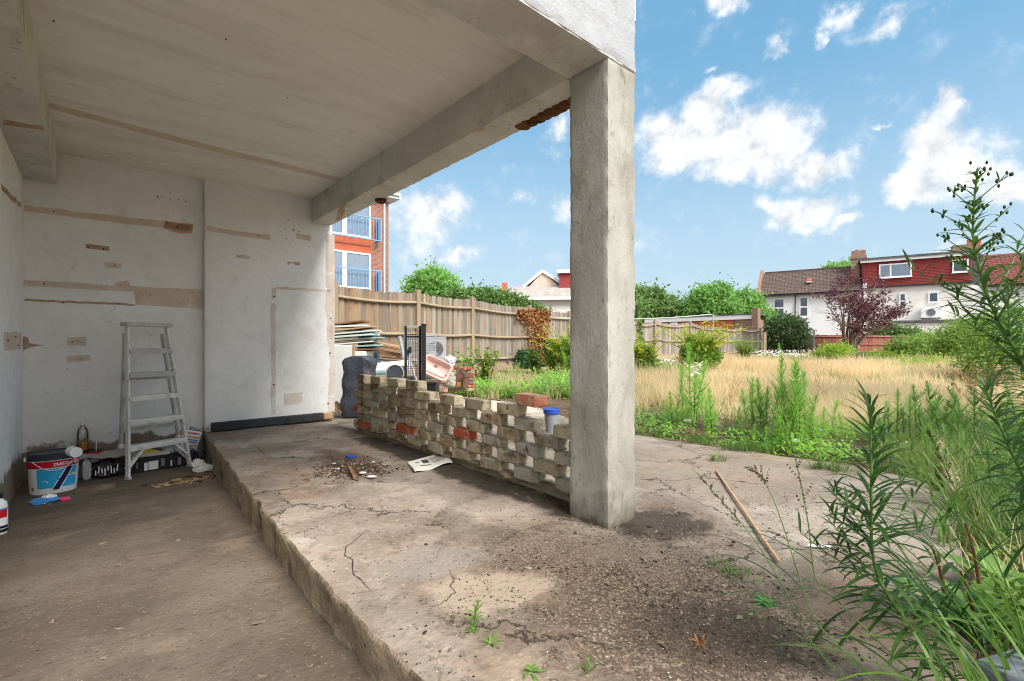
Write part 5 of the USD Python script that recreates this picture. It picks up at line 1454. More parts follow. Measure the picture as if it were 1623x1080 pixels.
def fence(name, label, path, top, low, pale_w, mats, post_mat, rails, sag=.06, post_every=None, gravel=True, posts=True, rail_mat=None, extra_h=None):
    """path: list of (x, y) post positions; top, low: heights above z = 0 at each post."""
    t = T(name, label, "fence", (path[0][0], path[0][1], 0))
    path = np.array(path, float)
    for i in range(len(path) - 1):
        a, b = path[i], path[i + 1]
        L = np.linalg.norm(b - a)
        d = (b - a) / L
        nrm = np.array([d[1], -d[0]])
        if nrm @ (-a) < 0:
            nrm = -nrm
        R = np.array([[d[0], nrm[0], 0], [d[1], nrm[1], 0], [0, 0, 1.0]])
        flip = np.linalg.det(R) < 0
        n = max(1, int(L / pale_w))
        for j in range(n):
            s = (j + .5) / n
            c = a + (b - a) * s
            zt = top[i] + (top[i + 1] - top[i]) * s - sag * math.sin(math.pi * s) + frng.normal() * .008
            zb = low[i] + (low[i + 1] - low[i]) * s + frng.normal() * .006
            w = L / n * 1.06
            v, f = boxm((-w / 2, -.006, zb), (w / 2, .006, zt))
            v[:, 1] += (v[:, 0] / w) * .012 + .009 * (1 if j % 2 else -1)      # lapped boards
            v[:, 0] += (v[:, 2] - zb) * frng.normal() * .004
            v = v @ R.T + [c[0] - nrm[0] * .03, c[1] - nrm[1] * .03, 0]
            mm = mats(i, s) if callable(mats) else mats[int(frng.integers(len(mats)))]
            t.part("pale", (v, f[:, ::-1] if flip else f), mm)
        for r in rails:
            za = [low[k] + (top[k] - low[k]) * r for k in (i, i + 1)]
            mid = (a + b) / 2
            k = 8
            pts = [np.array([*(a + (b - a) * s), za[0] + (za[1] - za[0]) * s - sag * .8 * math.sin(math.pi * s)]) + [nrm[0] * .012, nrm[1] * .012, 0] for s in np.linspace(.01, .99, k)]
            cs = [(-.035, -.03), (.04, -.004), (.04, .012), (-.035, .05)]
            P = np.stack([np.stack([p + np.array([nrm[0] * u_, nrm[1] * u_, w_]) for u_, w_ in cs + cs[:1]]) for p in pts])
            v, f = grid_sheet(P)
            t.part("rail", (v, f if flip else f[:, ::-1]), rail_mat or post_mat)
        if gravel:
            t.part("gravel_board", bar((*(a + nrm * .0), low[i] - .09), (*(b + nrm * .0), low[i + 1] - .09), .03, .2), post_mat)
    if posts:
        for i, p in enumerate(path):
            t.part("post", rbox((p[0], p[1], (top[i] + .06) / 2 - .1), (.1, .1, top[i] + .06 + .2), rotz(math.atan2(*(path[min(i + 1, len(path) - 1)] - path[max(i - 1, 0)])[::-1])), c=.008), post_mat)
    return t


def fx(px, py, rel=1.12):
    y = rel * F / (545 - py)
    return ((px - 811.5) / F * y, y)


pl = [(-5.4, 7.6), fx(531, 452), fx(662, 464), fx(748, 474.5), fx(839, 487), fx(902, 496), fx(956, 501.5)]
wd, gd = ["fence_wood_a", "fence_wood_b", "fence_wood_c", "fence_wood_e"], ["grey_pale_a", "grey_pale_b", "grey_pale_c"]


def near_mats(i, s):
    u_ = frng.random()
    if i <= 1:
        return ["fence_wood_d", "fence_wood_a", "fence_wood_b"][int(u_ * 3)]
    if i == 2 and u_ < .6 - s * .6:
        return ["fence_wood_a", "fence_wood_d"][int(frng.random() * 2)]
    return (wd[1:] + gd[:1])[int(u_ * 4)] if i <= 3 else (gd + wd[2:])[int(u_ * 5)]


fence("boarded_fence", "brown close boarded wooden fence behind the rubbish pile and ivy", pl, [2.0] * 7, [.42, .42, .36, .34, .33, .33, .33], .092, near_mats, "fence_post", (.10, .45, .86), sag=.05)
pf = [fx(956, 501.5), fx(1010, 508), fx(1038, 508.5), fx(1094, 511), fx(1142, 519, 1.15), fx(1174, 519.5, 1.15), (17.5, 33.6)]
fence("boarded_fence", "weathered grey close boarded fence beyond the pillar at the end of the meadow", pf, [2.0] * 4 + [2.05, 2.05, 2.0], [.3, .25, .2, .15, .15, .15, .15], .125, gd, "fence_post", (.10, .5, .9), sag=.14)
pr_ = [(21.6, 35.5), (24.6, 35.8), (27.4, 36), (30.2, 36.2), (33, 36.4)]
fence("red_fence", "low reddish brown boarded fence with grey posts before the white houses", pr_, [1.52] * 5, [.1] * 5, .16, ["red_fence"], "red_fence", (.12, .5, .9), sag=0, gravel=False, posts=False)
for i, (px, h_) in enumerate(((1290, 1.75), (1212, 1.5))):
    Y = 35.0 if i == 0 else 32.5
    t = T("fence_post", ["grey post standing before the reddish fence", "short grey timber post at the right end of the grey fence"][i], "post", (*at(px, 545, Y)[:2], .1))
    p_ = at(px, 545, Y)
    t.part("shaft", rbox((p_[0], Y, .1 + h_ / 2), (.12 + .08 * i, .12, h_), c=.01), "metal_grey" if i == 0 else "fence_post")
    t.part("top", rbox((p_[0], Y, .1 + h_ + .02), (.14 + .08 * i, .14, .04), c=.01), "metal_grey" if i == 0 else "fence_post")
# washing line and pole
pl0 = at(1130, 497, 16.0)
wp_ = T("line_pole", "thin grey washing line pole standing in the meadow", "pole", (pl0[0], 16, .1))
wp_.part("pole", tube([(pl0[0] + .03, 16, .05), (pl0[0], 16, pl0[2])], [.026, .02], 8), "metal_grey")
wp_.part("top_hook", bar((pl0[0] - .02, 16, pl0[2] - .1), (pl0[0] + .12, 16, pl0[2] - .07), .02, .02), "metal_grey")
l0, l1 = at(1128, 498.5, 16), at(880, 504, 13.5)
wl = T("washing_line", "pale green washing line stretched from the pole to the left", "line", (l0 + l1) / 2)
wl.part("line", tube([l0 + (l1 - l0) * s - np.array([0, 0, .09 * math.sin(math.pi * s)]) for s in np.linspace(0, 1, 16)], .013, 5), "board_mint")

# ---------------------------------------------------------------- buildings beyond


def window(t, x0, x1, z0, z1, y=0.0, mull=(), trans=(), fw=.07, back="curtain", parent=None, label=None, sill=True):
    """A window in a wall whose outside faces local -y."""
    w = t.part("window", cat_m(rbox(((x0 + x1) / 2, y - .03, z1 - fw / 2), (x1 - x0, .08, fw)), rbox(((x0 + x1) / 2, y - .03, z0 + fw / 2), (x1 - x0, .08, fw)), rbox((x0 + fw / 2, y - .03, (z0 + z1) / 2), (fw, .078, z1 - z0 - 2 * fw)), rbox((x1 - fw / 2, y - .03, (z0 + z1) / 2), (fw, .078, z1 - z0 - 2 * fw)),
                                *[rbox((x0 + (x1 - x0) * m, y - .03, (z0 + z1) / 2), (fw, .076, z1 - z0 - 2 * fw)) for m in mull], *[rbox(((x0 + x1) / 2, y - .03, z0 + (z1 - z0) * m), (x1 - x0 - 2 * fw, .074, fw)) for m in trans]), "frame_white", label=label)
    t.part("pane", rbox(((x0 + x1) / 2, y - .015, (z0 + z1) / 2), (x1 - x0 - 2 * fw, .01, z1 - z0 - 2 * fw)), "window_glass", parent=w)
    t.part("curtain", rbox(((x0 + x1) / 2, y - .003, (z0 + z1) / 2), (x1 - x0 - 2 * fw, .008, z1 - z0 - 2 * fw)), back, parent=w)
    if sill:
        t.part("sill", rbox(((x0 + x1) / 2, y - .06, z0 - .035), (x1 - x0 + .12, .16, .06)), "frame_white", parent=w)
    return w


# flats: facade runs along V, ends at the corner seen over the fence
cor = at(616, 318, 30.0)
fl_ = T("block_of_flats", "brick block of flats with blue balcony rails over the fence", "building", (cor[0], 30.0, .1), rz=UV_ROT, local=True)
Hf = cor[2] - .1
fl_.part("wall", rbox((-5, 4.0, Hf / 2), (10, 7.98, Hf)), "flats_brick")
dx = .85 * 30 / 760 * 1.15
sc_ = 30 / 760.0
XW1 = -1.20                                   # right edge of the window bay
zz = lambda py: (545 - py) * sc_ * .985 + EYE - .1
for nm, z0, z1 in (("upper", zz(383), zz(318)), ("lower", zz(462), zz(404))):
    fl_.part("bay_panel", rbox((XW1 - 2.2, -.03, (z0 + z1) / 2), (4.4, .09, z1 - z0)), "frame_white")
    window(fl_, XW1 - 1.62, XW1 - .06, z0 + .06, z1 - .05, y=-.085, fw=.09, sill=False)
    window(fl_, XW1 - 3.5, XW1 - 1.7, z0 + .06, z1 - .05, y=-.085, mull=(.5,), fw=.09, sill=False)
    zr0, zr1 = (zz(386), zz(351)) if nm == "upper" else (zz(470), zz(432))
    bl = fl_.part("balcony_rail", cat_m(rbox((XW1 - 1.9, -.5, zr1), (4.7, .06, .06)), rbox((XW1 - 1.9, -.5, zr0 + .05), (4.7, .05, .05)), rbox((XW1 + .44, -.27, zr1), (.06, .44, .06)), rbox((XW1 + .44, -.27, zr0 + .05), (.05, .44, .05)), rbox((XW1 + .44, -.5, (zr0 + zr1) / 2), (.07, .07, zr1 - zr0))), "rail_blue")
    for k in range(28):
        fl_.part("baluster", rbox((XW1 + .3 - k * .16, -.5, (zr0 + zr1) / 2), (.025, .025, zr1 - zr0 - .08)), "rail_blue", parent=bl)
    fl_.part("screen_panel", rbox((XW1 + .36, -.25, (zr0 + zr1) / 2), (.03, .4, zr1 - zr0 - .2)), "dark_room", parent=bl)
fl_.part("tile_panel", rbox((XW1 - 2.2, -.05, (zz(404) + zz(384)) / 2), (4.4, .12, zz(383.5) - zz(404.5))), "panel_orange")
fl_.part("panel_joint", rbox((XW1 - 2.2, -.115, (zz(404) + zz(384)) / 2), (4.3, .02, .03)), "pipe_black")
fl_.part("drainpipe", tube([(-.32, -.06, 0), (-.32, -.06, Hf - .3), (-.22, -.28, Hf - .1)], .055, 8), "frame_white")
fl_.part("roof", rbox((-4.85, 3.85, Hf + .22), (10.6, 8.6, .28)), "frame_white")
fl_.part("gutter", rbox((-4.85, -.5, Hf + .30), (10.7, .14, .12)), "vent_cream")
fl_.part("soffit_board", rbox((.50, 3.85, Hf + .24), (.10, 8.7, .34)), "frame_white")

# white flat roofed house behind the tree
wh = at(628, 456, 36)
w1 = T("white_house", "white flat roofed building peeping between the flats and the green tree", "building", (wh[0], 36, .1), rz=.2, local=True)
w1.part("wall", rbox((0, 3, 2.15), (3.0, 6, 4.3)), "render_white")
w1.part("parapet", rbox((0, 3, 4.38), (3.2, 6.2, .2)), "frame_white")
w1.part("window", rbox((.3, -.03, 3.3), (.9, .08, .9)), "dark_room")
w1.part("chimney", rbox((.9, 2, 4.9), (.5, .5, .9)), "render_white")

# bungalow with gable and red dormer over the hedge
bcx = at(857, 423, 44)
bu = T("gabled_house", "grey roofed house with white edged gable and red dormer over the hedge", "building", (bcx[0], 44, .1), rz=-.12, local=True)
s44 = 44 / 760.0
zr = lambda py: (545 - py) * s44 + EYE - .1


def slab_roof(t, corners, th, mat, name="roof", parent=None):
    c = np.array(corners, float)
    n = np.cross(c[1] - c[0], c[2] - c[0]); n /= np.linalg.norm(n)
    if n[2] < 0:
        n = -n; c = c[::-1]
    k = len(c)
    f = [(0, i, i + 1) for i in range(1, k - 1)]
    return t.part(name, thicken((c, np.array(f)), -n * th), mat, parent=parent)


bu.part("wall", rbox((0, 4.2, zr(473) / 2), (8.6, 8.3, zr(473))), "render_cream")
gx0, gx1, gz0, gz1 = -1.55, 1.95, zr(448), zr(424)
bu.part("gable", plate([(gx0, gz0 - .4), (gx1, gz0 - .4), (.05, gz1 - .1)], .2, ((0, 2.4, 0), (1, 0, 0), (0, 0, 1), (0, -1, 0))), "bare_plaster")
for a_, b_ in (((gx0 - .3, gz0 - .15), (.05, gz1)), ((.05, gz1), (gx1 + 1.8, gz0 - 1.1))):
    bu.part("bargeboard", bar((a_[0], 2.1, a_[1]), (b_[0], 2.1, b_[1]), .12, .26, up=(0, 0, 1)), "frame_white")
slab_roof(bu, [(.05, 2.05, gz1 + .14), (gx0 - .4, 2.05, gz0 - .05), (gx0 - .4, 8, gz0 - .05), (.05, 8, gz1 + .14)], .14, "slate_grey")
slab_roof(bu, [(.05, 2.06, gz1 + .14), (.05, 8, gz1 + .14), (gx1 + 2.4, 8, gz0 - 1.3), (gx1 + 2.4, 2.06, gz0 - 1.3)], .14, "slate_grey")
slab_roof(bu, [(-4.8, -.5, zr(472)), (4.6, -.5, zr(472)), (3.0, 2.3, zr(447)), (-2.6, 2.3, zr(449))], .16, "slate_grey")
slab_roof(bu, [(-4.8, -.5, zr(472)), (-2.6, 2.3, zr(449)), (-2.6, 6, zr(449)), (-4.8, 8.5, zr(472))], .16, "slate_grey")
bu.part("fascia", rbox((0, -.48, zr(474)), (9.2, .08, .26)), "frame_white")
dm_ = bu.part("dormer", rbox((3.1, 3.0, (zr(430) + zr(462)) / 2), (2.9, 3.0, zr(430) - zr(462))), "tile_hung_red")
bu.part("dormer_roof", rbox((3.1, 3.0, zr(430) + .14), (3.3, 3.5, .3)), "frame_white", parent=dm_)
bu.part("dormer_post", rbox((4.6, 1.46, (zr(430) + zr(462)) / 2), (.2, .1, zr(430) - zr(462))), "frame_white", parent=dm_)
bu.part("chimney", rbox((-3.6, 2.0, zr(452)), (.5, .5, 1.0)), "terracotta")

# brick garage behind the grey fence
g0 = at(1025, 510, 44); g1 = at(1194, 502, 37)
gd_ = T("brick_garage", "low brick garage with white fascia behind the grey fence", "building", ((g0[0] + g1[0]) / 2, 40.5, .1), rz=math.atan2(g1[1] - g0[1], g1[0] - g0[0]), local=True)
Lg = np.linalg.norm((g1 - g0)[:2])
gd_.part("wall", rbox((0, 2.5, 1.35), (Lg, 5, 2.7)), "chimney_brick")
gd_.part("red_panel", rbox((Lg / 2 - 3.8, -.03, 2.25), (4.6, .08, .75)), "panel_orange")
gd_.part("fascia", rbox((0, -.06, 2.86), (Lg + .3, .14, .34)), "frame_white")
gd_.part("roof", rbox((0, 2.5, 3.06), (Lg + .4, 5.3, .1)), "roof_felt")
gd_.part("end_pier", rbox((Lg / 2 + .2, 0, 1.75), (.45, .5, 3.5)), "chimney_brick")
gd_.part("lamp", rbox((Lg / 2 - 6.6, -.12, 2.45), (.6, .16, .3)), "frame_white")

# white terrace with tiled roofs and a red tile hung dormer
F0 = np.array([28.6, 55.0, .1])
FR = math.atan2(-.547, .837)


def fhit(px):
    """Distance along the terrace front seen at this column."""
    r = (px - 811.5) / F
    return (r * 55.0 - 28.6) / (.837 + .547 * r)


def fz(px, py):
    y = 55.0 - .547 * fhit(px)
    return EYE - .1 + (545 - py) / F * y


h1 = T("white_cottage", "white house with brown tiled roof left of the red dormer", "building", F0, rz=FR, local=True)
xa, xb = fhit(1207), fhit(1366)
ze = fz(1207, 469)
h1.part("wall", rbox(((xa + xb) / 2, 4, ze / 2), (xb - xa, 8, ze)), "render_white")


def tiled_roof(t, x0, x1, y0, z0, y1, z1, mat, rows=16, cols=None):
    """Rows of roof tiles, each lapped on the one below; each row built, the row's tiles standing proud in turn."""
    out = []
    dy, dz = (y1 - y0) / rows, (z1 - z0) / rows
    L = math.hypot(dy, dz)
    ang = math.atan2(dz, dy)
    cols = cols or max(1, int((x1 - x0) / .33))
    R = rot([1, 0, 0], ang)
    for r in range(rows):
        for c in range(cols):
            w = (x1 - x0) / cols
            v, f = boxm((-w / 2 + .012, -L * .05, 0), (w / 2 - .012, L * 1.08, .035))
            v[:, 2] += .03 * (1 - (v[:, 1] / L)) + .014 * (c % 2) * 0
            out.append((v @ R.T + [x0 + w * (c + .5), y0 + dy * r, z0 + dz * r + .05], f))
    return cat_m(*out)


zr1_ = fz(1214, 436) * 1.068
rf_ = slab_roof(h1, [(xa - .1, -.35, ze - .05), (xb, -.35, ze - .05), (xb, 3.9, zr1_), (xa - .1, 3.9, zr1_)], .12, "roof_felt")
h1.part("roof_tile", tiled_roof(h1, xa - .1, xb - .05, -.4, ze - .02, 3.9, zr1_, "roof_tile"), "roof_tile", kind="stuff")
slab_roof(h1, [(xa - .1, 3.92, zr1_), (xb, 3.92, zr1_), (xb, 8.2, ze - .05), (xa - .1, 8.2, ze - .05)], .12, "roof_tile")
h1.part("gable_parapet", bar((xa - .32, -.55, ze - .15), (xa - .32, 3.9, zr1_ + .22), .36, .6), "chimney_brick")
h1.part("ridge", bar((xa, 3.9, zr1_ + .12), (xb, 3.9, zr1_ + .12), .3, .2), "roof_tile")
h1.part("gutter", rbox(((xa + xb) / 2, -.42, ze - .10), (xb - xa, .14, .12)), "pipe_black")
for px in (1213.5, 1260.5):
    h1.part("drainpipe", tube([(fhit(px), -.08, 0), (fhit(px), -.08, ze - .15)], .055, 6), "pipe_black")
for p0, p1, q0, q1 in ((1227, 1242.5, 474.5, 503), (1268, 1280, 472, 502)):
    window(h1, fhit(p0) - .12, fhit(p1) + .12, fz(p0, q1) - .1, fz(p0, q0) + .1, trans=(.5,), back="dark_room", fw=.17)
h1.part("roof_vent", rbox((fhit(1282.5), 1.15, fz(1282, 443.5)), (.45, .4, .35), rot([1, 0, 0], .75)), "panel_orange")
h1.part("vent_edge", rbox((fhit(1282.5), .95, fz(1282, 445.5)), (.5, .1, .12)), "frame_white")
ch = h1.part("chimney", cat_m(rbox((xb - .15, 3.0, fz(1366, 412)), (1.25, 1.0, fz(1366, 403) - fz(1366, 445))), rbox((xb - .15, 3.0, fz(1366, 404) + .15), (1.45, 1.2, .3))), "chimney_brick")
h1.part("buttress", bar((xb - .45, 1.2, fz(1360, 470)), (xb - .45, 2.7, fz(1360, 415)), .7, .5), "chimney_brick")
for k_, px in enumerate((1361.5, 1371.5)):
    h1.part("chimney_pot", move(revolve([(0, 0), (.2, 0), (.17, .7), (.21, .72), (.21, .85), (.14, .86), (0, .8)], 14), (fhit(px), 3.0, fz(px, 402))), "terracotta", smooth=40)

h2 = T("red_dormer_house", "cream house with a wide red tile hung dormer and white window", "building", F0, rz=FR, local=True)
xc, xd = fhit(1368), fhit(1541)
zd0, zd1 = fz(1369, 456), fz(1369, 415)
h2.part("wall", rbox(((xc + xd) / 2, 4, zd0 / 2), (xd - xc, 7.9, zd0)), "render_cream")
dmr = h2.part("dormer", rbox(((xc + xd) / 2, 3.5, (zd0 + zd1) / 2), (xd - xc, 6.9, zd1 - zd0 - .02)), "tile_hung_red")
rows_ = 17
tl = []
hh = (zd1 - zd0 - .2) / rows_
for r in range(rows_):
    nco = int((xd - xc) / .22)
    for c in range(nco):
        v, f = boxm((-.10, -.02, 0), (.10, 0, hh * 1.06))
        v[:, 1] -= (1 - v[:, 2] / hh) * .035
        tl.append((v + [xc + (c + .5 + .5 * (r % 2) * .9) * (xd - xc - .1) / nco, .05, zd0 + .03 + r * hh], f))
h2.part("hung_tile", cat_m(*tl), "tile_hung_red", kind="stuff", parent=dmr)
h2.part("fascia", rbox(((xc + xd) / 2, -.12, zd1 - .03), (xd - xc + .5, .2, .26)), "frame_white", parent=dmr)
h2.part("flat_roof", rbox(((xc + xd) / 2, 3.4, zd1 + .2), (xd - xc + .7, 7.4, .2)), "roof_felt", parent=dmr)
h2.part("lead_apron", rbox(((xc + xd) / 2, -.10, zd0 - .02), (xd - xc, .26, .14)), "pipe_black")
window(h2, fhit(1393), fhit(1445), fz(1419, 440), fz(1419, 418), y=-.02, mull=(.36,), fw=.12, label="wide two light window in the dormer")
window(h2, fhit(1509), fhit(1535), fz(1522, 432), fz(1522, 411), y=-.02, fw=.12, back="dark_room", label="smaller window at the right end of the dormer")
window(h2, fhit(1471), fhit(1488), fz(1480, 480), fz(1480, 463), fw=.12, back="dark_room", label="small square window in the cream wall")
window(h2, fhit(1425), fhit(1436), fz(1430, 490), fz(1430, 465), trans=(.5,), fw=.1, back="dark_room", label="narrow sash window behind the plum tree")
h2.part("drainpipe", tube([(fhit(1370), -.1, 0), (fhit(1370), -.1, zd0 - .1)], .07, 6), "frame_white")
h2.part("hopper", rbox((fhit(1370), -.16, zd0 + .15), (.36, .3, .5), c=.04), "frame_white")
xcen, zc_ = fhit(1475), fz(1475, 496)
ac = T("air_conditioner", "white wall mounted air conditioner with round fan grille on the cream house", "air conditioner", tuple(F0 + rotz(FR) @ np.array([xcen, -.3, zc_])), rz=FR, local=True)
ac.part("case", rbox((0, 0, 0), (1.55, .5, 1.05), c=.04), "frame_white")
v, f = revolve([(.30, 0), (.36, 0), (.36, .03), (.30, .03)], 28)
ac.part("grille_ring", (np.stack([v[:, 0] - .05, -v[:, 2] - .25, v[:, 1]], 1), f), "metal_grey")
v, f = revolve([(0, 0), (.3, 0), (.3, .012), (0, .012)], 28)
ac.part("fan_grille", (np.stack([v[:, 0] - .05, -v[:, 2] - .248, v[:, 1]], 1), f), "metal_grey")
for k_ in range(7):
    zq = -.24 + k_ * .08
    hw = math.sqrt(.3 ** 2 - zq ** 2)
    ac.part("grille_bar", rbox((-.05, -.27, zq), (hw * 2, .02, .018)), "pipe_black")
for sx in (-.6, .6):
    ac.part("bracket", rbox((sx, .05, -.57), (.08, .55, .08)), "pipe_black")
ex = h2.part("extension_roof", rbox(((fhit(1412) + fhit(1528)) / 2, -1.5, fz(1470, 511)), (fhit(1528) - fhit(1412), 2.9, .22)), "roof_felt")
h2.part("extension_wall", rbox(((fhit(1412) + fhit(1528)) / 2, -1.45, fz(1470, 513) / 2), (fhit(1528) - fhit(1412) - .3, 2.7, fz(1470, 513) - .02)), "render_cream")
h3 = T("red_roofed_house", "white house with dark red tiled roof at the right edge behind the tall weed", "building", F0, rz=FR, local=True)
xe, xf = fhit(1562), fhit(1562) + 12
z3 = fz(1600, 452)
h3.part("wall", rbox(((xe + xf) / 2, 4, z3 / 2), (xf - xe, 8, z3)), "render_white")
slab_roof(h3, [(xe, -.3, z3 - .04), (xf, -.3, z3 - .04), (xf, 3.9, fz(1600, 405) * 1.07), (xe, 3.9, fz(1600, 405) * 1.07)], .12, "roof_felt")
h3.part("roof_tile", tiled_roof(h3, xe, xf, -.35, z3, 3.9, fz(1600, 405) * 1.07, "roof_tile_red", rows=17), "roof_tile_red", kind="stuff")
h3.part("gutter", rbox(((xe + xf) / 2, -.4, z3 - .08), (xf - xe, .14, .12)), "pipe_black")
h3.part("party_wall", rbox((xe - .75, 2.3, fz(1560, 450) / 2), (1.3, 4.4, fz(1560, 450))), "render_white", label="white party wall")
h3.part("dormer_cheek", rbox((xe - .75, 2.35, (fz(1560, 449.5) + fz(1560, 402)) / 2), (1.2, 4.2, fz(1560, 402) - fz(1560, 449.5))), "roof_felt", label="dark slate clad dormer cheek")
h3.part("chimney", cat_m(rbox((xe - .9, 3.0, fz(1556, 396)), (1.9, 1.2, 2.0)), rbox((xe - .9, 3.0, fz(1556, 388)), (2.2, 1.4, .3))), "chimney_brick")
for px in (1549, 1557, 1566):
    h3.part("chimney_pot", move(revolve([(0, 0), (.2, 0), (.17, .8), (.21, .82), (.14, .95), (0, .9)], 14), (fhit(px), 3.0, fz(1556, 386))), "terracotta", smooth=40)
window(h3, fhit(1611), fhit(1618), fz(1614, 486), fz(1614, 462), trans=(.5,), fw=.1, back="dark_room")
# ---------------------------------------------------------------- grass and weeds
grng = np.random.default_rng(90)


def thin(P):
    return P[:, :, [0, 2]]


def grass_mesh(n, where, hmin, hmax, w, lean, seed, per=9, spread=.05, bend=(.2, 1.1), nseg=3):
    r = np.random.default_rng(seed)
    c = where(r, n)
    c = np.repeat(c, per, 0)
    m = len(c)
    c = c + np.c_[r.normal(size=(m, 2)) * spread, np.zeros(m)]
    dist = np.hypot(c[:, 0], c[:, 1])
    W = np.maximum(w, dist * .00085) * r.uniform(.7, 1.3, m)
    tall = .5 + .95 * meshkit.fbm(np.stack([c[:, 0] * .9, c[:, 1] * .9, c[:, 0] * 0], -1), 3, 17)
    P = blades(c, r.uniform(0, 2 * np.pi, m), r.uniform(lean, 1.5, m), r.uniform(*bend, m), r.uniform(hmin, hmax, m) * tall, W, nseg=nseg, fold=0, shape="grass")
    return strips(thin(P))


def field(px0, px1, y0, y1, gate=None, seed=0):
    def f(r, n):
        out = np.zeros((0, 3))
        while len(out) < n:
            k = n * 3
            Y = np.exp(r.uniform(math.log(y0), math.log(y1), k))
            X = (r.uniform(px0, px1, k) - 811.5) / F * Y
            c = np.stack([X, Y, gz(X, Y)], 1)
            ok = ~shapely.contains_xy(poly.buffer(.06), X, Y)
            if gate:
                ok &= r.random(k) < gate(X, Y)
            out = np.vstack([out, c[ok]])
        return out[:n]
    return f


patch = lambda X, Y, sc=.6, sd=3: np.clip((meshkit.fbm(np.stack([X * sc, Y * sc, X * 0], -1), 3, sd) - .38) * 6, .04, 1)
pxof = lambda X, Y: 811.5 + F * X / Y
edge = lambda X, Y: sstep(5.6, 7.2, Y + .5 * np.sin(X * 2.3) + .25 * np.sin(X * 5 + 1) - -np.where(pxof(X, Y) > 1290, 1.6, 0))
mg = T("dry_grass", "tall straw coloured dry grass filling the meadow", "grass", (4, 12, 0), kind="stuff")
mg.part("grass", grass_mesh(7600, field(960, 1700, 5.0, 27, lambda X, Y: edge(X, Y) * patch(X, Y)), .15, .44, .003, .5, 91), "grass_dry", kind="stuff")
mg.part("grass", grass_mesh(2300, field(960, 1700, 5.0, 30, lambda X, Y: edge(X, Y) * patch(X, Y, .35, 8)), .12, .34, .004, .6, 92), "grass_green", kind="stuff")
mg.part("seed_heads", grass_mesh(1500, field(960, 1700, 5.2, 18, lambda X, Y: edge(X, Y) * patch(X, Y)), .3, .52, .0026, 1.1, 93, per=3, bend=(.05, .5)), "grass_dry", kind="stuff")
mg.part("grass", grass_mesh(1500, field(1700, 3600, 3.0, 27, lambda X, Y: patch(X, Y)), .15, .44, .005, .5, 194), "grass_dry", kind="stuff")
mg.part("grass", grass_mesh(900, field(1700, 3600, 1.5, 20, lambda X, Y: patch(X, Y, .35, 8)), .12, .34, .005, .6, 195), "grass_green", kind="stuff")
lg_ = T("green_grass", "rough green and yellow grass before the brown fence left of the pillar", "grass", (-.5, 9, 0), kind="stuff")
lg_.part("grass", grass_mesh(300, field(715, 985, 7.6, 13.5, lambda X, Y: patch(X, Y, 1.1, 5)), .08, .24, .004, .7, 94), "grass_green", kind="stuff")
lg_.part("grass", grass_mesh(330, field(740, 985, 7.6, 13.5, lambda X, Y: patch(X, Y, 1.3, 9)), .12, .36, .004, .8, 95), "grass_dry", kind="stuff")
rgz = lambda X, Y: np.where(X > 1.25 + .35 * (Y - 1.2), 1.0, .0)
rgr = T("green_grass", "tangled green grass and low weeds on the right beside the slab", "grass", (3, 3, 0), kind="stuff")
rgr.part("grass", grass_mesh(330, field(1395, 1780, 1.9, 5.5, lambda X, Y: rgz(X, Y) * patch(X, Y, 1.2, 11)), .1, .36, .0035, .7, 96, per=7), "grass_green", kind="stuff")
rgr.part("grass", grass_mesh(240, field(1480, 1780, 1.9, 5.0, lambda X, Y: rgz(X, Y) * patch(X, Y, 1.1, 12)), .15, .46, .005, .8, 97, per=6, nseg=5), "blade_green", kind="stuff")
rgr.part("grass", grass_mesh(170, field(1395, 1780, 1.6, 5.5, rgz), .1, .4, .003, .6, 98, per=6), "grass_dry", kind="stuff")


def low_leaves(n, where, size, up, seed):
    r = np.random.default_rng(seed)
    c = where(r, n)
    c[:, 2] += r.uniform(0, up, n) ** 1.3
    m = len(c)
    return strips(thin(blades(c, r.uniform(0, 6.3, m), r.uniform(-.2, .9, m), r.uniform(0, .8, m), size * r.uniform(.6, 1.4, m), size * .38 * r.uniform(.7, 1.3, m), nseg=2, fold=.1, shape="broad")))


gc = T("ground_weeds", "low leafy weeds over the dark soil along the edge of the slab", "weeds", (2, 5, 0), kind="stuff")
gc.part("leaves", low_leaves(7000, field(990, 1440, 3.6, 7.6, lambda X, Y: patch(X, Y, 1.6, 4) * (1 - .8 * sstep(6.0, 7.6, Y))), .05, .2, 101), "leaf_weed", kind="stuff")
gc.part("leaves", low_leaves(5200, field(1420, 1800, 1.4, 7, lambda X, Y: rgz(X, Y) * patch(X, Y, 1.4, 6)), .05, .22, 102), "leaf_bramble", kind="stuff")
gc.part("leaves", low_leaves(6000, field(715, 985, 7.7, 12.5, lambda X, Y: patch(X, Y, .9, 7)), .10, .34, 103), "leaf_weed", kind="stuff")
dl = debris((1.5, 5.0), .9, 380, .02, ["dirt_crumbs", "leaf_dead", "soil"], 63, zfun=lambda x, y: float(gz(x, y)), flat=.4, aspect=.45, ang=-.35)
debris_thing("dead_leaves", "dead leaves and dark clods on the bare soil at the slab edge", "dead leaves", {k: v for k, v in dl.items()}, (1.5, 5, 0))
dl2 = debris((2.05, 1.75), .55, 260, .018, ["dirt_crumbs", "leaf_dead", "leaf_dead"], 64, zfun=lambda x, y: float(gz(x, y)) + .02, flat=.3, aspect=.9)
debris_thing("dead_leaves", "rusty dead leaves under the plants at the lower right", "dead leaves", dl2, (2, 1.75, 0))


def tufts_along(seed, line, n, h):
    r = np.random.default_rng(seed)
    L = np.array([gp(*p) for p in line])
    k = r.integers(0, len(L) - 1, n)
    t = r.random(n)[:, None]
    c = L[k] * (1 - t) + L[k + 1] * t + np.c_[r.normal(size=(n, 2)) * .04, np.zeros(n)]
    return c


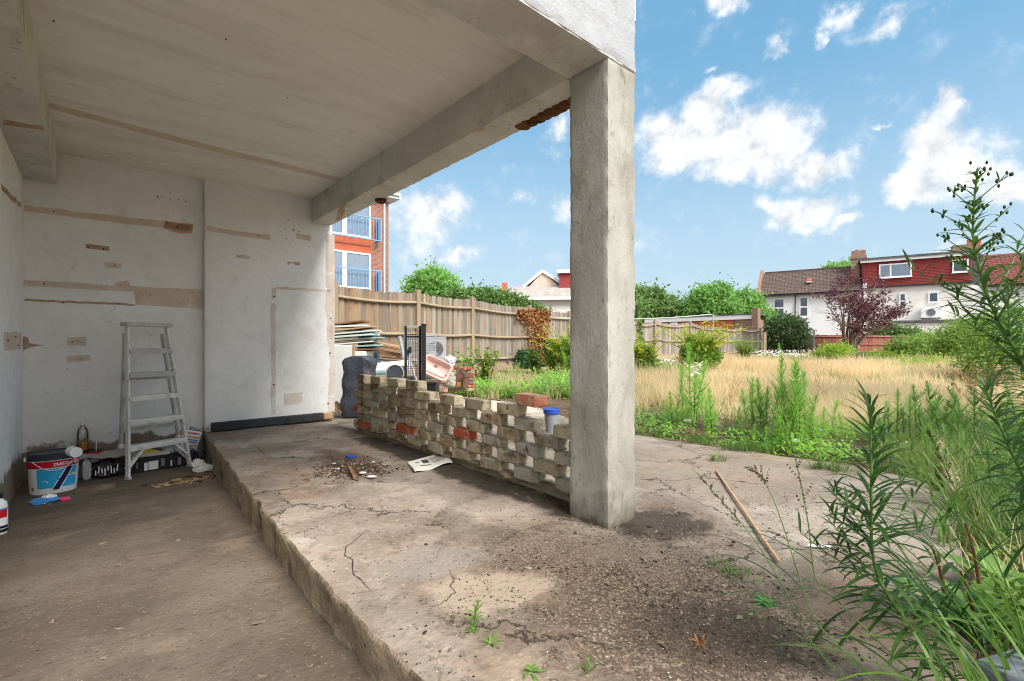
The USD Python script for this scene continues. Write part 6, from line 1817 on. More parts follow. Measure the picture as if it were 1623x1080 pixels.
for i, (line, n, h, lab) in enumerate((([(1012, 688), (1060, 694)], 14, .1, "grass tuft growing in the slab edge close to the pillar"), ([(1085, 700), (1130, 704)], 16, .12, "grass tuft on the slab edge below the dark soil"), ([(1150, 712), (1215, 718)], 26, .13, "long grass tuft on the slab edge left of the tall bright weeds"),
                                       ([(1285, 742), (1335, 748)], 20, .11, "grass tuft in the crack at the far right of the slab"), ([(1128, 731), (1145, 730)], 8, .06, "tiny grass tuft alone on the bare slab beside the batten tip"), ([(1148, 905), (1175, 906)], 12, .03, "mossy tuft on the slab below the batten"))):
    r = np.random.default_rng(110 + i)
    c = np.repeat(tufts_along(120 + i, line, n, h), 8, 0)
    m = len(c)
    c = c + np.c_[r.normal(size=(m, 2)) * .018, np.zeros(m)]
    t = T("grass_tuft", lab, "grass tuft", c.mean(0) * [1, 1, 0])
    t.part("blades", strips(thin(blades(c, r.uniform(0, 6.3, m), r.uniform(.5, 1.4, m), r.uniform(.3, 1.2, m), h * r.uniform(.5, 1.4, m), .005 * r.uniform(.6, 1.4, m), nseg=3, shape="grass"))), "blade_green")


# ---- horseweeds
def horseweed(h, n, L, W, seed, bushy=0, lean=0.0, top=.12):
    """Stem points and leaf strips of one upright weed of height h, at the origin."""
    r = np.random.default_rng(seed)
    s = np.linspace(0, 1, 10)
    az0 = r.uniform(0, 6.3)
    bow = lean + r.normal() * .09
    st = np.stack([bow * h * s ** 2 * math.cos(az0), bow * h * s ** 2 * math.sin(az0), h * s], 1)
    t = np.sort(r.uniform(.06, 1, n) ** .85)
    base = np.stack([np.interp(t, s, st[:, k]) for k in range(3)], 1)
    az = np.arange(n) * 2.39996 + r.normal(size=n) * .25
    ln = L * (np.sin(np.pi * (t * .78 + .16)) * .8 + .25) * r.uniform(.75, 1.2, n)
    P = [blades(base, az, .35 + .75 * t ** 2 + r.normal(size=n) * .15, 1.0 - .5 * t + r.normal(size=n) * .2, ln, W * (.7 + .5 * (1 - t)), nseg=4, fold=.2)]
    stems = [tube(st, np.linspace(.0055, .0022, 10) * max(.6, h), 6)]
    for b in range(bushy):
        tb = r.uniform(.3, .9)
        p = np.array([np.interp(tb, s, st[:, k]) for k in range(3)])
        a = r.uniform(0, 6.3)
        bl = L * r.uniform(.8, 1.7) * (1.1 - .4 * tb)
        e = np.linspace(0, 1, 6)
        bp_ = p + np.stack([math.cos(a) * bl * e * .75, math.sin(a) * bl * e * .75, bl * (e * .55 + .25 * e ** 2)], 1)
        stems.append(tube(bp_, np.linspace(.0028, .0012, 6), 5))
        k = 11
        tt = np.linspace(.25, 1, k)
        bb = np.stack([np.interp(tt, e, bp_[:, j]) for j in range(3)], 1)
        P.append(blades(bb, a + np.arange(k) * 2.4, .5 + .5 * tt, .8, L * .5 * r.uniform(.6, 1.1, k), W * .6, nseg=4, fold=.2))
    return stems, np.concatenate(P)


def weed_proto(name, label, cat, h, n, L, W, seed, base, leafmat, group, bushy=0):
    stems, P = horseweed(h, n, L, W, seed, bushy)
    t = T(name, label, cat, base, local=True, group=group)
    t.part("stem", cat_m(*stems), "stem_green", smooth=60)
    t.part("foliage", strips(thin(P)), leafmat)
    return t


LBL = {"mid": ("bright green horseweed", "horseweeds at the near edge of the meadow"), "right": ("pale green weed", "weeds right of the slab"),
       "fence": ("leafy green weed", "weeds before the brown fence"), "field": ("small green weed", "weeds in the dry grass")}
PLACES = {"mid": [(1045, "hugging the right side of the pillar"), (1145, "in the clump left of the dark soil"), (1201, "on the dark soil"), (1242, "left of the thickest weeds"), (1270, "in the thickest clump before the dry grass"), (1999, "right of the thickest clump")],
          "right": [(1400, "behind the foreground weed's tip"), (1449, "at the meadow's edge behind the foreground weed"), (1490, "over the slab's right corner"), (1535, "behind the pink edging stones"), (1575, "between the edging stones and right edge"), (1999, "hard by the right edge of view")],
          "fence": [(789, "before the fence beside the brick pier"), (835, "before the middle of the brown fence"), (1999, "before the ivy beside the pillar")],
          "field": [(1130, "in front of the grey fence"), (1240, "between fence end and tallest weeds"), (1340, "in the middle of the dry grass"), (1999, "at the right of the dry grass")]}
ORD = ["leftmost", "second from left", "third from left", "fourth from left", "fifth from left", "sixth from left", "seventh from left", "eighth from left", "ninth from left", "tenth from left", "eleventh from left", "twelfth from left", "thirteenth from left", "fourteenth from left", "fifteenth from left", "sixteenth from left", "seventeenth from left", "eighteenth from left"]


def weed_label(kind, px, rows):
    """Says which weed this is: its size, its place and its order within that place."""
    k = next(i for i, (lim, _) in enumerate(PLACES[kind]) if px < lim)
    lo = PLACES[kind][k - 1][0] if k else 0
    mates = sorted((r[0], -r[1]) for r in rows if lo <= r[0] < PLACES[kind][k][0])
    me = next(r for r in rows if r[0] == px)
    n = [m[0] for m in mates].index(px)
    return f"{me[2]} {LBL[kind][0]} {PLACES[kind][k][1]}" + (f", {ORD[n]}" if len(mates) > 1 else "")


def sizes(rows, hs):
    q1, q2 = np.quantile(hs, [.33, .67])
    return [(r[0], r[1], "short" if h < q1 else "middling" if h < q2 else "tall") for r, h in zip(rows, hs)]


protos_ = {}


def put_weed(kind, px, py, top, y=None, seed=0, own=None, lab=None):
    b = gp(px, py) if y is None else np.array([*at(px, 545, y)[:2], 0])
    b[2] = gz(b[0], b[1])
    h = max(.12, (py - top if y is None else (EYE - b[2]) * F / y + 545 - top) / F * b[1])
    key = seed % 5
    H0 = .75
    lab, grp = lab or LBL[kind][0], LBL[kind][1]
    mat = "leaf_weed" if kind != "right" else "leaf_weed_deep"
    if own:
        stems, P = horseweed(h, int(110 + 110 * h), .155 * h ** .7, .0125, 300 + seed * 7, 6)
        t = T("horseweed", own, "weed", b, local=True)
        t.part("stem", cat_m(*stems), "stem_green", smooth=60)
        t.part("foliage", strips(thin(P)), mat)
        return
    if (kind, key) not in protos_:
        protos_[kind, key] = None
        stems, P = horseweed(h, 140 + 30 * (key % 3), (.21 + .03 * (key % 2)) * h, .019 * h, 200 + key * 13 + len(kind), (3, 6, 8, 4, 7)[key])
        t = T("horseweed", lab, "weed", b, local=True, group=grp)
        t.part("stem", cat_m(*stems), "stem_green", smooth=60)
        t.part("foliage", strips(thin(P)), mat)
        protos_[kind, key] = (t, h)
    else:
        t, h0 = protos_[kind, key]
        t.copy(lab, b, grng.uniform(0, 6.3), h / h0, grp)


put_weed("mid", 1094, 664, 540, seed=1, own="tall dense horseweed rising before the meadow left of the dark soil")
put_weed("mid", 1268, 700, 566, seed=2, own="tallest and thickest bright horseweed in front of the dry grass")
put_weed("mid", 1239, 690, 562, seed=3, own="slender tall horseweed with a pale tip reaching above the dry grass")
put_weed("mid", 1192, 682, 594, seed=4, own="upright horseweed between the dark soil and the tallest weeds")
ROWS = [(1072, 662, 604), (1113, 664, 596), (1082, 666, 575), (1104, 668, 570), (1040, 672, 575), (1030, 678, 610), (1016, 684, 600), (1024, 690, 640), (1128, 694, 612), (1133, 680, 650), (1122, 690, 640), (1182, 678, 612), (1206, 686, 598), (1214, 692, 610), (1246, 698, 586), (1256, 704, 600),
                                  (1276, 690, 585), (1282, 698, 622), (1288, 704, 650), (1262, 694, 575), (1226, 708, 650), (1250, 716, 664), (1214, 714, 672), (1238, 712, 640), (1196, 706, 668), (1052, 676, 630), (1060, 668, 640), (1160, 676, 650), (1172, 682, 656), (1010, 680, 570), (1300, 712, 672), (1310, 706, 662), (1322, 700, 668), (1336, 704, 650), (1350, 700, 660), (1304, 690, 640), (1318, 684, 630), (1090, 674, 620), (1100, 672, 590), (1120, 674, 630), (1064, 674, 618), (1076, 678, 640), (1168, 686, 640), (1176, 694, 660), (1196, 690, 625), (1212, 684, 618), (1150, 684, 655), (1270, 716, 668), (1234, 700, 610), (1250, 690, 610)]
ROWS = sorted(set((px + .01 * i, py, tp) for i, (px, py, tp) in enumerate(ROWS)))
SZ = sizes(ROWS, [(r[1] - r[2]) for r in ROWS])
for i, (px, py, tp) in enumerate(ROWS):
    put_weed("mid", px, py, tp, seed=i, lab=weed_label("mid", px, SZ))
ROWS = [(1422, 696, 612), (1452, 692, 606), (1466, 696, 618), (1410, 700, 630), (1398, 702, 645), (1486, 708, 625), (1508, 704, 618), (1532, 700, 610), (1442, 700, 622), (1432, 690, 640), (1405, 716, 655), (1372, 722, 668), (1388, 712, 650), (1462, 706, 640), (1495, 700, 628), (1520, 712, 640), (1545, 704, 612), (1470, 740, 660), (1440, 740, 676), (1412, 742, 690), (1500, 752, 670), (1452, 770, 716), (1478, 690, 600),
                                  (1565, 720, 640), (1590, 712, 625), (1350, 716, 672), (1335, 722, 690), (1362, 706, 655), (1322, 708, 676), (1615, 700, 610), (1556, 742, 668), (1580, 736, 652), (1604, 744, 655), (1533, 748, 676), (1570, 790, 700), (1598, 800, 690), (1616, 770, 662), (1546, 800, 725), (1590, 850, 750), (1612, 870, 760), (1625, 820, 700), (1516, 740, 668), (1480, 730, 650)]
ROWS = sorted(set((px + .01 * i, py, tp) for i, (px, py, tp) in enumerate(ROWS)))
SZ = sizes(ROWS, [(r[1] - r[2]) for r in ROWS])
for i, (px, py, tp) in enumerate(ROWS):
    put_weed("right", px, py, tp, seed=i, lab=weed_label("right", px, SZ))
ROWS = sorted([(762, 0, 585, 9.5), (775, 0, 572, 10), (800, 0, 590, 10), (745, 0, 592, 9.2), (820, 0, 575, 10.5), (842, 0, 592, 9.6), (860, 0, 600, 9.2), (885, 0, 590, 9.5), (790, 0, 604, 9), (872, 0, 610, 8.7), (896, 0, 560, 11.5), (830, 0, 600, 9.3)])
SZ = sizes(ROWS, [640 - r[2] for r in ROWS])
for i, (px, py, tp, y) in enumerate(ROWS):
    put_weed("fence", px, py, tp, y, seed=i, lab=weed_label("fence", px, SZ))
ROWS = sorted([(1222, 14, 540), (1236, 15, 545), (1300, 13, 585), (1330, 16, 560), (1165, 13, 572), (1120, 11, 588), (1062, 12, 560), (1040, 13, 545), (1348, 11, 600), (1400, 13, 575), (1390, 10, 600), (1450, 12, 585)])
SZ = sizes(ROWS, [640 - r[2] for r in ROWS])
for i, (px, y, tp) in enumerate(ROWS):
    put_weed("field", px, 0, tp, y, seed=i, lab=weed_label("field", px, SZ))


# ---- bushes and trees
def pxblobs(bl, y, depth=1.0):
    s = y / F
    return [((px - 811.5) * s, y + dy, EYE + (545 - py) * s, rx * s, max(rx, ry) * s * depth, ry * s) for px, py, rx, ry, dy in [(*b, 0)[:5] if len(b) == 4 else b for b in bl]]


def crown_tree(name, label, cat, y, bl, mat, n, size, trunk=None, seed=0, group=None, shell=.55, lumps=.35, branches=5, stem_r=.12, inner_mat=None):
    r = np.random.default_rng(seed)
    B = pxblobs(bl, y)
    b = np.array(B)
    base = at(trunk[0], trunk[1], y) if trunk else np.array([b[:, 0].mean(), y, 0])
    base[2] = gz(base[0], base[1])
    t = T(name, label, cat, base, group=group)
    pts = in_blobs(r, B, n, shell, lumps, seed)
    clumps = pts[r.integers(0, n, n // 3)]
    pts[: n // 3] = clumps + r.normal(size=clumps.shape) * size * 2.2
    pts = pts[pts[:, 2] > .05]
    t.part("crown", leaf_cloud(r, pts, size), mat)
    tb = []
    for k in range(branches):
        e = b[k % len(b)]
        tip = e[:3] + r.normal(size=3) * e[3:] * .45
        mid = base * .45 + tip * .55 + r.normal(size=3) * .1 * abs(tip[2] - base[2])
        s = np.linspace(0, 1, 9)[:, None]
        path = (1 - s) ** 2 * base + 2 * s * (1 - s) * np.array([mid[0] * .5 + base[0] * .5, mid[1], mid[2]]) + s ** 2 * tip
        tb.append(tube(path, np.linspace(stem_r, stem_r * .15, 9), 7))
        for q_ in range(3):
            u_ = r.uniform(.45, .9)
            p = path[int(u_ * 8)]
            tip2 = p + r.normal(size=3) * e[3:] * .5
            tb.append(tube(np.linspace(p, tip2, 5) + r.normal(size=(5, 3)) * .02, np.linspace(stem_r * .3, stem_r * .06, 5), 5))
    t.part("trunk", cat_m(*tb), "bark", smooth=60)
    return t


crown_tree("tree", "round bright green tree beside the block of flats", "tree", 26, [(688, 455, 42, 30), (665, 465, 28, 22), (712, 468, 30, 20), (690, 478, 50, 24), (685, 438, 24, 14)], "leaf_tree", 9000, .10, (690, 545), 1)
crown_tree("hedge", "long clipped green hedge behind the brown fence", "hedge", 24, [(728 + i * 20, t_ + 13, 22, 22, i * 1.0) for i, t_ in enumerate((466, 461, 457, 456, 459, 464, 470, 477, 484, 491))], "leaf_hedge", 17000, .085, (830, 545), 2, shell=.7, lumps=.18, branches=11, stem_r=.06)
crown_tree("tree", "soft olive green tree just right of the pillar beyond the fence", "tree", 50, [(1018, 492, 26, 30), (1048, 488, 30, 24), (1072, 496, 34, 18), (1035, 472, 22, 18), (1100, 502, 26, 14), (1018, 466, 16, 12)], "leaf_tree_soft", 9000, .2, (1040, 550), 3)
crown_tree("tree", "dense bright green tree in the middle beyond the garage", "tree", 47, [(1118, 478, 28, 26), (1140, 470, 26, 22), (1108, 494, 26, 20), (1135, 492, 40, 20)], "leaf_tree", 9000, .17, (1125, 550), 4)
crown_tree("tree", "bright green tree touching the white cottage on its left", "tree", 49, [(1175, 480, 24, 20), (1195, 484, 16, 20), (1180, 496, 30, 16), (1160, 490, 18, 20)], "leaf_tree", 8000, .17, (1180, 550), 5)
crown_tree("shrub", "fresh green climber at the corner of the garage", "shrub", 39, [(1216, 505, 18, 16), (1205, 500, 10, 12), (1222, 520, 14, 12)], "leaf_tree", 3000, .1, (1215, 555), 6, stem_r=.05)
crown_tree("shrub", "dark olive shrub before the white cottage", "shrub", 34, [(1248, 528, 32, 28), (1230, 535, 20, 24), (1265, 540, 18, 22), (1245, 512, 24, 14)], "leaf_shrub", 8000, .09, (1245, 560), 7, stem_r=.05, branches=7)
crown_tree("tree", "small leafy tree top showing over the tiled roof beside the chimney", "tree", 68, [(1330, 426, 24, 9), (1345, 422, 12, 8), (1315, 430, 14, 8)], "leaf_tree", 1500, .18, (1330, 545), 8)
crown_tree("shrub", "dark green shrubs under the air conditioner", "shrub", 37, [(1412, 530, 24, 18), (1440, 535, 26, 16), (1395, 535, 14, 16)], "leaf_hedge", 4500, .1, (1415, 560), 9, stem_r=.05)
# plum tree: open twiggy crown
r = np.random.default_rng(55)
Yp = 33.0
bs_ = at(1343, 560, Yp); bs_[2] = .1
pt = T("plum_tree", "purple leaved plum tree with many bare stems before the white houses", "tree", bs_)
tips, tb = [], []
sP = Yp / F
for k in range(26):
    tx, ty = r.uniform(1302, 1436), r.uniform(436, 505)
    if (tx - 1365) ** 2 / 72 ** 2 + (ty - 490) ** 2 / 58 ** 2 > 1:
        continue
    tip = at(tx, ty, Yp + r.normal() * 1.1)
    b0 = bs_ + np.array([r.normal() * .18, r.normal() * .15, 0])
    s = np.linspace(0, 1, 10)[:, None]
    midp = b0 + (tip - b0) * [.35, .35, .62]
    path = (1 - s) ** 2 * b0 + 2 * s * (1 - s) * midp + s ** 2 * tip
    tb.append(tube(path, np.linspace(.07, .012, 10), 6))
    for q_ in range(9):
        u_ = int(r.uniform(4, 10))
        p = path[min(u_, 9)]
        t2 = p + np.array([r.normal() * .7, r.normal() * .5, abs(r.normal()) * .5])
        tb.append(tube(np.linspace(p, t2, 4) + r.normal(size=(4, 3)) * .03, np.linspace(.016, .006, 4), 4))
        for v_ in np.linspace(.3, 1, 5):
            tips.append(p + (t2 - p) * v_)
tips = np.array(tips)
dens = [1.0 if pxof(p[0], p[1]) > 1350 or p[2] > 3.6 else .16 for p in tips]
tips = tips[r.random(len(tips)) < dens]
pts = np.repeat(tips, 7, 0) + r.normal(size=(len(tips) * 7, 3)) * .13
pt.part("trunk", cat_m(*tb), "bark", smooth=60)
pt.part("crown", leaf_cloud(r, pts, .075), "leaf_purple")
# brambles and lime bushes on the right of the meadow
for i, (y, bl, mt, n, sz_, lab) in enumerate([
        (19, [(1400, 575, 36, 22), (1370, 582, 30, 16), (1425, 585, 30, 14)], "leaf_lime", 6000, .05, "lime green bramble mound in the middle of the far meadow"),
        (20, [(1450, 560, 40, 24), (1480, 545, 36, 22), (1425, 552, 24, 18)], "leaf_bramble", 6500, .055, "tall pale green bramble thicket below the air conditioner"),
        (14, [(1470, 580, 40, 14), (1440, 588, 30, 12)], "leaf_lime", 4500, .04, "low yellow green bramble patch before the thicket"),
        (17, [(1525, 535, 34, 34), (1500, 550, 26, 24), (1560, 525, 34, 34)], "leaf_bramble", 6500, .05, "bramble thicket behind the tall weed at the right"),
        (9, [(1570, 545, 40, 44), (1610, 520, 40, 50), (1545, 575, 30, 26), (1620, 570, 40, 40)], "leaf_bramble", 6000, .03, "pale green bush behind the tall weed at the right edge"),
        (18, [(1325, 556, 26, 12), (1305, 562, 18, 8)], "leaf_lime", 2500, .045, "small lime green bush before the reddish fence"),
        (19, [(1305, 575, 22, 7), (1330, 572, 24, 7), (1355, 568, 18, 8)], "leaf_shrub", 2500, .05, "grey green low shrub under the plum tree")]):
    crown_tree("bramble", lab, "bush", y, bl, mt, n, sz_, (bl[0][0], 590), 60 + i, shell=.25, lumps=.5, stem_r=.015, branches=8)


def arching(name, label, cat, base, n, L, mat, seed, leaf=.09, w=.014, spread=.5, per=26, r0=.012, stem="stem_green", bush=None):
    r = np.random.default_rng(seed)
    t = T(name, label, cat, base)
    P, tb = [], []
    for k in range(n):
        a, ln = r.uniform(0, 6.3), L * r.uniform(.6, 1.1)
        sp = spread * r.uniform(.4, 1.3)
        s = np.linspace(0, 1, 9)
        p = base + np.array([r.normal() * .06, r.normal() * .06, 0]) + np.stack([math.cos(a) * sp * ln * s ** 1.7, math.sin(a) * sp * ln * s ** 1.7, ln * (s - .22 * sp * s ** 3.2)], 1)
        tb.append(tube(p, np.linspace(r0, r0 * .3, 9), 5))
        tt = r.uniform(.15, 1, per)
        b = np.stack([np.interp(tt, s, p[:, j]) for j in range(3)], 1)
        P.append(blades(b, r.uniform(0, 6.3, per), r.uniform(-.2, .8, per), r.uniform(.2, 1, per), leaf * r.uniform(.6, 1.3, per), w * r.uniform(.7, 1.3, per), nseg=3, fold=.15))
    t.part("stem", cat_m(*tb), stem, smooth=60)
    t.part("foliage", strips(thin(np.concatenate(P))), mat)
    if bush:        # the dense leafy lower part
        rx, rz, nn, mm = bush
        q_ = in_blobs(r, [(base[0], base[1], base[2] + rz * .9, rx, rx, rz), (base[0] + rx * .4, base[1] - .1, base[2] + rz * .6, rx * .8, rx * .8, rz * .7), (base[0] - rx * .5, base[1], base[2] + rz * .7, rx * .7, rx * .7, rz * .7)], nn, .3, .4, seed)
        t.part("lower_leaves", leaf_cloud(r, q_[q_[:, 2] > base[2]], .055), mm)
    return t


def gat(px, y):
    p = at(px, 545, y); p[2] = gz(p[0], p[1]); return p


arching("goldenrod", "large yellow green goldenrod clump before the grey fence beside the washing line pole", "bush", gat(1108, 14), 44, 1.5, "leaf_golden", 71, .14, .03, .8, 90, bush=(.52, .55, 4200, "leaf_bramble"))
arching("goldenrod", "yellow green goldenrod clump just right of the pillar", "bush", gat(1016, 12), 26, 1.2, "leaf_golden", 72, .13, .026, .65, 70, bush=(.36, .42, 2400, "leaf_bramble"))
arching("goldenrod", "yellow green goldenrod clump just left of the pillar beside the dead ivy", "bush", gat(897, 12.5), 28, 1.35, "leaf_golden", 73, .14, .028, .7, 80, bush=(.45, .5, 3000, "leaf_bramble"))
arching("leafy_clump", "light green grassy clump before the right end of the grey fence", "bush", gat(1180, 19), 40, 1.1, "leaf_lime", 74, .28, .022, .6, 22)
arching("leafy_clump", "bright leafy weed clump before the fence right of the brick pier", "bush", gat(768, 9.6), 18, .8, "leaf_lime", 75, .13, .05, .5, 24)
arching("leafy_clump", "green leafy weed clump at the foot of the fence in the middle", "bush", gat(735, 9.9), 14, .6, "leaf_weed", 76, .11, .05, .55, 22)
arching("leafy_clump", "dark green leafy clump under the ivy", "bush", gat(850, 12.4), 18, .75, "leaf_hedge", 77, .12, .05, .5, 24)
arching("dock_plant", "dry rusty brown dock plant at the right edge of the meadow", "weed", gat(1540, 6.2), 12, .62, "leaf_dead", 78, .07, .02, .45, 26, .006, "stem_dry")
arching("dock_plant", "thin dry brown stems in the dry grass right of the tallest weeds", "weed", gat(1300, 6.4), 14, .55, "grass_dry", 79, .04, .01, .35, 20, .004, "stem_dry")
arching("dock_plant", "thin dry brown stems in the dry grass behind the dark soil", "weed", gat(1160, 6.6), 10, .62, "grass_dry", 80, .04, .01, .3, 20, .004, "stem_dry")
# white daisies
for i, (x0, x1, y, n, lab) in enumerate(((1195, 1330, 21, 420, "drift of white daisies at the far edge of the meadow"), (1035, 1075, 14, 140, "white daisies in front of the grey fence"), (1085, 1115, 10, 90, "small group of white daisies behind the tall left weeds"))):
    r = np.random.default_rng(130 + i)
    ds = T("daisies", lab, "daisies", gat((x0 + x1) / 2, y), kind="stuff")
    c = np.stack([gat(r.uniform(x0, x1), y + r.uniform(-2, 2)) for _ in range(n)])
    n = len(c)
    hh_ = r.uniform(.2, .5, n) * (1 if y > 18 else .75)
    ds.part("stems", strips(thin(blades(c, r.uniform(0, 6, n), np.full(n, 1.4), r.uniform(0, .4, n), hh_, .008, nseg=2, shape="grass"))), "grass_green", kind="stuff")
    ds.part("leaves", strips(thin(blades(np.repeat(c, 6, 0) + [0, 0, .1], r.uniform(0, 6, n * 6), r.uniform(0, 1.2, n * 6), .4, .2, .02, nseg=2))), "leaf_weed_deep", kind="stuff")
    disc = [(-1, -1), (1, -1), (1, 1), (-1, 1)]
    pts = c + np.c_[r.normal(size=(n, 2)) * .03, hh_ * .98]
    a = r.normal(size=(n, 3)) * .4 + [0, -.4, 1]; a /= np.linalg.norm(a, axis=1, keepdims=True)
    b = np.cross(a, r.normal(size=(n, 3))); b /= np.linalg.norm(b, axis=1, keepdims=True)
    d = np.cross(a, b)
    oct_ = np.arange(6) * np.pi / 3
    rad = (.024 if y > 18 else .016) * r.uniform(.7, 1.2, n)
    v = pts[:, None] + rad[:, None, None] * (np.cos(oct_)[None, :, None] * b[:, None] + np.sin(oct_)[None, :, None] * d[:, None])
    f = (np.array([(0, 1, 2), (0, 2, 3), (0, 3, 4), (0, 4, 5)])[None] + (np.arange(n) * 6)[:, None, None]).reshape(-1, 3)
    ds.part("flowers", (v.reshape(-1, 3), f), "petal_white", kind="stuff")
# dead and living ivy over the fence
fp = np.array(pl)


def on_fence(px, k=.10):
    """Point of the brown fence seen at this column, a little in front of it."""
    r_ = (px - 811.5) / F
    for i in range(len(fp) - 1):
        a, b = fp[i], fp[i + 1]
        t_ = (a[0] - r_ * a[1]) / ((a[0] - r_ * a[1]) - (b[0] - r_ * b[1]))
        if 0 <= t_ <= 1:
            q_ = a + (b - a) * t_
            return q_ * (1 - k / np.linalg.norm(q_))
    return fp[-1]


def fence_leaves(seed, n, samp, size):
    r = np.random.default_rng(seed)
    out = []
    while len(out) < n:
        px, py = samp(r)
        q_ = on_fence(px, r.uniform(.06, .28))
        out.append([q_[0], q_[1], EYE + (545 - py) / F * q_[1]])
    return leaf_cloud(r, np.array(out), size)


def dead_s(r):
    if r.random() < .42:
        return r.uniform(820, 872), 492 + abs(r.normal()) * 9
    py = r.uniform(490, 576)
    c = 854 + (py - 530) * .10
    w_ = 17 * (1 - ((py - 530) / 60) ** 2 * .75)
    return c + r.normal() * w_ * .6, py


iv = T("dead_ivy", "hanging curtain of rusty brown dead ivy over the brown fence", "ivy", (*on_fence(850), .4))
iv.part("leaves", fence_leaves(140, 1700, dead_s, .055), "leaf_dead")
iv.part("stem", cat_m(*[tube([[*on_fence(850 + k * 4 + 3 * math.sin(z), .1), z] for z in np.linspace(.2, 1.9, 9)], .012, 5) for k in range(5)]), "stem_dry")
lv = T("ivy", "dark green ivy growing up the fence post under the dead ivy", "ivy", (*on_fence(845), .2))
lv.part("leaves", fence_leaves(141, 1500, lambda r: ((836 + r.normal() * 9, r.uniform(555, 600)) if r.random() < .5 else (868 + r.normal() * 10, r.uniform(540, 600))), .06), "leaf_ivy")
lv.part("stem", cat_m(*[tube([[*on_fence(px, .1), z] for z in np.linspace(.1, .9, 5)], .012, 5) for px in (832, 840, 866, 872)]), "stem_dry")
cl = T("ivy", "green creeper on the grey fence right of the pillar", "ivy", (*gat(1015, 20)[:2], .2))
rv = np.random.default_rng(143)
cp = np.stack([at(1012 + abs(rv.normal()) * 3, rv.uniform(478, 560), 19.4 + rv.normal() * .2) for _ in range(500)])
cl.part("leaves", leaf_cloud(rv, cp, .07), "leaf_hedge")
cl.part("stem", tube([at(1013, 590, 19.5), at(1014, 540, 19.5), at(1012, 482, 19.5)], .03, 5), "stem_dry")
# ---------------------------------------------------------------- plants close to the camera


def leaf_parts(t, P, mat, name="leaf", limit=300):
    """Each leaf a part of its own; P (n, k, 3, 3)."""
    order = np.argsort(-np.linalg.norm(P[:, -1, 1] - P[:, 0, 1], axis=1))
    for i in order[:limit]:
        t.part(name, strips(P[i:i + 1]), mat, smooth=True)
    if len(order) > limit:
        t.part("small_leaves", strips(thin(P[order[limit:]])), mat, kind="stuff")


def poly3(pix, ys):
    ys = np.broadcast_to(np.asarray(ys, float), len(pix))
    return np.array([at(x, y, d) for (x, y), d in zip(pix, ys)])


def resample(pts, n):
    from scipy.interpolate import PchipInterpolator
    d = np.r_[0, np.cumsum(np.linalg.norm(np.diff(pts, axis=0), axis=1))]
    return PchipInterpolator(d, pts)(np.linspace(0, d[-1], n))


def front_weed(name, label, stem, n, L, W, seed, shoots=(), r0=.0055, r1=.002, t0=.0, mat="leaf_front", limit=300, el=(.25, 1.15), Lprof=None):
    r = np.random.default_rng(seed)
    st = resample(stem, 24)
    base = st[0].copy(); base[2] = max(base[2], -.03)
    t = T(name, label, "weed", base)
    t.part("stem", tube(st, np.linspace(r0, r1, 24), 8), "stem_green", smooth=60)
    s = np.linspace(0, 1, 24)
    tt = np.linspace(t0 + .02, 1, n) + r.normal(size=n) * .006
    b = np.stack([np.interp(tt, s, st[:, k]) for k in range(3)], 1)
    prof = Lprof(tt) if Lprof else np.sin(np.pi * (tt * .72 + .2)) * .75 + .3
    P = [blades(b, np.arange(n) * 2.39996 + r.normal(size=n) * .3, el[0] + (el[1] - el[0]) * tt ** 2.2 + r.normal(size=n) * .16, 1.05 - .45 * tt + r.normal(size=n) * .25, L * prof * r.uniform(.8, 1.2, n), W * (.75 + .35 * np.sin(np.pi * tt)), nseg=6, fold=.28)]
    for (ts, a, e0, ln, k) in shoots:
        p = np.array([np.interp(ts, s, st[:, j]) for j in range(3)])
        e = np.linspace(0, 1, 7)
        sp = p + np.stack([math.cos(a) * ln * math.cos(e0) * e, math.sin(a) * ln * math.cos(e0) * e, ln * (math.sin(e0) * e + .22 * e ** 2)], 1)
        t.part("side_shoot", tube(sp, np.linspace(.0026, .0011, 7), 5), "stem_green", smooth=60)
        u_ = np.linspace(.18, 1, k)
        bb = np.stack([np.interp(u_, e, sp[:, j]) for j in range(3)], 1)
        P.append(blades(bb, a + np.arange(k) * 2.4, .35 + .7 * u_ ** 2, .8 - .3 * u_, L * .55 * (1.1 - .35 * u_) * r.uniform(.75, 1.15, k), W * .62, nseg=5 + 1, fold=.28))
    leaf_parts(t, np.concatenate(P), mat, limit=limit)
    return t


rs = np.random.default_rng(160)
stA = poly3([(1545, 1110), (1467, 1024), (1420, 962), (1388, 905), (1381, 850), (1381, 780), (1380, 710), (1379, 640)], [1.16, 1.18, 1.2, 1.2, 1.2, 1.2, 1.2, 1.2])
front_weed("tall_weed", "dark green narrow leaved weed rising in the foreground, leaning left at its base", stA, 165, .135, .0105, 161,
           shoots=[(rs.uniform(.35, .8), rs.uniform(0, 6.3), rs.uniform(.2, .7), rs.uniform(.09, .17), 13) for _ in range(9)] + [(.42, math.pi - .3, .35, .19, 16), (.36, .2, .3, .18, 15), (.5, math.pi + .3, .5, .17, 15), (.55, .3, .45, .17, 14)], t0=.05, el=(.15, 1.0))
stB = poly3([(1720, 860), (1668, 690), (1621, 579), (1587, 517), (1567, 475), (1552, 429), (1542, 367), (1545, 310), (1549, 278)], [1.18, 1.15, 1.12, 1.1, 1.1, 1.1, 1.1, 1.1, 1.1])
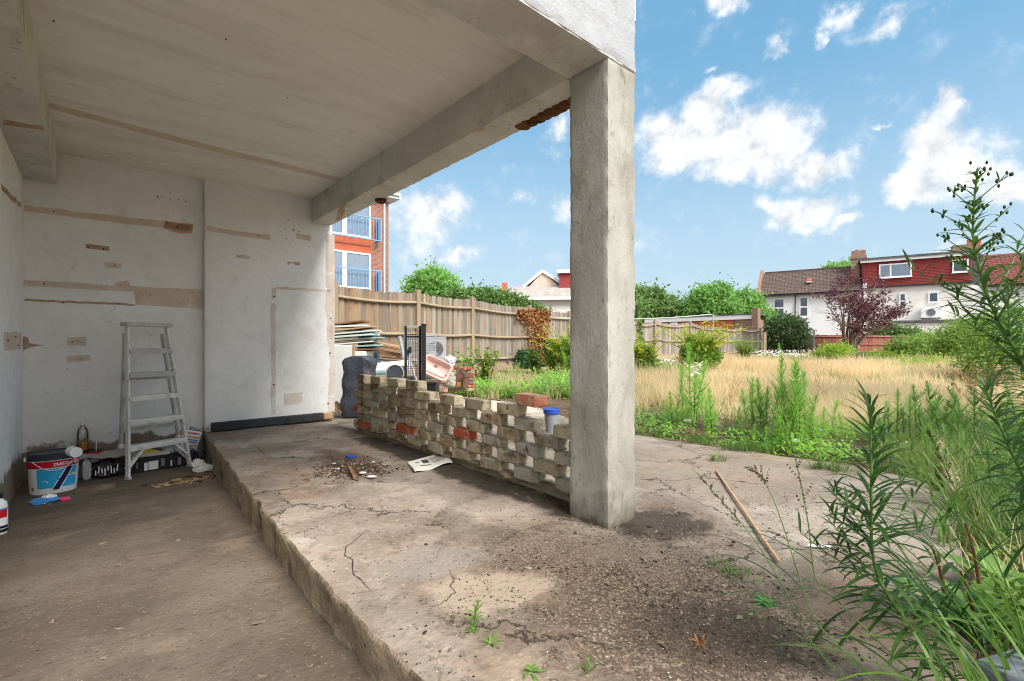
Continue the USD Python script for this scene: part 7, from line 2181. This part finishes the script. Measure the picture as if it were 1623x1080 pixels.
tB = front_weed("tall_weed", "tallest foreground weed at the right with a branching top against the cloud", stB, 240, .14, .0095, 162,
                shoots=[(rs.uniform(.4, .72), rs.uniform(0, 6.3), rs.uniform(.4, .8), rs.uniform(.1, .2), 12) for _ in range(9)], r0=.006, r1=.0016, el=(.2, .8), Lprof=lambda t: np.where(t < .62, .75 + .25 * np.sin(t * 9), np.clip(1.0 - (t - .62) * 2.5, .16, 1)))
# flowering top of that weed
stb = resample(stB, 60)
fr_ = np.random.default_rng(163)
buds = []
for k in range(22):
    ts = .66 + .33 * k / 21
    p = stb[int(ts * 59)]
    a = k * 2.4
    ln = (.085 * (1.15 - ts) / .5 + .02) * fr_.uniform(.7, 1.3)
    tip = p + np.array([math.cos(a) * ln * .8, math.sin(a) * ln * .8, ln * .75])
    s = np.linspace(0, 1, 5)[:, None]
    br = p + (tip - p) * s + np.array([0, 0, .012]) * s * (1 - s)
    tB.part("flower_branch", tube(br, [.0014, .0013, .0011, .001, .0008], 5), "stem_green")
    for q_ in range(5):
        v, f = VF(trimesh.creation.icosphere(1, 1.0))
        buds.append((v * [.0026, .0026, .0045] @ rotz(fr_.uniform(0, 6)).T + br[-1 - (q_ > 2)] + fr_.normal(size=3) * .006, f))
    m = 5
    tB.part("bud_leaves", strips(thin(blades(np.repeat(br[3:4], m, 0), fr_.uniform(0, 6, m), fr_.uniform(.2, 1.2, m), .4, .022 * fr_.uniform(.6, 1.4, m), .0035, nseg=3))), "leaf_front")
tB.part("flower_buds", cat_m(*buds), "leaf_front", kind="stuff")
stC = poly3([(1700, 900), (1640, 790), (1600, 710), (1575, 650), (1560, 610)], [1.28] * 5)
front_weed("tall_weed", "narrow leaved weed lower right, half hidden below the tallest foreground weed", stC, 130, .13, .0095, 164, el=(.2, .9))
stD = poly3([(1690, 760), (1655, 660), (1625, 590), (1600, 520), (1598, 470)], [1.35] * 5)
front_weed("tall_weed", "narrow leaved weed cut by the right edge of the picture", stD, 150, .14, .0095, 165, el=(.1, .8))


# flowering grasses
def seedhead(pts, n, seed, spikes=6, ls=.035):
    r = np.random.default_rng(seed)
    out = []
    P = resample(pts, 40)
    o = trimesh.convex.convex_hull(np.array([(1, 0, 0), (-1, 0, 0), (0, .5, 0), (0, -.5, 0), (0, 0, .5), (0, 0, -.5)]))
    ov, of = np.array(o.vertices), np.array(o.faces)

    def seeds(path, k):
        for j in range(k):
            u_ = r.uniform(0, 1)
            i = int(u_ * (len(path) - 2))
            d = path[i + 1] - path[i]; d /= np.linalg.norm(d)
            b = np.cross(d, r.normal(size=3)); b /= np.linalg.norm(b)
            c = np.cross(d, b)
            out.append((ov * .0026 @ np.stack([d, b, c]) + path[i] + b * .0022, of))
    for k in range(spikes):
        i = int(39 * (.08 + .8 * k / spikes))
        d = P[min(39, i + 1)] - P[i]; d /= np.linalg.norm(d)
        sd = np.array([1.0 if k % 2 else -1.0, r.normal() * .5, .25])
        e = np.linspace(0, 1, 8)[:, None]
        L = ls * (1.1 - .6 * k / spikes)
        path = P[i] + (sd * .55 * e + d * .8 * e + np.array([0, 0, .25]) * e ** 2) * L
        seeds(path, n)
    seeds(P[6:], n * 2)
    return cat_m(*out)


gdefs = [("leftmost flowering grass, its thin head nodding over the batten tip", [(1380, 1110), (1291, 1024), (1221, 895), (1180, 835), (1138, 788), (1112, 758), (1096, 742)], 3, 1.25),
         ("flowering grass whose curved seed head hangs just right of the batten", [(1420, 1110), (1340, 1035), (1288, 976), (1262, 900), (1235, 816), (1218, 775), (1200, 750), (1184, 744)], 2, 1.22),
         ("tall flowering grass with its upright dark head against the bright weeds", [(1500, 1110), (1395, 1020), (1330, 955), (1293, 920), (1281, 830), (1268, 760), (1254, 700), (1240, 650), (1228, 612)], 4, 1.2),
         ("dark flowering grass on the right crossing the pink edging stones", [(1625, 1020), (1582, 895), (1545, 830), (1513, 774), (1485, 712), (1462, 661)], 2, 1.25)]
for i, (lab, pix, nh, y) in enumerate(gdefs):
    P_ = poly3(pix, np.full(len(pix), y))
    st = resample(P_, 30)
    t = T("flowering_grass", lab, "grass", (*st[0][:2], 0))
    t.part("stem", tube(st, np.linspace(.0022, .0009, 30), 6), "stem_green", smooth=60)
    t.part("seed_head", seedhead(P_[-nh - 1:], 26, 170 + i, spikes=7 if i != 3 else 5, ls=.05 if i in (1, 2) else .03), "seed_brown")
    r = np.random.default_rng(180 + i)
    k = 4
    ii_ = np.array([4, 8, 11, 15])
    Pb = blades(st[ii_], [math.pi - .4, .3, math.pi + .2, 2.6], r.uniform(.5, .95, k), r.uniform(.9, 1.6, k), r.uniform(.2, .34, k), .0085, nseg=8, fold=.3, shape="grass")
    for j in range(k):
        t.part("blade", strips(Pb[j:j + 1]), "blade_deep", smooth=True)

# arching blades at the lower right
br_ = np.random.default_rng(190)
clumps = [("clump of arching broad grass blades at the bottom of the picture below the foreground weed", (1.05, 1.02, 0), 26, .46, (1.2, 4.6), "blade_green", .011),
          ("upright clump of bright broad grass at the lower right corner", (1.42, 1.30, 0), 26, .55, (.0, 6.3), "blade_green", .014),
          ("dark arching grass clump between the foreground weed and the plantain", (1.32, 1.45, 0), 22, .42, (0, 6.3), "blade_deep", .010),
          ("bright grass clump beside the pink edging stones", (2.35, 2.55, 0), 30, .5, (0, 6.3), "blade_green", .012),
          ("grass clump behind the foreground weed at the edge of the slab", (1.95, 2.15, 0), 30, .42, (0, 6.3), "blade_green", .010)]
for lab, b, n, L, azr, mt, w in clumps:
    t = T("grass_clump", lab, "grass", b)
    az = br_.uniform(*azr, n)
    base = np.array(b) + np.c_[br_.normal(size=(n, 2)) * .06, np.zeros(n)]
    P_ = blades(base, az, br_.uniform(.7, 1.45, n), br_.uniform(.6, 1.9, n), L * br_.uniform(.6, 1.3, n), w * br_.uniform(.7, 1.2, n), nseg=9, fold=.3, shape="grass")
    for j in range(n):
        t.part("blade", strips(P_[j:j + 1]), mt, smooth=True)
lbp = blades(np.array([at(1680, 980, 1.05)]), [math.pi - .25], [1.0], [.55], [.42], [.018], nseg=10, fold=.3, shape="leaf")
lbt = T("grass_leaf", "single long blue green reed blade crossing the lower right", "grass", at(1680, 980, 1.05))
lbt.part("blade", strips(lbp), "blade_deep", smooth=True)


def rosette(name, label, base, n, L, W, mat, seed, el=(.1, .9)):
    r = np.random.default_rng(seed)
    t = T(name, label, "weed", base)
    az = np.arange(n) * 2.4 + r.normal(size=n) * .2
    P_ = blades(np.repeat([base], n, 0) + r.normal(size=(n, 3)) * [.006, .006, .001], az, r.uniform(*el, n), r.uniform(.3, 1.0, n), L * r.uniform(.6, 1.2, n), W * r.uniform(.7, 1.2, n), nseg=6, fold=.2, shape="broad")
    for j in range(n):
        t.part("leaf", strips(P_[j:j + 1]), mat, smooth=True)
    return t


rosette("plantain", "broad leaved plantain rosette at the lower right under the grasses", gp(1535, 985), 16, .19, .075, "leaf_weed_deep", 201, (.2, 1.2))
rosette("plantain", "second broad leaved weed at the right edge beside the grey paving stone", gp(1600, 950), 14, .2, .08, "leaf_weed_deep", 202, (.3, 1.2))
rosette("rosette_weed", "small flat blue green rosette on the slab below the batten", gp(1214, 958) + [0, 0, .005], 22, .05, .014, "leaf_rosette", 203, (.0, .5))
t1 = rosette("seedling", "tallest small weed sprouting from the slab crack near the bottom middle", gp(748, 1003) + [0, 0, .003], 10, .032, .008, "leaf_weed_deep", 204, (.2, .9))
stems, P_ = horseweed(.085, 22, .034, .007, 205)
b_ = gp(752, 996)
t1.part("stem", move(stems[0], b_), "stem_green", smooth=60)
for j in range(len(P_)):
    t1.part("leaf", strips(P_[j:j + 1] + b_), "leaf_weed_deep", smooth=True)
rosette("seedling", "low spreading weed in the slab crack right of the tallest sprout", gp(779, 1024) + [0, 0, .003], 13, .036, .010, "leaf_weed_deep", 206, (.1, .7))
rosette("seedling", "small leafy weed at the very bottom middle of the slab", gp(842, 1068) + [0, 0, .003], 12, .034, .009, "leaf_weed_deep", 207, (.1, .8))
rosette("seedling", "thin grassy sprout at the bottom right of the small leafy weed", gp(936, 1066) + [0, 0, .003], 8, .04, .006, "blade_green", 208, (.4, 1.2))
rosette("seedling", "dried mossy tuft on the gravel left of the rosette", gp(1108, 1022) + [0, 0, .003], 22, .03, .006, "leaf_dead", 209, (.1, 1.2))
# red dock stems among the grasses
for i, (x0, y0, x1, y1) in enumerate(((1497, 940, 1476, 865), (1545, 985, 1522, 905), (1552, 925, 1530, 830))):
    t = T("dock_plant", ["short reddish dock stem nearest the slab at the lower right", "reddish brown dock stem over the plantain", "taller reddish stem behind the plantain"][i], "weed", at(x0, y0, 1.5))
    st = resample(poly3([(x0, y0), ((x0 + x1) / 2 + 3, (y0 + y1) / 2), (x1, y1)], [1.5] * 3), 10)
    t.part("stem", tube(st, np.linspace(.006, .003, 10), 7), "stem_red", smooth=60)
    Pd = blades(st[[3, 6, 8]], [.5, 3.4, 1.9], [.6, .5, .8], [.8] * 3, [.1, .09, .06], .016, nseg=5)
    for j in range(3):
        t.part("leaf", strips(Pd[j:j + 1]), "leaf_front", smooth=True)
# edging stones and paving at the right
for i in range(5):
    a, b = gp(1489 + i * 5.5, 704 + i * 18), gp(1494 + i * 5.5, 720 + i * 18)
    t = T("edging_stone", f"pinkish edging stone, {['farthest', 'second', 'middle', 'fourth', 'nearest'][i]} of the row along the right side of the slab", "edging stone", (a + b) / 2, group="row of pink edging stones")
    t.part("stone", bar(a + [0, 0, .01], b + [0, 0, .01], .07, .09, c=.01), "edging_stone")
pv_ = gp(1612, 1074)
t = T("paving_stone", "blue grey paving stone in the lower right corner", "paving stone", pv_, rz=.3)
t.part("stone", rbox(pv_ + [.08, 0, .0], (.3, .16, .06), rotz(.3), c=.008), "paving_grey")
for i, (x, y) in enumerate(((1090, 672), (1262, 706), (1296, 688))):
    t = T("paper_scrap", ["white scrap lying in the dark soil behind the slab edge", "white scrap among the stems of the tallest weeds", "pale scrap on the soil right of the tallest weeds"][i], "scrap", gp(x, y) + [0, 0, .02], local=True)
    t.part("paper", crumple(.05, .03, .02, 211 + i), "rag_white")
